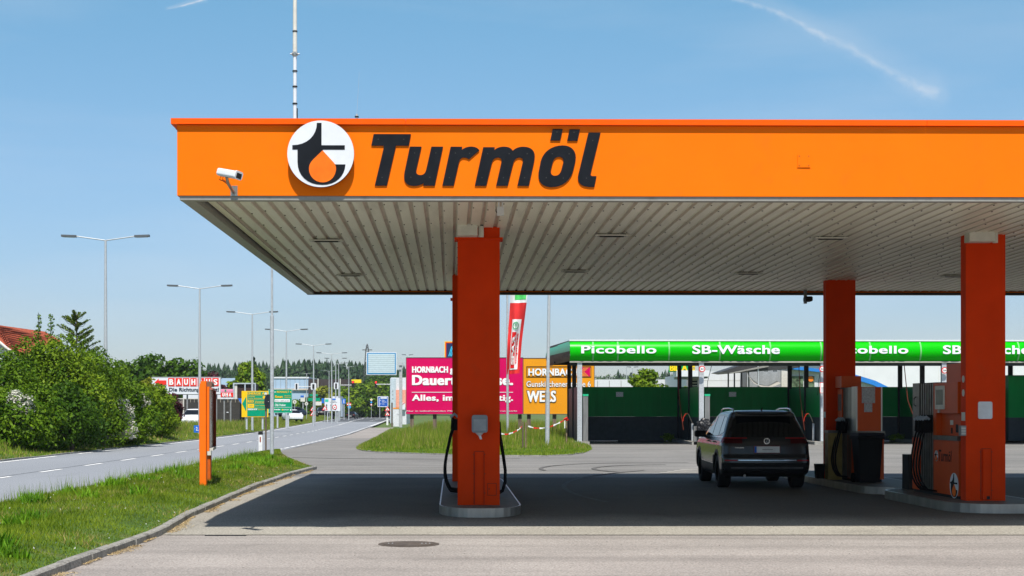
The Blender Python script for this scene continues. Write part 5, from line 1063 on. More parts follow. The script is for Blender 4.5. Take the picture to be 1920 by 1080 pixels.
def lamp_post(lab, x, y, h, arm=1.9, grp='double armed street lamps', b=0.35):
    t = thing('street_lamp', lab, 'street lamp', (x,y,0), 0, grp)
    MB().tube([(0,0,b-0.5),(0,0,h*0.5)],0.10,GALV,10,0.085).build('pole_base', t, local=True)
    MB().tube([(0,0,h*0.5),(0,0,h)],0.08,GALV,10,0.05).build('pole', t, local=True)
    for s in (-1,1):
        MB().tube([(0,0,h-0.02),(s*arm*0.65,0,h+0.16),(s*(arm-0.55),0,h+0.17)],0.03,GALV,6).build('arm', t, local=True)
        mb = MB(); M4 = Matrix.Translation((s*(arm-0.3),0,h+0.18)) @ Matrix.Rotation(math.radians(-2*s),4,'Y'); mb.bbox(-0.34,0.34,-0.12,0.12,-0.045,0.045,0.03,M('lamp_head',(0.13,0.14,0.15),0.4,0.3),'z',3,M4); mb.box(-0.25,0.25,-0.08,0.08,-0.06,-0.046,M('lamp_lens',(0.4,0.4,0.4),0.2),M4); mb.build('lamp_head', t, local=True)
    return t
LPS = [(198,65,450,'nearest and tallest street lamp rising out of the hedge'),(374.5,88,541,'second street lamp, its pole just left of the orange pillar'),(473,111,589,'third street lamp crossing in front of the yellow direction sign'),
       (537,134,621,'fourth street lamp behind the green direction board'),(588,160,648,'fifth street lamp above the dark blue car'),(622,187,664,'sixth street lamp behind the white lane sign'),
       (629.5,209,674,'seventh street lamp close to the right of the sixth'),(635,229,682.5,'eighth street lamp, right of the close pair'),(654,246,688,'street lamp just left of the left red traffic light'),
       (617,275,696,'small far street lamp left of the close pair'),(575,292,701,'small far street lamp over the light blue hall end')]
for px, D, py, lab in LPS: lamp_post(lab, X(px,D), D, Z(py,D), 1.95 if D < 200 else 1.6)
for px, D, py, lab in ((1186,230,690,'thin lamp pole seen through the first wash bay, left of the young tree'),(764,240,667,'small street lamp just above the magenta billboard'),(1175,225,680,'thin lamp pole at the right end of the orange billboard')): lamp_post(lab, X(px,D), D, Z(py,D), 0.9, 'small far street lamps')
D = 46.9; x = X(510,D); t = thing('metal_pole', 'bare galvanised pole at the tip of the near grass verge', 'pole', (x,D,0.05))
MB().tube([(x,D,0),(x,D,Z(592,D))],0.062,GALV,12).build('lower_tube', t); MB().tube([(x,D,Z(592,D)),(x,D,8.6)],0.038,GALV,10,0.03).build('upper_tube', t); MB().tube([(x,D,Z(735,D)),(x,D,Z(733,D))],0.066,M('zinc_ring',(0.6,0.62,0.63),0.4,0.3),12).build('ring', t)
D = 64.6; x = X(1026,D); t = thing('metal_pole', 'tall slightly leaning pole left of the car wash', 'pole', (x,D,0)); MB().tube([(x,D,0),(X(1027,D),D,Z(735,D))],0.10,GALV,12).build('lower_tube', t); MB().tube([(X(1027,D),D,Z(735,D)),(X(1031,D),D,9.5)],0.075,GALV,12,0.06).build('upper_tube', t); MB().tube([(X(1027,D),D,Z(737,D)),(X(1027,D),D,Z(734,D))],0.108,GALV,12).build('ring', t); MB().box(x-0.2,x+0.2,D-0.2,D+0.2,0.0,0.08,GREY).build('foot_plate', t)
D = 57.8; x = X(488.5,D); t = thing('delineator_post', 'white roadside marker post with black cap at the verge edge', 'marker post', (x,D,0)); MB().bbox(x-0.085,x+0.085,D-0.05,D+0.05,0,Z(815,D),0.04,M('marker_white',(0.68,0.68,0.66),0.6),'z',3).build('post', t); MB().bbox(x-0.09,x+0.09,D-0.055,D+0.055,Z(815,D)+0.001,Z(809,D),0.04,DARK,'z',3).build('cap', t); MB().box(x-0.025,x+0.025,D-0.06,D-0.0505,Z(829,D),Z(819,D),M('marker_red',(0.25,0.05,0.03),0.4)).build('reflector', t)
D = 53; x = X(498.5,D); t = thing('round_sign', 'round traffic sign seen from its dark back on a weathered post', 'sign', (x,D,0)); MB().tube([(x,D,0),(x,D,Z(737,D))],0.032,WOOD,8).build('post', t)
mb = MB(); R = Matrix.Translation((X(503.5,D),D+0.05,Z(753,D))) @ Matrix.Rotation(math.radians(66),4,'Z'); n = 28; vs = [tuple(R@Vector((0.27*math.cos(2*math.pi*k/n),s,0.27*math.sin(2*math.pi*k/n)))) for s in (0,0.03) for k in range(n)]; mb.add(vs,[(i,(i+1)%n,n+(i+1)%n,n+i) for i in range(n)]+[tuple(range(n)),tuple(range(n,2*n))[::-1]],M('sign_back',(0.035,0.04,0.05),0.5)); mb.build('plate', t); MB().box(x-0.045,x+0.045,D-0.04,D+0.04,Z(740,D),Z(736,D),OFFW).build('cap', t); MB().tube([(x,D,Z(753,D)),(X(503.5,D),D+0.03,Z(753,D))],0.015,GALV,5).build('clamp', t)
# ------------------------------------------------------------------ billboards and signs
def board(name, lab, cat, px0, px1, py0, py1, D, face, posts=(), postm=None, z0=0.0, frame=None, grp=None, th=0.08, postw=0.06, rim=0.05):
    x0, x1, zb, zt = X(px0,D), X(px1,D), Z(py1,D), Z(py0,D); t = thing(name, lab, cat, ((x0+x1)/2, D, z0), 0, grp)
    MB().box(x0,x1,D,D+th,zb,zt,face).build('panel', t)
    if frame:
        mb = MB(); mb.box(x0-rim,x1+rim,D-0.02,D+th+0.02,zt+0.001,zt+rim,frame); mb.box(x0-rim,x1+rim,D-0.02,D+th+0.02,zb-rim,zb-0.001,frame); mb.box(x0-rim,x0-0.001,D-0.02,D+th+0.02,zb,zt,frame); mb.box(x1+0.001,x1+rim,D-0.02,D+th+0.02,zb,zt,frame); mb.build('frame', t)
    for p in posts: MB().box(X(p,D)-postw,X(p,D)+postw,D+th+0.022,D+th+0.022+2*postw,z0-0.1,zt-0.05,postm or GALV).build('post', t)
    return t
def lines(t, D, items, y=None):
    """items: (text, px0, px1, pytop, pybottom, mat, bold[, shear])"""
    mb = MB()
    for it in items: text(mb, it[0], X(it[1],D), X(it[2],D), Z(it[4],D), Z(it[3],D), (D if y is None else y)-0.004, it[5], it[6], it[7] if len(it) > 7 else 0, 1, 0.02)
    mb.build('lettering', t)
MAG = M('poster_magenta',(0.60,0.001,0.095),0.5,var=0.05,scale=0.8); AMB = M('poster_amber',(0.75,0.30,0.012),0.5,var=0.04,scale=0.8)
PW = M('print_white',(0.82,0.82,0.80),0.5,var=0.02); PB = M('print_black',(0.02,0.02,0.02),0.5)
DBB = 86.0
t = board('billboard','magenta billboard with white advertising text behind the left column','billboard',762,980,671,776,DBB,MAG,(772,815,925,975),WOOD,frame=M('board_frame',(0.10,0.09,0.08),0.6),rim=0.03,th=0.12,postw=0.11)
lines(t, DBB, [('HORNBACH g',772.5,850,687,702.5,PW,0.045),('Dauertiefpreise.',772.5,962,703,728,PW,0.05),('Alles, immer günstig.',772.5,962,740,755,PW,0.045),('Nur in teilnehmenden Märkten und solange der Vorrat reicht',762.5,970,769.5,772.5,PW,0.0)])
MB().box(X(772,DBB),X(962,DBB),DBB-0.02,DBB-0.002,Z(736,DBB),Z(735,DBB),PW).build('rule_line', t)
t = board('billboard','amber orange billboard with framed logo and address left of the car wash','billboard',981.5,1114,672,776,DBB,AMB,(992,1040,1100),WOOD,frame=MATS['board_frame'],rim=0.03,th=0.12,postw=0.11)
mb = MB(); 
for a, b, c, d in ((987,1108.5,687,688.2),(987,1108.5,706.3,707.5),(987,988.2,687,707.5),(1107.5,1108.5,687,707.5)): mb.box(X(a,DBB),X(b,DBB),DBB-0.02,DBB-0.002,Z(d,DBB),Z(c,DBB),PB)
mb.build('logo_frame', t)
lines(t, DBB, [('HORNBACH',990,1085,690.5,705,PB,0.05),('Gunskirchenerstraße 6',986.5,1108,714,726,PB,0.03),('WELS',987,1043.5,731.5,755,PB,0.055)])
mb = MB()
for it in (('HORNBACH',990.5,1084,691,704.5,0.04),('Gunskirchenerstraße 6',987,1107.5,714.5,725.5,0.015),('WELS',988,1042.5,732.5,754,0.035)): text(mb, it[0], X(it[1],DBB), X(it[2],DBB), Z(it[4],DBB), Z(it[3],DBB), DBB-0.025, PW, it[5], 0, 1, 0.02)
mb.build('white_lettering', t)
mb = MB(); lx0, lx1, lz0, lz1 = X(1089,DBB), X(1106.5,DBB), Z(706,DBB), Z(688.7,DBB); mb.box(lx0,lx1,DBB-0.03,DBB-0.002,lz0,lz1,MAG); lw = lx1-lx0
for k in range(6):
    f_ = k/6; a = (lx0+lw*(0.02+0.16*k), lz0); 
    mb.add([(lx0+lw*min(1,0.05+f_*0.9),DBB-0.034,lz1),(lx0+lw*min(1,0.12+f_*0.9),DBB-0.034,lz1),(lx0+lw*max(0,0.07+f_*0.9-0.5),DBB-0.034,lz0+0.5*lw),(lx0+lw*max(0,f_*0.9-0.5),DBB-0.034,lz0+0.5*lw)],[(0,1,2,3)],AMB) if k > 1 else None
    mb.add([(lx0+lw*max(0,f_*0.9-0.45),DBB-0.036,lz0+0.48*lw),(lx0+lw*max(0.04,0.07+f_*0.9-0.45),DBB-0.036,lz0+0.48*lw),(lx0+lw*min(1,0.1+f_*0.9),DBB-0.036,lz0),(lx0+lw*min(1,0.02+f_*0.9),DBB-0.036,lz0)],[(0,1,2,3)],AMB)
mb.build('logo_hatching', t)
# long white and red board, far left
DA = 128.0
t = board('billboard','long white billboard with red letter tiles and a red arrow pointing left','billboard',284.5,413,707.5,738.5,DA,WHITE,(300,350,405),GREY,frame=M('frame_grey',(0.35,0.37,0.38),0.5),rim=0.04,th=0.2,z0=0.4)
RT = M('tile_red',(0.75,0.035,0.02),0.45,var=0.03)
mb = MB(); k0 = 315.5; 
for k in range(7): a = k0+k*13.77; mb.box(X(a,DA),X(a+12.0,DA),DA-0.03,DA-0.003,Z(724.2,DA),Z(708.8,DA),RT)
mb.wall([(X(a,DA),Z(b,DA)) for a, b in ((290,717),(298,709.8),(297,713.2),(312,713.2),(312,721.5),(297.5,721.5),(298.5,724.5))][::-1], DA-0.03, DA-0.003, RT); mb.build('red_tiles', t)
mb = MB()
for k, ch in enumerate('BAUHAUS'): a = k0+k*13.77; text(mb, ch, X(a+2.2,DA), X(a+9.8,DA), Z(721.8,DA), Z(710.8,DA), DA-0.035, PW, 0.05, 0, 1, 0.02)
text(mb, 'Die Richtung stimmt!', X(317,DA), X(410.5,DA), Z(736,DA), Z(726.8,DA), DA-0.004, M('print_slate',(0.03,0.045,0.06),0.5), 0.03, 0, 1, 0.02); mb.build('lettering', t)
t = board('billboard','smaller white billboard with pink strip and cropped red letters right of the long one','billboard',413.8,437,729.5,748,127.0,WHITE,(420,432),GREY,z0=0.4)
mb = MB(); mb.box(X(414,127),X(437,127),126.97,126.99,Z(734.5,127),Z(729.8,127),M('pink',(0.8,0.25,0.40),0.5)); mb.box(X(421.5,127),X(424.5,127),126.95,126.969,Z(734,127),Z(730.5,127),SGREEN)
for k in range(4): a = 413.9+k*6.1; mb.box(X(a,127),X(a+5.2,127),126.97,126.99,Z(744.5,127),Z(736,127),RT)
for k, ch in enumerate('UHA'): a = 414+6.1*(k+0.5); text(mb, ch, X(a-0.3+0.2,127), X(a+4.6,127), Z(743.5,127), Z(737.2,127), 126.965, PW, 0.05, 0, 1, 0.02)
mb.build('print', t)
t = thing('storage_container', 'brown sided rooftop frame with pale steel posts above the grey wall', 'container', (X(458,131),131,3.0)); D = 131
MB().box(X(445,D),X(478,D),D,D+2,Z(748,D),Z(719.5,D),M('brown_board',(0.055,0.034,0.03),0.7)).build('brown_wall', t)
mb = MB(); 
for a, b, c, d in ((437.5,480,718,720.2),(437.5,440,720.3,747),(478,480,720.3,747),(459,461,720.3,740)): mb.box(X(a,D),X(b,D),D-0.2,D-0.02,Z(d,D),Z(c,D),M('pale_steel',(0.42,0.47,0.52),0.5))
mb.box(X(440.2,D),X(444.9,D),D-0.1,D-0.01,Z(747,D),Z(720.5,D),OFFW); mb.build('frame', t)
D = 133; t = thing('boundary_wall', 'long dark grey block wall behind the bank with pale piers', 'wall', (X(395,D),D,0.3))
WB = M('block_wall',(0.050,0.047,0.043),0.8,var=0.2,scale=1.2,stretch=(1,1,4)); MB().box(X(345,D),X(458,D),D,D+0.3,0.0,Z(748.5,D),WB).build('wall', t); MB().box(X(333,D),X(343.5,D),D+0.02,D+0.3,0.0,Z(748.5,D),M('block_wall_pale',(0.22,0.19,0.17),0.8,var=0.15)).build('pale_wall', t); MB().box(X(343.6,D),X(345.5,D),D-0.12,D+0.35,0.0,Z(747,D),OFFW).build('pier', t)
mb = MB(); mb.box(X(333,D),X(458,D),D-0.05,D+0.35,Z(748.4,D),Z(746.7,D),OFFW); mb.build('coping', t)
mb = MB()
for k in range(15): a = 350+k*7; mb.box(X(a,D),X(a+0.9,D),D-0.04,D-0.003,Z(754.5,D),Z(748.5,D)-0.002,M('bracket_pale',(0.32,0.29,0.24),0.7))
mb.box(X(425,D),X(428.5,D),D-0.05,D-0.003,Z(774,D),Z(772.3,D),WHITE); mb.build('brackets', t)
MB().box(X(331,D),X(432,D),D+3,D+9,0.3,Z(739.5,D),WHITE).build('shop_building', label='low white building strip under the long billboard behind the grey wall', cat='building')
# blue triangle flag
D = 126; MB().wall([(X(446,D),Z(747,D)),(X(453,D),Z(747,D)),(X(453,D),Z(758,D))][::-1], D, D+0.05, BLUE).build('pennant', label='blue triangular pennant left of the yellow direction sign', cat='pennant')
# yellow and green direction signs
D = 104.0; t = board('direction_sign','yellow bordered green direction sign with a left arrow','sign',453,503,733,782,D,SYEL,(462,492),GALV,z0=0.4,th=0.06,frame=None)
mb = MB(); mb.box(X(463.5,D),X(501.2,D),D-0.015,D-0.002,Z(780.5,D),Z(734.5,D),SGREEN); mb.wall([(X(454,D),Z(757,D)),(X(461.5,D),Z(743.5,D)),(X(462,D),Z(751.5,D)),(X(462,D),Z(762.5,D)),(X(461.5,D),Z(771.5,D))], D-0.015, D-0.002, SGREEN); mb.build('green_field', t)
mb = MB()
for it in (('ENERGIE AG',464.2,500.5,735.5,740,SYEL,.04),('Tennishalle',464.5,478,742.5,744.6,SYEL,0),('Tennis, Badminton',464.5,492,746,748.3,SYEL,0),('RED',464.5,476,750.5,754.8,SYEL,.05),('Zentrum',478,497,752,755,SYEL,.02),('Pizza Trieste',478,497,759.3,761.5,SYEL,.0),('EBERHOF',464.8,482.5,766,769,PW,.04),('Restaurant',484.5,497.5,767,768.6,SYEL,0)): text(mb, it[0], X(it[1],D), X(it[2],D), Z(it[4],D), Z(it[3],D), D-0.016, it[5], it[6], 0, 1, 0.01)
mb.box(X(464.5,D),X(476.5,D),D-0.026,D-0.0165,Z(764.5,D),Z(757.5,D),SYEL); mb.box(X(467,D),X(474,D),D-0.03,D-0.0265,Z(761.5,D),Z(760.5,D),SGREEN)
for yy in (741.3,749.3,756.3,765): mb.box(X(464,D),X(500,D),D-0.022,D-0.0165,Z(yy+0.3,D),Z(yy,D),SYEL) 
mb.disc((X(495.5,D),Z(745.2,D)),0.11,D-0.024,D-0.0165,SYEL,20); mb.build('lettering', t)
D = 112.0; t = board('direction_sign','dark green direction board with white and yellow company lines','sign',504,547,730.5,773.5,D,SGREEN,(520,540),GALV,z0=0.4,th=0.06,frame=M('frame_mint',(0.35,0.55,0.48),0.5),rim=0.025)
mb = MB()
for it in (('RENAULT',519,542,732.8,736.5,SYEL,.02),('Seat',515.5,530.5,741.5,746,SYEL,.05,0.2),('Gärtnerei',533.5,545,741,743,SYEL,0),('Stadler Holz',533.5,546,744.3,746,SYEL,0),('Obi Huber',515.5,536,757,761.5,PW,.02),('Strandbar',514,526,766.5,769,PW,.04),('Halbzeit',531.5,542,767,769,PW,.02)): text(mb, it[0], X(it[1],D), X(it[2],D), Z(it[4],D), Z(it[3],D), D-0.004, it[5], it[6], 0, 1, 0.01)
mb.box(X(515,D),X(543.5,D),D-0.014,D-0.003,Z(753.8,D),Z(748.5,D),PW); text(mb,'BENDA OBERFLÄCHEN',X(516,D),X(542.5,D),Z(752.8,D),Z(749.6,D),D-0.015,GREY,0,0,1,0.01)
mb.box(X(505,D),X(546.5,D),D-0.012,D-0.003,Z(764,D),Z(763.6,D),PW); mb.disc((X(529.7,D),Z(768.3,D)),0.06,D-0.014,D-0.003,SYEL,16); mb.disc((X(515.7,D),Z(735,D)),0.045,D-0.014,D-0.003,PW,12); mb.disc((X(545,D),Z(735,D)),0.045,D-0.014,D-0.003,SYEL,12); mb.box(X(544.2,D),X(545.8,D),D-0.014,D-0.003,Z(770.3,D),Z(767,D),PW); mb.build('lettering', t)
D = 84.5; t = board('kilometre_sign','small blue kilometre plate partly hidden by the orange pillar','sign',363.5,377.5,797.5,811,D,BLUE,(374,),GALV,th=0.02,postw=0.02); lines(t, D, [('2,',367.5,372,800.5,808.5,PW,.02)])
MB().box(X(364.6,D),X(366,D),D-0.02,D-0.003,Z(804.6,D),Z(804,D),PW).build('dash_mark', t)
# blank blue framed board on its post
D = 140; t = thing('gantry_sign', 'large blank panel with blue border on a grey roadside post', 'sign', (X(750,D),D,0))
MB().box(X(687,D),X(743.5,D),D,D+0.08,Z(703,D),Z(660.5,D),WHITE).build('panel', t); PL = M('louvre',(0.50,0.60,0.63),0.45,var=0.06)
mb = MB(); mb.box(X(688.3,D),X(742.3,D),D-0.02,D-0.001,Z(701.6,D),Z(661.8,D),M('border_blue',(0.02,0.22,0.45),0.5)); mb.box(X(690.3,D),X(740.3,D),D-0.04,D-0.021,Z(699.3,D),Z(663.6,D),PL)
for k in range(9): zz = Z(667+k*3.6,D); mb.box(X(690.3,D),X(740.3,D),D-0.05,D-0.041,zz-0.012,zz+0.012,M('louvre_dark',(0.25,0.33,0.36),0.5))
mb.build('blue_border', t)
MB().bbox(X(748.3,D),X(754,D),D+0.2,D+0.5,0,Z(685,D),0.03,M('post_grey',(0.42,0.43,0.43),0.5,0.2),'z',2).build('post', t); MB().box(X(746,D),X(755,D),D+0.1,D+0.6,Z(685,D)+0.001,Z(679,D),GALV).build('post_head', t)
mb = MB()
for yy in (672,692): mb.box(X(743.5,D)-0.2,X(752,D),D+0.082,D+0.18,Z(yy+1,D),Z(yy-1,D),GALV)
mb.build('arm', t)
D = 150; t = thing('utility_cabinet', 'white roadside cabinet with orange top at the grass island tip', 'cabinet', (X(742.5,D),D,0)); MB().box(X(737.5,D),X(748,D),D,D+0.4,0.0,Z(766.5,D),M('cab_white',(0.62,0.63,0.65),0.5)).build('body', t); MB().box(X(737,D),X(748.5,D),D-0.03,D+0.43,Z(766.5,D)+0.001,Z(764.3,D),M('cab_orange',(0.85,0.28,0.02),0.5)).build('lid', t); MB().box(X(745.7,D),X(746.8,D),D-0.02,D-0.001,Z(778.5,D),Z(775.5,D),GREY).build('lock', t)
D = 148; x = X(735,D); t = thing('wooden_post', 'dark wooden post left of the white roadside cabinet', 'post', (x,D,0)); MB().tube([(x,D,0),(x,D,Z(755,D))],0.08,WOOD,8).build('shaft', t)
def tri_sign(lab, px, D, pys, grp):
    t = thing('warning_sign', lab, 'traffic sign', (X(px,D),D,0), 0, grp); MB().tube([(X(px,D),D+0.06,0),(X(px,D),D+0.06,Z(pys[0],D))],0.04,GALV,6).build('post', t)
    for (a, b) in zip(pys[:-1], pys[1:]):
        h = (b-a)*D/F; w = h*0.58; zc_ = Z(b,D); x = X(px,D); mb = MB(); mb.wall([(x-w,zc_+0.03),(x+w,zc_+0.03),(x,zc_+h)], D, D+0.03, RED); mb.build('red_triangle', t)
        mb = MB(); mb.wall([(x-w*0.6,zc_+0.03+h*0.14),(x+w*0.6,zc_+0.03+h*0.14),(x,zc_+h*0.76)], D-0.012, D-0.001, PW); mb.box(x-0.03,x+0.03,D-0.02,D-0.0125,zc_+h*0.22,zc_+h*0.5,PB); mb.build('symbol', t)
tri_sign('pair of red warning triangles on the grass bank left of the white lane sign', 586, 172, (762,771,780), 'red warning triangle signs')
tri_sign('pair of red warning triangles at the road edge below the blue direction sign', 726.5, 165, (761.5,771,780), 'red warning triangle signs')
D = 165; x = X(726.5,D); MB().bbox(x-0.12,x+0.12,D-0.3,D-0.2,0,Z(783,D),0.04,MATS['marker_white'],'z',2).build('delineator_post', label='white marker post in front of the right pair of warning triangles', cat='marker post')
# lane sign
D = 195; t = board('lane_sign','big white lane direction sign with three black arrows','sign',608.5,638,746.5,770.5,D,WHITE,(614,632),GALV,z0=0.0)
mb = MB(); mb.box(X(609.3,D),X(616,D),D-0.02,D-0.002,Z(753.5,D),Z(748.7,D),M('mint',(0.05,0.5,0.35),0.5)); mb.box(X(621.5,D),X(629.5,D),D-0.02,D-0.002,Z(750,D),Z(747.2,D),BLUE)
for k in (612.5,620.8,628.8): 
    mb.box(X(k-0.7,D),X(k+0.7,D),D-0.02,D-0.002,Z(769,D),Z(760,D),PB); mb.wall([(X(k-1.5,D),Z(760.2,D)),(X(k+1.5,D),Z(760.2,D)),(X(k,D),Z(757.3,D))], D-0.02, D-0.002, PB)
text(mb,'Messegelände',X(618.5,D),X(632,D),Z(755.3,D),Z(753.3,D),D-0.004,PB,0.0,0,1,0.01); text(mb,'Wels',X(621,D),X(629,D),Z(752.6,D),Z(750.9,D),D-0.004,PB,0.0,0,1,0.01); mb.build('symbols', t)
mb = MB(); c = (X(627.5,D),Z(763.5,D)); mb.disc(c,0.31,D-0.04,D-0.021,RED,24); mb.disc(c,0.22,D-0.05,D-0.041,PW,24); mb.box(c[0]-0.12,c[0]+0.12,D-0.06,D-0.051,c[1]-0.05,c[1]+0.05,PB); mb.build('round_ban', t)
tri_sign('single red warning triangle in front of the white lane sign', 609, 190, (760,769.5), 'red warning triangle signs')
D = 260; t = board('lorry','white lorry box just right of the lane sign','lorry',621,638,743,769,D+8,WHITE,(),None,th=6,z0=0.3); MB().box(X(638.2,D+8),X(642,D+8),D+8.5,D+13,0.5,Z(752,D+8),M('lorry_grey',(0.3,0.36,0.42),0.4)).build('cab', t)
for px in (624,635): MB().tube([(X(px,D+8)-0.15,D+9,0.5),(X(px,D+8)+0.15,D+9,0.5)],0.5,TYRE,12).build('wheel', t)
D = 215; t = thing('signpost', 'stack of green direction arrows with white panels above the dark blue car', 'sign', (X(588,D),D,0.3)); MB().tube([(X(588.5,D),D+0.1,0),(X(588.5,D),D+0.1,Z(738,D))],0.07,GALV,6).build('post', t)
for a, b, c, d, m_ in ((580.5,596,739,743,SGREEN),(578,600,746,752,SGREEN),(588.5,603,753,760,OFFW),(603,607.5,747,756,BLUE)): 
    mb = MB(); mb.box(X(a,D),X(b,D),D-0.05,D,Z(d,D),Z(c,D),m_); mb.build('arrow_panel', t)
D = 225; t = board('info_sign','small white and blue panel right of the green direction board','sign',563.5,572,741,753,D,OFFW,(568,),GALV,z0=0.3); MB().box(X(563.5,D),X(570,D),D-0.03,D-0.002,Z(745,D),Z(741.3,D),BLUE).build('blue_field', t)
for px, py, D, lab in ((574.5,757,210,'small round white sign left of the left warning triangles'),(552.5,753.5,190,'small round pale sign just right of the green direction board')):
    t = thing('round_sign', lab, 'sign', (X(px,D),D,0.3)); MB().tube([(X(px,D),D+0.05,0),(X(px,D),D+0.05,Z(py,D))],0.04,GALV,6).build('post', t); mb = MB(); mb.disc((X(px,D),Z(py,D)),0.25,D-0.02,D,OFFW,20); mb.disc((X(px,D),Z(py,D)),0.1,D-0.03,D-0.021,GREY,12); mb.build('plate', t)
D = 262; t = board('one_way_sign','blue square sign with white mark left of the black car','sign',641.5,648,747.5,757,D,BLUE,(645,),GALV,z0=0); MB().box(X(644.2,D),X(645.4,D),D-0.03,D-0.002,Z(756,D),Z(749,D),PW).build('arrow', t)
D = 284; t = thing('keep_right_sign', 'red and white striped board with blue round arrow above the black car', 'traffic sign', (X(654.5,D),D,0)); MB().tube([(X(654.5,D),D+0.1,0),(X(654.5,D),D+0.1,Z(756,D))],0.05,GALV,6).build('post', t)
mb = MB(); mb.box(X(650.3,D),X(658.3,D),D-0.02,D,Z(761,D),Z(755,D),RED); mb.box(X(650.6,D),X(658,D),D-0.035,D-0.021,Z(759,D),Z(757.2,D),PW); mb.build('ban_plate', t); mb = MB(); mb.disc((X(655,D),Z(763,D)),0.33,D-0.05,D-0.036,M('sky_blue_sign',(0.03,0.35,0.75),0.5),20); mb.build('blue_disc', t)
D = 340; t = board('direction_sign','blue motorway direction sign before the grey noise wall','sign',709,727,744,762,D,M('motorway_blue',(0.02,0.10,0.42),0.5),(712,724),GALV,z0=0,frame=PW,rim=0.12)
mb = MB(); mb.box(X(711.3,D),X(712,D),D-0.03,D-0.003,Z(761,D),Z(746,D),PW); mb.box(X(712.1,D),X(714.5,D),D-0.03,D-0.003,Z(751,D),Z(750.3,D),PW); mb.box(X(712.1,D),X(714.5,D),D-0.03,D-0.003,Z(757.8,D),Z(757.1,D),PW); mb.box(X(713.5,D),X(725.5,D),D-0.03,D-0.003,Z(747.3,D),Z(745,D),PW)
for s_, a, b, c, d in (('Wels',716,721,749.5,751.3),('Salzburg',716,724.5,752.5,754.8),('Linz',716,721,756.4,758)): text(mb,s_,X(a,D),X(b,D),Z(d,D),Z(c,D),D-0.003,PW,0.02,0,1,0.02)
mb.build('lettering', t)
D = 336; t = thing('priority_sign', 'yellow diamond over small round signs before the noise wall', 'traffic sign', (X(696.2,D),D,0)); MB().tube([(X(696.2,D),D+0.1,0),(X(696.2,D),D+0.1,Z(747,D))],0.05,GALV,6).build('post', t); x = X(696.2,D); zz = Z(749.5,D); mb = MB(); mb.wall([(x-0.32,zz),(x,zz-0.32),(x+0.32,zz),(x,zz+0.32)],D-0.02,D,PW); mb.wall([(x-0.18,zz),(x,zz-0.18),(x+0.18,zz),(x,zz+0.18)],D-0.035,D-0.021,SYEL); mb.build('diamond', t)
MB().disc((x,Z(754.5,D)),0.22,D-0.02,D,MATS['sky_blue_sign'],16).build('blue_disc', t); mb = MB(); mb.disc((x,Z(758.8,D)),0.24,D-0.02,D,RED,16); mb.disc((x,Z(758.8,D)),0.16,D-0.035,D-0.021,PW,16); mb.build('speed_disc', t)
# traffic lights
RL = M('red_lens',(0.6,0.01,0.01),0.3,emit=((1,0.02,0.02),3.0))
def tlight(lab, px, py, D, back=False, pole=None):
    t = thing('traffic_light', lab, 'traffic light', (X(px,D),D,Z(py+7,D)), 0, 'traffic lights at the junction'); x = X(px,D); hw = 0.22 if not back else 0.24; zt, zb = Z(py-6.3,D), Z(py+6.3,D)
    if back:
        MB().bbox(x-hw-0.05,x+hw+0.05,D,D+0.04,zb,zt,0.12,WHITE,'y',3).build('backboard', t); MB().box(x-0.10,x+0.10,D-0.25,D-0.01,zb+0.12,zt-0.12,DARK).build('housing', t)
    else:
        MB().bbox(x-hw,x+hw,D,D+0.25,zb,zt,0.06,DARK,'y',3).build('housing', t); MB().disc((x,zt-0.2),0.13,D-0.03,D-0.001,RL,20).build('red_lamp', t)
        mb = MB(); 
        for k in (1,2): mb.disc((x,zt-0.2-0.32*k),0.11,D-0.02,D-0.001,M('lens_off',(0.02,0.025,0.02),0.3),16)
        mb.build('dark_lamps', t)
    return t
tlight('red traffic light hanging left of the yellow flowering bush', 661.7, 720.5, 235); tlight('red traffic light between the blank board and the bushes', 704.8, 721, 235); tlight('red traffic light left of the salmon coloured shop', 738, 720.5, 210)
tlight('white backed traffic light above the small round pale sign', 556.2, 724.5, 205, True); tlight('white backed traffic light on the fifth lamp pole', 587.8, 724.5, 150, True); tlight('white backed traffic light right of the close pair of lamp poles', 630.3, 723.5, 180, True)
def mast(lab, px0, px1, py, pxp, D):
    t = thing('signal_mast', lab, 'mast', (X(pxp,D),D,0)); MB().tube([(X(pxp,D),D+0.1,0),(X(pxp,D),D+0.1,Z(py-2,D))],0.09,GALV,8).build('pole', t); MB().tube([(X(px0,D),D+0.3,Z(py,D)),(X(px1,D),D+0.3,Z(py,D))],0.06,GALV,6).build('arm', t)
mast('grey signal mast arm reaching right to the left red traffic light', 637, 662, 722, 637, 236); mast('grey signal mast arm between the two right traffic lights', 705, 741, 720.5, 741, 212); mast('thin signal arm left of the fifth lamp pole', 556, 590, 725, 590.5, 206)
# ------------------------------------------------------------------ far buildings
def bld(name, lab, px0, px1, py0, D, dep, m_, z0=0.0, roof=None, extra=None):
    t = thing(name, lab, 'building', (X((px0+px1)/2,D),D,z0)); MB().box(X(px0,D),X(px1,D),D,D+dep,z0-0.3,Z(py0,D),m_).build('wall', t)
    if roof: MB().box(X(px0,D)-0.2,X(px1,D)+0.2,D-0.2,D+dep+0.2,Z(py0,D)+0.002,Z(py0,D)+0.4,roof).build('roof', t)
    return t
HB = M('hall_blue',(0.36,0.48,0.62),0.45,var=0.06,scale=0.3); t = bld('industrial_hall','long light blue industrial hall behind the green direction board',513,578,709.5,385,30,HB,0,WHITE)
mb = MB()
for k in range(7): mb.box(X(517+k*9,385),X(517.3+k*9,385),384.9,384.99,Z(728,385),Z(710,385),GREY)
mb.build('panel_joint', t); MB().box(X(513,385),X(578,385),384.5,384.88,Z(731.5,385),Z(728.5,385),M('sill_pale',(0.55,0.48,0.40),0.6)).build('plinth_band', t)
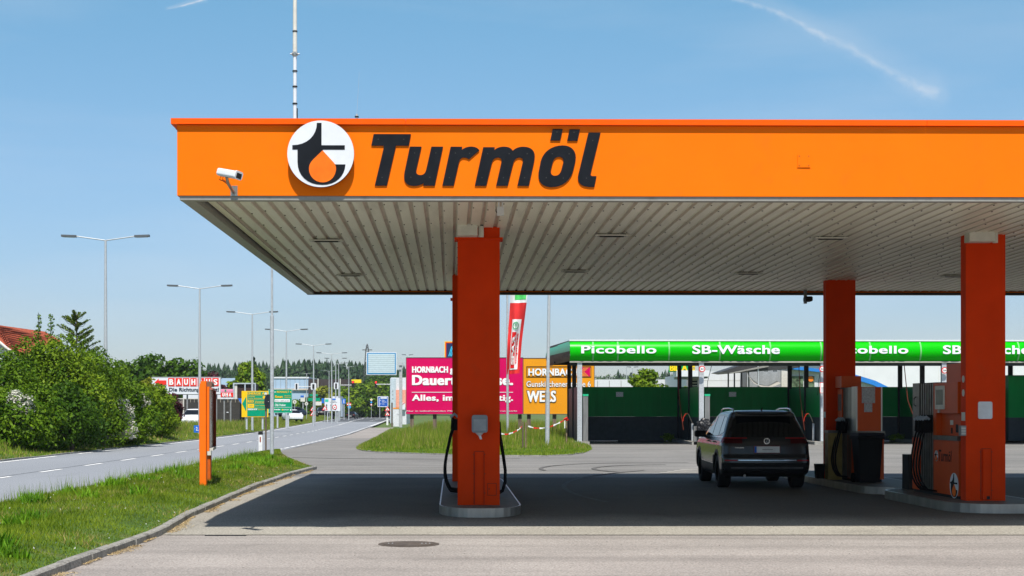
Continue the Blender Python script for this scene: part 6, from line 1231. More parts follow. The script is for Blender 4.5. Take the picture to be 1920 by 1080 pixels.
bld('industrial_hall','small piece of light blue hall between the purple tree and the bright tree',412,447,709,300,20,HB,0)
t = bld('timber_fence_building','dark brown slatted building right of the light blue hall',578.5,662,711,380,12,M('brown_slats',(0.055,0.042,0.04),0.8,var=0.35,scale=1.5,stretch=(6,1,0.2)),0)
mb = MB()
for px in (596.5,638): mb.box(X(px,380)-0.12,X(px,380)+0.12,379.7,379.95,0,Z(710,380),OFFW)
mb.build('pier', t)
MB().box(X(659,315),X(677,315),315,318,Z(718,315),Z(711.5,315),M('yellow_board',(0.80,0.60,0.02),0.5)).build('roof_sign', label='plain yellow board above the bushes between traffic lights', cat='sign')
NW = M('noise_wall',(0.12,0.14,0.145),0.7,var=0.15,scale=0.8,stretch=(1,1,5)); t = bld('noise_barrier','dark grey noise barrier rising to the right behind the blue direction sign',705,733,735,352,1,NW); MB().wall([(X(689.5,352),0),(X(704.9,352),0),(X(704.9,352),Z(736,352)),(X(689.5,352),Z(738.5,352))],352.05,353,NW).build('left_panel', t); MB().box(X(700,351),X(704,351),351,351.3,0,Z(740.5,351),M('rusty_post',(0.30,0.18,0.09),0.8)).build('rusty_post', t)
D = 190; t = bld('shop_building','grey white and salmon coloured shop building left of the magenta billboard',733,762,708,D,20,M('shop_white',(0.62,0.63,0.66),0.6)); MB().box(X(732,D),X(742.5,D),D-0.6,D-0.01,0,Z(709.5,D),M('shop_grey',(0.45,0.52,0.56),0.5)).build('sign_tower', t); MB().box(X(742.6,D),X(761,D),D-0.3,D-0.01,Z(764,D),Z(731,D),M('salmon',(0.75,0.33,0.24),0.6)).build('salmon_wall', t)
mb = MB(); mb.box(X(753,D),X(760,D),D-0.5,D-0.31,Z(768,D),Z(755,D),WHITE); mb.add([(X(753.5,D),D-0.52,Z(759.5,D)),(X(753.5,D),D-0.52,Z(758.3,D)),(X(760,D),D-0.52,Z(754.2,D)),(X(760,D),D-0.52,Z(755.6,D))],[(0,1,2,3)],RED); mb.build('banner', t)
mb = MB()
for k in range(3): mb.box(X(736,D),X(737.5,D),D-0.65,D-0.61,Z(734+k*7,D),Z(732.5+k*7,D),GREY)
mb.build('window', t)
# pylon far behind
D = 520; x = X(688.5,D); t = thing('lattice_mast', 'thin dark lattice mast standing above the skyline forest', 'mast', (x,D,0)); mb = MB()
for s in (-1,1): mb.tube([(x+s*2.2,D,0),(x+s*0.5,D,Z(655,D)),(x,D,Z(645,D))],0.16,DGALV,4)
for k in range(7): zz = 14+k*1.6; w_ = 2.2-1.7*zz/24; mb.tube([(x-w_,D,zz),(x+w_*0.9,D,zz+1.5)],0.1,DGALV,4); mb.tube([(x+w_,D,zz),(x-w_*0.9,D,zz+1.5)],0.1,DGALV,4)
mb.tube([(x-1.8,D,Z(656,D)),(x+1.8,D,Z(656,D))],0.16,DGALV,4); mb.build('lattice', t)
# house with the tiled roof
D = 92; t = thing('house', 'white house with red tiled roof at the left edge behind the hedge', 'house', (X(10,D),D,0)); HW = M('house_white',(0.72,0.72,0.70),0.6)
xL, xR = X(-150,D), X(24,D); MB().wall([(xL,0),(xR-0.3,0),(xR-0.3,Z(655,D)),(X(-60,D),Z(618,D)),(xL,Z(650,D))],D,D+0.3,HW).build('wall', t); MB().box(xR-0.6,xR-0.3,D+0.31,D+8,0,Z(652,D),HW).build('side_wall', t)
TIL = M('roof_tiles',(0.36,0.085,0.045),0.7,var=0.3,scale=7,stretch=(0.25,1,3)); mb = MB()
a = [(X(-75,D),D-0.5,Z(604,D)),(X(0,D),D-0.3,Z(610,D)),(X(41,D),D+5,Z(617,D+2)),(X(66,D),D+6,Z(634,D+2)),(X(42,D),D-0.6,Z(667,D)),(X(20,D),D-0.7,Z(651,D)),(X(0,D),D-0.7,Z(634,D)),(X(-75,D),D-0.7,Z(612,D))]
mb.add(a+[(p[0],p[1]+0.3,p[2]-0.16) for p in a], [tuple(range(8)),tuple(range(8,16))[::-1]]+[(i,(i+1)%8,8+(i+1)%8,8+i) for i in range(8)], TIL)
for k in range(11):
    f_ = k/11; p = Vector(a[0]).lerp(Vector(a[6]),f_)+Vector((0.6,0,0.5)); 
mb.build('roof', t); mb = MB()
for k in range(1,11):
    f_ = k/11; p = Vector(a[1]).lerp(Vector(a[5]), f_); q = Vector(a[2]).lerp(Vector(a[4]), f_); p.y -= 0.05; q.y -= 0.05; mb.tube([p, q], 0.035, M('tile_shadow',(0.20,0.05,0.03),0.8), 4)
mb.build('tile_course', t); mb = MB(); mb.tube([Vector(a[7])+Vector((0,-0.1,-0.1)),Vector(a[6])+Vector((0,-0.1,-0.1)),Vector(a[5])+Vector((0,-0.1,-0.1)),Vector(a[4])+Vector((0,-0.1,-0.1))],0.1,OFFW,6); mb.build('barge_board', t)
# shop pole sign with orange and red border, behind the column
D = 150; t = board('pole_sign','dark blue shop sign with red and yellow border peeping out left of the column','sign',836.5,866,643,673,D,M('navy',(0.02,0.03,0.10),0.4),(851,),GREY,z0=0,th=0.5)
mb = MB(); 
for a_, b_, m_, o_ in ((0,1.2,SYEL,0.02),(1.2,2.4,M('sign_orange',(0.85,0.18,0.01),0.4),0.018),(2.4,3.4,RED,0.016)): mb.box(X(833.5+a_,D),X(833.5+b_,D),D-o_,D+0.5,Z(676,D),Z(640+a_,D),m_); mb.box(X(833.5+b_,D),X(870,D),D-o_,D+0.5,Z(640+b_,D),Z(640+a_,D),m_)
mb.build('border', t); mb = MB(); CY = M('cyan',(0.05,0.5,0.75),0.4)
for k in range(3): mb.add([(X(840.5+k*2.6,D),D-0.02,Z(668,D)),(X(842+k*2.6,D),D-0.02,Z(668,D)),(X(848+k*1.8,D),D-0.02,Z(649,D)),(X(846+k*1.8,D),D-0.02,Z(650+k,D))],[(0,1,2,3)],CY)
mb.build('stripe_mark', t)
# ------------------------------------------------------------------ car wash
WG = M('wash_green',(0.003,0.45,0.002),0.25,var=0.04,scale=0.6,spec=0.12); WGD = M('wall_green',(0.001,0.27,0.050),0.45,var=0.10,scale=1.0,stretch=(3,3,0.4)); WGR = M('wall_grey',(0.055,0.063,0.068),0.5,var=0.12)
TEAL = M('wash_teal',(0.06,0.36,0.20),0.35,var=0.08); WT = thing('car_wash', 'open car wash with bright green rounded fascia and dark green bays', 'car wash', (17,70,0))
DW = 70.0
def WX(px): return X(px, DW)
zb0, zt0 = 4.06, 5.03
# bowed fascia
mb = MB(); n = 10; prof = [(-0.26*math.sin(math.pi*k/n)**0.8, zb0+(zt0-zb0)*k/n) for k in range(n+1)]
xs = [WX(1068), WX(1111.5), WX(1158), WX(1254), WX(1349.5), WX(1444), WX(1539.5), WX(1632), WX(1727), WX(1820), WX(1912), WX(2010), WX(2110)]
YB = lambda x: DW+0.015*(x-xs[0]); ZS = lambda x: 0.0
for i in range(len(xs)-1):
    a, b = xs[i]+0.006, xs[i+1]-0.006; vs = []
    for xx in (a, b): vs += [(xx, YB(xx)+p[0], p[1]) for p in prof]
    m_ = n+1; mb.add(vs, [(k,m_+k,m_+k+1,k+1) for k in range(n)], WG, True)
mb.build('fascia', WT)
SEAM = M('seam',(0.16,0.50,0.16),0.5)
for x in xs[1:]:
    mb = MB()
    vs = []
    for xx in (x-0.035, x+0.035): vs += [(xx, YB(xx)+p[0]-0.012, p[1]) for p in prof]
    mb.add(vs, [(k,n+1+k,n+2+k,k+1) for k in range(n)], SEAM, True); mb.build('fascia_joint', WT)
for i, (a, b, s_) in enumerate(((1089,1229.5,'Picobello'),(1297,1461,'SB-Wäsche'),(1563,1702.5,'Picobello'),(1768,1931,'SB-Wäsche'))):
    mb = MB(); hz = (4.42,4.80) if s_ == 'Picobello' else (4.40,4.83); text(mb, s_, WX(a), WX(b), hz[0]-0.0, hz[1], 0, M('wash_letter',(0.80,0.80,0.86),0.4,var=0.02), 0.035, 0, 1.0, 0.03, None, lambda x, z: YB(x)-0.262)
    mb.build('lettering', WT)
mb = MB(); x1 = xs[-1]; mb.add([(xs[0]-0.02,DW-0.06,zt0+0.004),(x1,YB(x1)-0.06,zt0+0.004),(x1,YB(x1)-0.06,zt0+0.075),(xs[0]-0.02,DW-0.06,zt0+0.075),(xs[0]-0.02,DW+0.3,zt0+0.004),(x1,YB(x1)+0.3,zt0+0.004),(x1,YB(x1)+0.3,zt0+0.075),(xs[0]-0.02,DW+0.3,zt0+0.075)], [(0,1,2,3),(3,2,6,7),(0,4,5,1),(4,7,6,5),(0,3,7,4)], WHITE); mb.build('top_edge', WT)
mb = MB(); LW = M('lower_lip',(0.34,0.33,0.28),0.5); mb.add([(xs[0],DW-0.06,zb0-0.075),(x1,YB(x1)-0.06,zb0-0.075),(x1,YB(x1)-0.06,zb0-0.003),(xs[0],DW-0.06,zb0-0.003),(xs[0],DW+0.2,zb0-0.075),(x1,YB(x1)+0.2,zb0-0.075)], [(0,1,2,3),(0,4,5,1)], LW); mb.build('bottom_lip', WT)
# chamfered left end, dirty and faded, turning back
mb = MB(); ex0, ey0 = xs[0], DW; ex1, ey1 = 4.30, 76.8
vs = []; m_ = n+1
for (px_, py_) in ((ex0, ey0), (ex1, ey1)): vs += [((px_, py_+p[0], p[1]) if px_ == ex0 else (px_+p[0], py_, 0.12+p[1]*0.97)) for p in prof]
mb.add(vs, [(k,m_+k,m_+k+1,k+1) for k in range(5,n)], TEAL, True); mb.add(vs, [(k,m_+k,m_+k+1,k+1) for k in range(5)], M('faded_brown',(0.10,0.085,0.06),0.6,var=0.4,scale=2,stretch=(1,0.3,3)), True); mb.build('end_fascia', WT)
MB().prism([(ex0,DW+0.31),(x1,YB(x1)+0.31),(x1,79.5),(ex1,78.8),(ex1-0.02,76.8)], zb0+0.70, zt0+0.05, M('wash_roof',(0.12,0.11,0.10),0.6)).build('roof', WT)
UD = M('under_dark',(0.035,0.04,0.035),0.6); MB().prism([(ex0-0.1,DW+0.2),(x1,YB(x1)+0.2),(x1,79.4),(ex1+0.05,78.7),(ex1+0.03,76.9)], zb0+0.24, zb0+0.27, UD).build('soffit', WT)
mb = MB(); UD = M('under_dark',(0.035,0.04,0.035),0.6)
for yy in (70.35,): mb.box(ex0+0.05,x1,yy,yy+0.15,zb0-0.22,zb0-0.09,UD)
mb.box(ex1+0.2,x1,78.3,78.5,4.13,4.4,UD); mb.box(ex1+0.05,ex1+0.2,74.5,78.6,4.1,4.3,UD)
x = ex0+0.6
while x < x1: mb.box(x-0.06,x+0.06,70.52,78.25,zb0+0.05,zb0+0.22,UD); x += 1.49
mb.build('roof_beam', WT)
poles = [1087+229*k for k in range(5)]
for k, px in enumerate(poles):
    x = WX(px); MB().box(x-0.115,x+0.115,YB(x)+0.0,YB(x)+0.2,0.16,zb0-0.08,GALV).build('front_post', WT)
    mb = MB(); xb = x+0.0
    mb.box(xb-0.10,xb+0.10,77.4,77.6,0.05,4.3,DARK); mb.build('rear_post', WT)
    mb = MB(); mb.box(xb-0.10,xb+0.10,73.6,73.8,0.05,4.3,DARK); mb.build('middle_post', WT)
    # partition wall between the bays
    mb = MB(); wl_, wh = (WGR, WGR) if k == 0 else (WGR, WGD)
    mb.box(xb-0.04,xb+0.04,70.25,77.39,0.14,1.33,wl_); mb.box(xb-0.042,xb+0.042,70.25,77.39,1.332,2.82,wh); mb.build('partition', WT)
    mb = MB(); mb.box(x-0.55,x+0.45,69.6,77.6,-0.02,0.15,KERBM); mb.build('kerb_block', WT)
    MB().box(x+0.18,x+0.42,70.2,70.5,0.16,2.36,STEEL).build('control_box', WT); MB().box(x+0.16,x+0.44,70.18,70.52,2.363,2.46,M('cap_green',(0.02,0.42,0.20),0.4)).build('control_box_cap', WT)
for i in range(4):
    a, b = WX(poles[i])+0.02, WX(poles[i+1])-0.02
    mb = MB(); q = 6
    for j in range(q):
        u0, u1 = a+(b-a)*j/q+0.001, a+(b-a)*(j+1)/q-0.001; mb.box(u0,u1,77.62,77.68,0.05,1.33,WGR); mb.box(u0,u1,77.618,77.682,1.332,2.93,WGD)
    mb.build('rear_wall', WT); px = 1162+i*212 if i < 2 else 1162+229*i
    x = X(px,77.5); MB().box(x-0.19,x+0.19,77.55,77.60,Z(744,77.5),Z(735,77.5),M('placard',(0.75,0.78,0.77),0.5,var=0.3,scale=20)).build('placard', WT)
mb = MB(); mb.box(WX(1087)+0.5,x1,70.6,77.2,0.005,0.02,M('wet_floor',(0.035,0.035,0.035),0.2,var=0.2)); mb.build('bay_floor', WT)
# wash lances on their holders
def lance(px, lab, D=71.5):
    x = X(px, D); t = thing('wash_lance', lab, 'lance', (x,D,0.15), 0, 'wash lances in their holders'); MB().tube([(x+0.25,D,0.16),(x+0.25,D,Z(794,D))],0.07,GALV,8).build('holder', t)
    MB().tube([(x+0.24,D,Z(794,D)),(x+0.16,D,Z(786,D)),(x+0.06,D,Z(778,D)),(x+0.0,D,Z(775.5,D))],0.022,PSTEEL,6).build('lance', t)
    mb = MB(); mb.tube([(x+0.0,D,Z(775.5,D)),(x-0.1,D,Z(776.5,D)),(x-0.2,D,Z(783,D)),(x-0.23,D,Z(790,D))],0.022,M('hose_red',(0.42,0.03,0.012),0.5),6); mb.tube([(x-0.48,D,3.9),(x-0.42,D,Z(740,D)),(x-0.30,D,Z(780,D)),(x-0.20,D,Z(806,D))],0.018,M('hose_orange',(0.16,0.035,0.02),0.6),6); mb.build('hose', t)
lance(1289,'red hosed wash lance left of the second silver post'); lance(1516,'red hosed wash lance right of the black car'); 
D = 71.0; mb = MB(); mb.tube([(X(1695,D),D,4.0),(X(1702,D),D,Z(750,D)),(X(1712,D),D,Z(778,D)),(X(1719,D),D,Z(790,D))],0.022,MATS['hose_orange'],6); mb.build('wash_hose', label='single orange hose hanging between the two fuel pumps', cat='hose')
for a, b in ((1335,1329),(1540,1537)): D = 70.8; MB().tube([(X(a,D),D,3.95),(X(b-2,D),D,Z(715,D)),(X(b-4,D),D,2.4)],0.014,DARK,5).build('supply_hose', WT)
def roundsign(px, py, D, lab):
    t = thing('height_sign', lab, 'traffic sign', (X(px,D),D-0.1,Z(py,D)), 0, 'round height limit signs on the wash posts'); c = (X(px,D),Z(py,D)); MB().disc(c,0.155,D-0.14,D-0.12,RED,28).build('ring', t); MB().disc(c,0.11,D-0.15,D-0.141,PW,28).build('face', t); mb = MB(); text(mb,'2,4',c[0]-0.07,c[0]+0.07,c[1]-0.035,c[1]+0.04,D-0.151,PB,0.03); mb.build('lettering', t)
roundsign(1315.5,692,69.9,'round red and white height sign on the second silver post'); roundsign(1541,692,70.0,'round height sign half hidden by the far right column'); roundsign(1769.5,694.5,70.2,'round height sign above the near right fuel pump')
t = thing('notice_board', 'small white notice with red border beside the far right column', 'sign', (X(1541,69.8),69.8,Z(737,69.8))); D = 69.8; MB().box(X(1537,D),X(1547,D),D-0.03,D,Z(737,D),Z(717,D),RED).build('border', t); mb = MB(); mb.box(X(1538,D),X(1546,D),D-0.04,D-0.031,Z(736,D),Z(718,D),PW); 
for k in range(4): mb.box(X(1539.5,D),X(1545,D),D-0.045,D-0.041,Z(727+k*2.3,D),Z(726+k*2.3,D),GREY)
mb.build('face', t)
# bag, bins and clutter by the wash
D = 69.3; x = X(1321,D); rr = random.Random(4); bm = bmesh.new(); bmesh.ops.create_icosphere(bm, subdivisions=4, radius=0.34)
from mathutils import noise as NZ
for v in bm.verts:
    k = 1+0.22*NZ.noise(v.co*7)+0.12*NZ.noise(v.co*17); v.co = Vector((v.co.x*k*1.05, v.co.y*k*0.9, v.co.z*k*1.15))
me = bpy.data.meshes.new('rubbish_bag'); bm.to_mesh(me); me.materials.append(M('black_foil',(0.015,0.015,0.017),0.4,spec=0.3)); o = bpy.data.objects.new('rubbish_bag', me); S.collection.objects.link(o); o.location = (x,D,Z(800,D)); tag(o,'crumpled black rubbish bag hanging beside the second silver wash post','bag')
D = 69.6; t = thing('bag_stand', 'steel stand carrying the black rubbish bag left of the black car', 'stand', (X(1303,D),D,0)); MB().box(X(1301,D),X(1307,D),D,D+0.15,0,Z(799,D),STEEL).build('post', t); MB().tube([(X(1307,D),D,1.1),(X(1314,D),D-0.1,1.1)],0.02,STEEL,6).build('arm', t)
D = 70.6; x = X(1553.5,D); t = thing('wheelie_bin', 'grey bin with blue lid between the SUV and the far right column', 'bin', (x,D,0.15)); MB().box(x-0.28,x+0.28,D,D+0.5,0.2,Z(793,D),M('bin_grey',(0.06,0.065,0.07),0.5)).build('body', t); MB().bbox(x-0.31,x+0.31,D-0.04,D+0.54,Z(793,D)+0.002,Z(789,D),0.03,M('lid_blue',(0.02,0.06,0.18),0.4),'x',2).build('lid', t)
# green shed at the right frame edge
D = 74.0; t = thing('wash_cabin', 'dark green and grey cabin at the right edge behind the near column', 'cabin', (X(1910,D),D,0)); xa_, xb_ = X(1891,D), X(1990,D)
MB().box(xa_,xb_,D,D+5,0.1,Z(783,D),WGR).build('lower_wall', t); MB().box(xa_-0.002,xb_,D-0.002,D+5,Z(783,D)+0.002,Z(706,D),WGD).build('upper_wall', t); MB().box(xa_-0.08,xb_,D-0.08,D+5,Z(706,D)+0.002,Z(703.5,D),M('cabin_top',(0.02,0.16,0.06),0.4)).build('roof_edge', t); MB().box(X(1886,D),X(1889.5,D),D+0.5,D+0.8,0,Z(728,D),UD).build('post', t)
D = 69; MB().box(X(1160,76.5),X(1250,76.5),76.9,77.0,0.02,0.07,MATS['wet_floor']).build('drain_channel', label='dark drain channel along the rear wall of the first wash bay', cat='drain')
# low plants seen under the rear walls
for i, (px, w_, h_) in enumerate(((1253,0.35,0.42),(1682,0.5,0.4),(1868,0.4,0.36))):
    t = thing('weed_tuft', ['green weeds by the dark post of the first wash bay','green weeds under the rear wall between the pumps','green weeds under the rear wall right of the near right column'][i], 'weeds', (X(px,76.6),76.6,0.02)); tris('leaves', leaves([(0,0,h_*0.5,w_,0.3,h_*0.5)],420,0.06), L_B, 4, parent=t)
# ------------------------------------------------------------------ buildings behind the car wash
PANEL = M('panel_white',(0.66,0.67,0.68),0.5,var=0.04,scale=0.6); D = 150; t = thing('supermarket', 'white flat roofed supermarket seen through the wash bays', 'building', (X(1400,D),D,0)); MB().box(X(1308,D),X(1500,D),D,D+25,0,Z(696.5,D),PANEL).build('wall', t)
mb = MB()
for zz in (3.0,3.9,4.8): mb.box(X(1308,D),X(1500,D),D-0.02,D-0.002,zz,zz+0.02,OFFW)
for px in (1318,1352): mb.box(X(px,D),X(px,D)+0.02,D-0.02,D-0.002,0,5.6,OFFW)
mb.build('panel_joint', t)
MB().prism([(X(1253,D),D-6),(X(1312,D),D-6),(X(1312,D),D),(X(1262,D),D)], Z(708.5,D), Z(697.5,D), WHITE).build('canopy', t); MB().prism([(X(1255,D),D-5.8),(X(1310,D),D-5.8),(X(1307.9,D),D-0.05),(X(1264,D),D-0.05)], Z(711.5,D), Z(708.6,D), GREY).build('canopy_underside', t)
MB().box(X(1290,D),X(1307.8,D),D+0.02,D+1,0,Z(709,D),M('dark_glass',(0.03,0.035,0.04),0.1)).build('window', t)
for k in range(6): MB().box(X(1291,D),X(1307,D),D-0.05,D+0.015,3.6+k*0.3,3.68+k*0.3,OFFW).build('louvre', t)
t = thing('roof_sign', 'yellow supermarket sign with green letters edge above the white canopy', 'sign', (X(1280,D),D-5.5,Z(697,D))); D = 144; YEL = M('shop_yellow',(0.90,0.62,0.01),0.45); GRN = M('shop_green',(0.0,0.35,0.10),0.45)
MB().box(X(1254.5,D),X(1303.5,D),D+0.1,D+0.2,Z(697.5,D),Z(683.5,D),GRN).build('panel', t); mb = MB(); text(mb,'BILLA',X(1256,D),X(1289,D),Z(695.5,D),Z(684,D),D+0.08,YEL,0.05,0,0.9,0.05); mb.box(X(1290,D),X(1303,D),D+0.02,D+0.08,Z(695.5,D),Z(684,D),YEL); text(mb,'PLUS',X(1291,D),X(1302.5,D),Z(692.5,D),Z(688,D),D+0.015,GREY,0.02); mb.build('lettering', t)
D = 175; t = bld('industrial_hall','low pale grey roofed hall right of the orange billboard',1113,1262,711.5,D,20,M('pale_hall',(0.60,0.61,0.63),0.6,var=0.05)); 
mb = MB()
for k in range(5): mb.box(X(1120+k*22,D),X(1121+k*22,D),D-0.03,D-0.002,3,5.3,GREY)
mb.build('panel_joint', t)
# canopy with sloping dark roof and a hanging curved sheet
D = 138; t = thing('entrance_structure', 'dark tilted entrance roof on slim posts with a hanging curved sheet', 'canopy', (X(1420,D),D,0)); DR_ = M('dark_roof',(0.05,0.05,0.05),0.5)
mb = MB(); mb.wall([(X(1352,D),Z(697,D)),(X(1366,D),Z(699.5,D)),(X(1500,D),Z(689,D)),(X(1500,D),Z(680,D)),(X(1395,D),Z(683,D))],D,D+6,DR_); mb.build('roof', t); MB().wall([(X(1366,D),Z(701.5,D)),(X(1366,D),Z(699.6,D)),(X(1440,D),Z(684,D)),(X(1440,D),Z(688,D))],D-0.3,D-0.02,M('roof_edge_grey',(0.25,0.24,0.22),0.5)).build('roof_edge', t)
for px in (1366.5,1378,1391.5): mb = MB(); mb.box(X(px,D)-0.06,X(px,D)+0.06,D+0.2,D+0.35,0,Z(699,D),DARK); mb.build('post', t)
MB().tube([(X(1406,D),D+0.1,0),(X(1404,D),D+0.1,Z(690,D))],0.09,GREY,6).build('post', t); MB().tube([(X(1423,D),D-0.1,0),(X(1421,D),D-0.1,Z(687,D))],0.08,GALV,6).build('post', t)
SH = M('curved_sheet',(0.42,0.40,0.35),0.45,var=0.08); c_out = [(1397,693),(1401,706),(1410,718),(1424,725),(1445,726),(1462,719)]; c_in = [(1404.5,691),(1409,704),(1417,713),(1428,720),(1445,723.5),(1462,714)]
mb = MB(); vs = []; mm = len(c_out)
for (a, b), (c, d) in zip(c_out, c_in): vs += [(X(a,D),D-0.6,Z(b,D)),(X(c,D),D+1.2,Z(d,D))]
mb.add(vs, [(2*i,2*i+1,2*i+3,2*i+2) for i in range(mm-1)], SH, True); mb.build('curved_sheet', t)
D = 147; t = thing('glazed_hall', 'grey slatted glass facade behind the curved sheet', 'building', (X(1430,D),D,0)); MB().box(X(1399,D),X(1463,D),D,D+2.9,0,Z(686,D),M('facade_grey',(0.11,0.12,0.125),0.35)).build('wall', t); mb = MB(); px = 1401
while px < 1462: mb.box(X(px,D),X(px+0.9,D),D-0.08,D-0.002,0,Z(697 if (px//8)%2 else 694,D),M('slat_white',(0.62,0.64,0.66),0.5)); px += 2.1
mb.build('slats', t); MB().box(X(1463.2,D),X(1480,D),D-0.5,D+2.5,0,Z(688,D),OFFW).build('white_pier', t)
D = 165; t = thing('big_box_store', 'tall plain white store building filling the bays on the right', 'building', (X(1750,D),D,0)); MB().box(X(1560,D),X(2150,D),D,D+40,0,Z(676,D),PANEL).build('wall', t)
mb = MB()
for px in (1620,1690,1760,1830,1900): mb.box(X(px,D),X(px,D)+0.03,D-0.02,D-0.002,0,7.2,OFFW)
mb.build('panel_joint', t)
D = 141; t = thing('arched_hall', 'light walled hall with a blue arched roof edge behind the wash', 'building', (X(1560,D),D,0)); arc = [(1400,680),(1465,685),(1510,689),(1550,693.5),(1604,703),(1640,714),(1675,731),(1690,745)]
top = [(X(a,D),Z(b,D)) for a, b in arc]; low = [(X(a-4 if a>1600 else a,D),Z(b+(6 if a < 1560 else 8),D)) for a, b in arc]
MB().wall([(X(1484,D),0),(X(1690,D),0)]+[(x_,z_) for x_, z_ in low[::-1] if x_ > X(1484,D)]+[(X(1484,D),Z(693,D))],D+0.3,D+0.6,M('hall_pale',(0.58,0.59,0.60),0.5)).build('wall', t)
mb = MB(); mb.wall(low+top[::-1],D-0.3,D+4,M('arch_blue',(0.03,0.20,0.58),0.45)); mb.build('arched_roof_edge', t)
for i, (a, b, lab) in enumerate(((1483,1507,'poster'),(1515,1528,'poster'))):
    m_ = MB(); m_.box(X(a,D),X(b,D),D+0.2,D+0.28,Z(735,D),Z(705,D),M('poster_forest',(0.12,0.17,0.10),0.6,var=0.9,scale=2.2,detail=8)); m_.build('poster', t)
MB().disc((X(1521,D),Z(710.5,D)),0.27,D+0.15,D+0.195,M('poster_orange',(0.85,0.22,0.02),0.5),16).build('poster_motif', t)
# ------------------------------------------------------------------ flag, barrier
D = 78; x = X(952,D); t = thing('flag', 'tall red banner flag with white logo strip hanging from a pole behind the left column', 'flag', (x,D,0)); MB().tube([(x,D,0),(X(951,D),D,9.6)],0.075,GALV,10,0.05).build('pole', t)
MB().tube([(x,D,9.4),(x+1.2,D,9.5)],0.03,GALV,6).build('top_bar', t); FRD = M('flag_red',(0.62,0.03,0.03),0.75,var=0.1,scale=1.5); FWH = M('flag_white',(0.72,0.72,0.72),0.75,var=0.06); FGR = M('flag_green',(0.08,0.50,0.12),0.7)
L_e = [(540,956.5),(566,956.5),(600,954.5),(640,951.5),(670,950.3),(702,950.0)]; R_e = [(540,991),(566,987.5),(600,983.5),(640,978.5),(670,976),(702,974)]
def FP(u, py, o_=0.0):
    a = np.interp(py,[l[0] for l in L_e],[l[1] for l in L_e]); b = np.interp(py,[l[0] for l in R_e],[l[1] for l in R_e]); f_ = py*0.045+u*5
    return (X(a+(b-a)*u,D), D-0.06-o_+0.13*math.sin(f_)+0.07*math.sin(u*11-py*0.03), Z(py-2*u*(1 if py > 690 else 0),D))
def flagpatch(u0, u1, p0, p1, m_, o_, nm, nu=10, nv=30):
    mb = MB(); vs = [FP(u0+(u1-u0)*i/nu, p0+(p1-p0)*j/nv, o_) for j in range(nv+1) for i in range(nu+1)]; k = nu+1
    mb.add(vs, [(j*k+i,(j+1)*k+i,(j+1)*k+i+1,j*k+i+1) for j in range(nv) for i in range(nu)], m_, True); return mb.build(nm, t)
flagpatch(0,1,500,568,FWH,0,'white_cloth'); flagpatch(0,1,568,702,FRD,0,'red_cloth',12,40); flagpatch(0.28,0.92,540,562,FGR,0.02,'green_motif',8,6)
flagpatch(0.22,0.80,599,694,FWH,0.025,'white_strip'); flagpatch(0.27,0.56,623,690,M('flag_bright_red',(0.75,0.02,0.02),0.7),0.045,'red_strip')
def flagtext(s_, u0, u1, p0, p1, m_, bold):
    vs, fs = text_mesh(s_, bold); a0 = min(v[0] for v in vs); a1 = max(v[0] for v in vs); b0 = min(v[1] for v in vs); b1 = max(v[1] for v in vs)
    mb = MB(); mb.add([FP(u1-(v[1]-b0)/(b1-b0)*(u1-u0), p1-(v[0]-a0)/(a1-a0)*(p1-p0), 0.065+0.01*v[2]) for v in vs], fs, m_); mb.build('lettering', t)
flagtext('SPAR', 0.31, 0.52, 628, 684, PW, 0.05); flagtext('express', 0.62, 0.76, 625, 682, RED, 0.02)
mb = MB(); n = 24
for k in range(n):
    a, b = 2*math.pi*k/n, 2*math.pi*(k+1)/n; q = lambda r_, w_: FP(0.46+r_*0.20*math.cos(w_), 611+r_*7.2*math.sin(w_), 0.06)
    mb.add([q(1,a),q(1,b),q(0.8,b),q(0.8,a)], [(0,1,2,3)], GRN)
mb.add([FP(0.46,605.5,0.06),FP(0.37,612.5,0.06),FP(0.55,612.5,0.06),FP(0.46,609,0.06)],[(0,1,3),(0,3,2)],GRN); mb.add([FP(0.445,611,0.058),FP(0.475,611,0.058),FP(0.475,616.5,0.058),FP(0.445,616.5,0.058)],[(0,1,2,3)],GRN); mb.build('round_logo', t)
STK = M('stake_wood',(0.20,0.15,0.09),0.85,var=0.3,scale=8); 
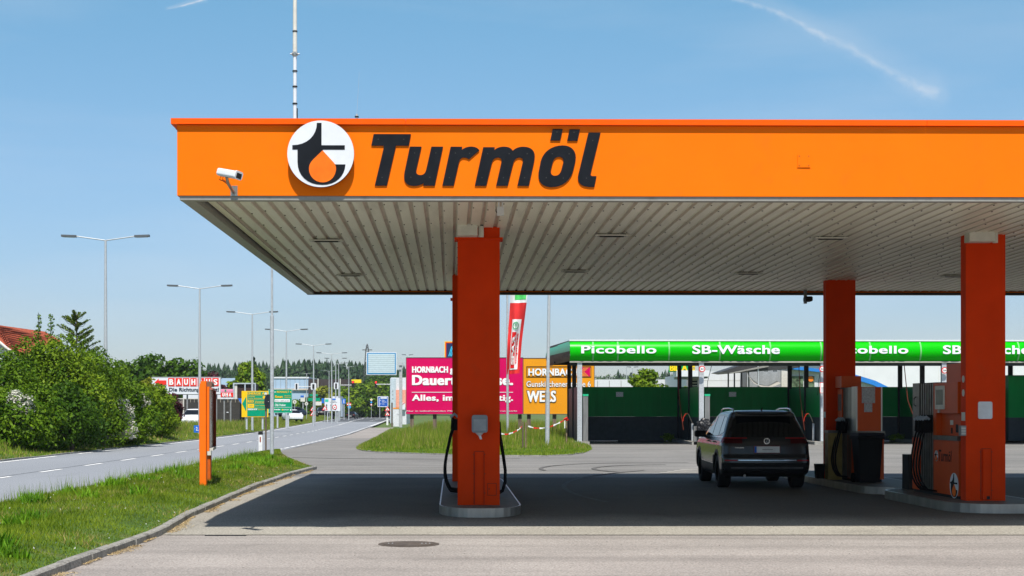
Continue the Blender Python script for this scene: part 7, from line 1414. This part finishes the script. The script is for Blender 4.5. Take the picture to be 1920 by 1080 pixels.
for px, p0, p1, lab in ((980,791,841,'darker left one of the two wooden stakes standing close together'),(985.5,792,841.5,'paler right one of the two wooden stakes standing close together'),(1062,780,837,'wooden stake at the kerb end just left of the car wash')):
    D = DG(p1,0.03); x = X(px,D); MB().tube([(x,D,0),(x+0.01,D,Z(p0,D))],0.035,STK if px != 980 else WOOD,8).build('wooden_stake', label=lab, cat='stake', group='wooden barrier stakes')
t = thing('barrier_tape', 'red and white barrier tape sagging between the wooden stakes', 'tape', (X(1000,65),65,0.5)); TW = M('tape_white',(0.75,0.75,0.75),0.5); 
def tape(pts):
    P_ = []
    for k in range(25):
        u = k/24*(len(pts)-1); i = min(int(u), len(pts)-2); f_ = u-i; a, b = Vector(pts[i]), Vector(pts[i+1]); P_.append(a.lerp(b, f_))
    for k in range(24):
        a, b = P_[k], P_[k+1]; mb = MB(); h = 0.028+0.01*math.sin(k*1.7); mb.add([a-Vector((0,0,h)),b-Vector((0,0,h)),b+Vector((0,0,h)),a+Vector((0,0,h))],[(0,1,2,3)],RED if (k//4)%2 else TW); mb.build('tape_stretch', t)
D = 65; q = lambda a, b: (X(a,D),D-0.05,Z(b,D))
tape([q(938,813),q(950,814.5),q(962,811),q(973,805),q(981,797)]); tape([q(990,799),q(1002,802.5),q(1016,803),q(1032,800),q(1048,793),q(1061,786)])
mb = MB(); mb.tube([q(1057,786),q(1063,783),q(1066,787),q(1060,789),q(1063,785)],0.035,RED,5); mb.add([q(1058,787),q(1060,787),q(1059.5,803),q(1058,803)],[(0,1,2,3)],TW); mb.build('knot', t)
# rubbish specks on the grass island
# ------------------------------------------------------------------ air: far things fade a little
hz = MB().box(-700,700,-40,1200,-1.2,60,M('tmp',(0,0,0))).build('haze', kind='stuff', label='pale summer haze in the air')
hm = bpy.data.materials.new('haze_air'); hm.use_nodes = True; ht = hm.node_tree; ht.nodes.clear(); ho = ht.nodes.new('ShaderNodeOutputMaterial'); hv = ht.nodes.new('ShaderNodeVolumePrincipled'); hv.inputs['Color'].default_value = (0.82,0.90,1,1); hv.inputs['Density'].default_value = 0.00014; hv.inputs['Anisotropy'].default_value = 0.2
ht.links.new(hv.outputs[0], ho.inputs['Volume']); hz.data.materials.clear(); hz.data.materials.append(hm)
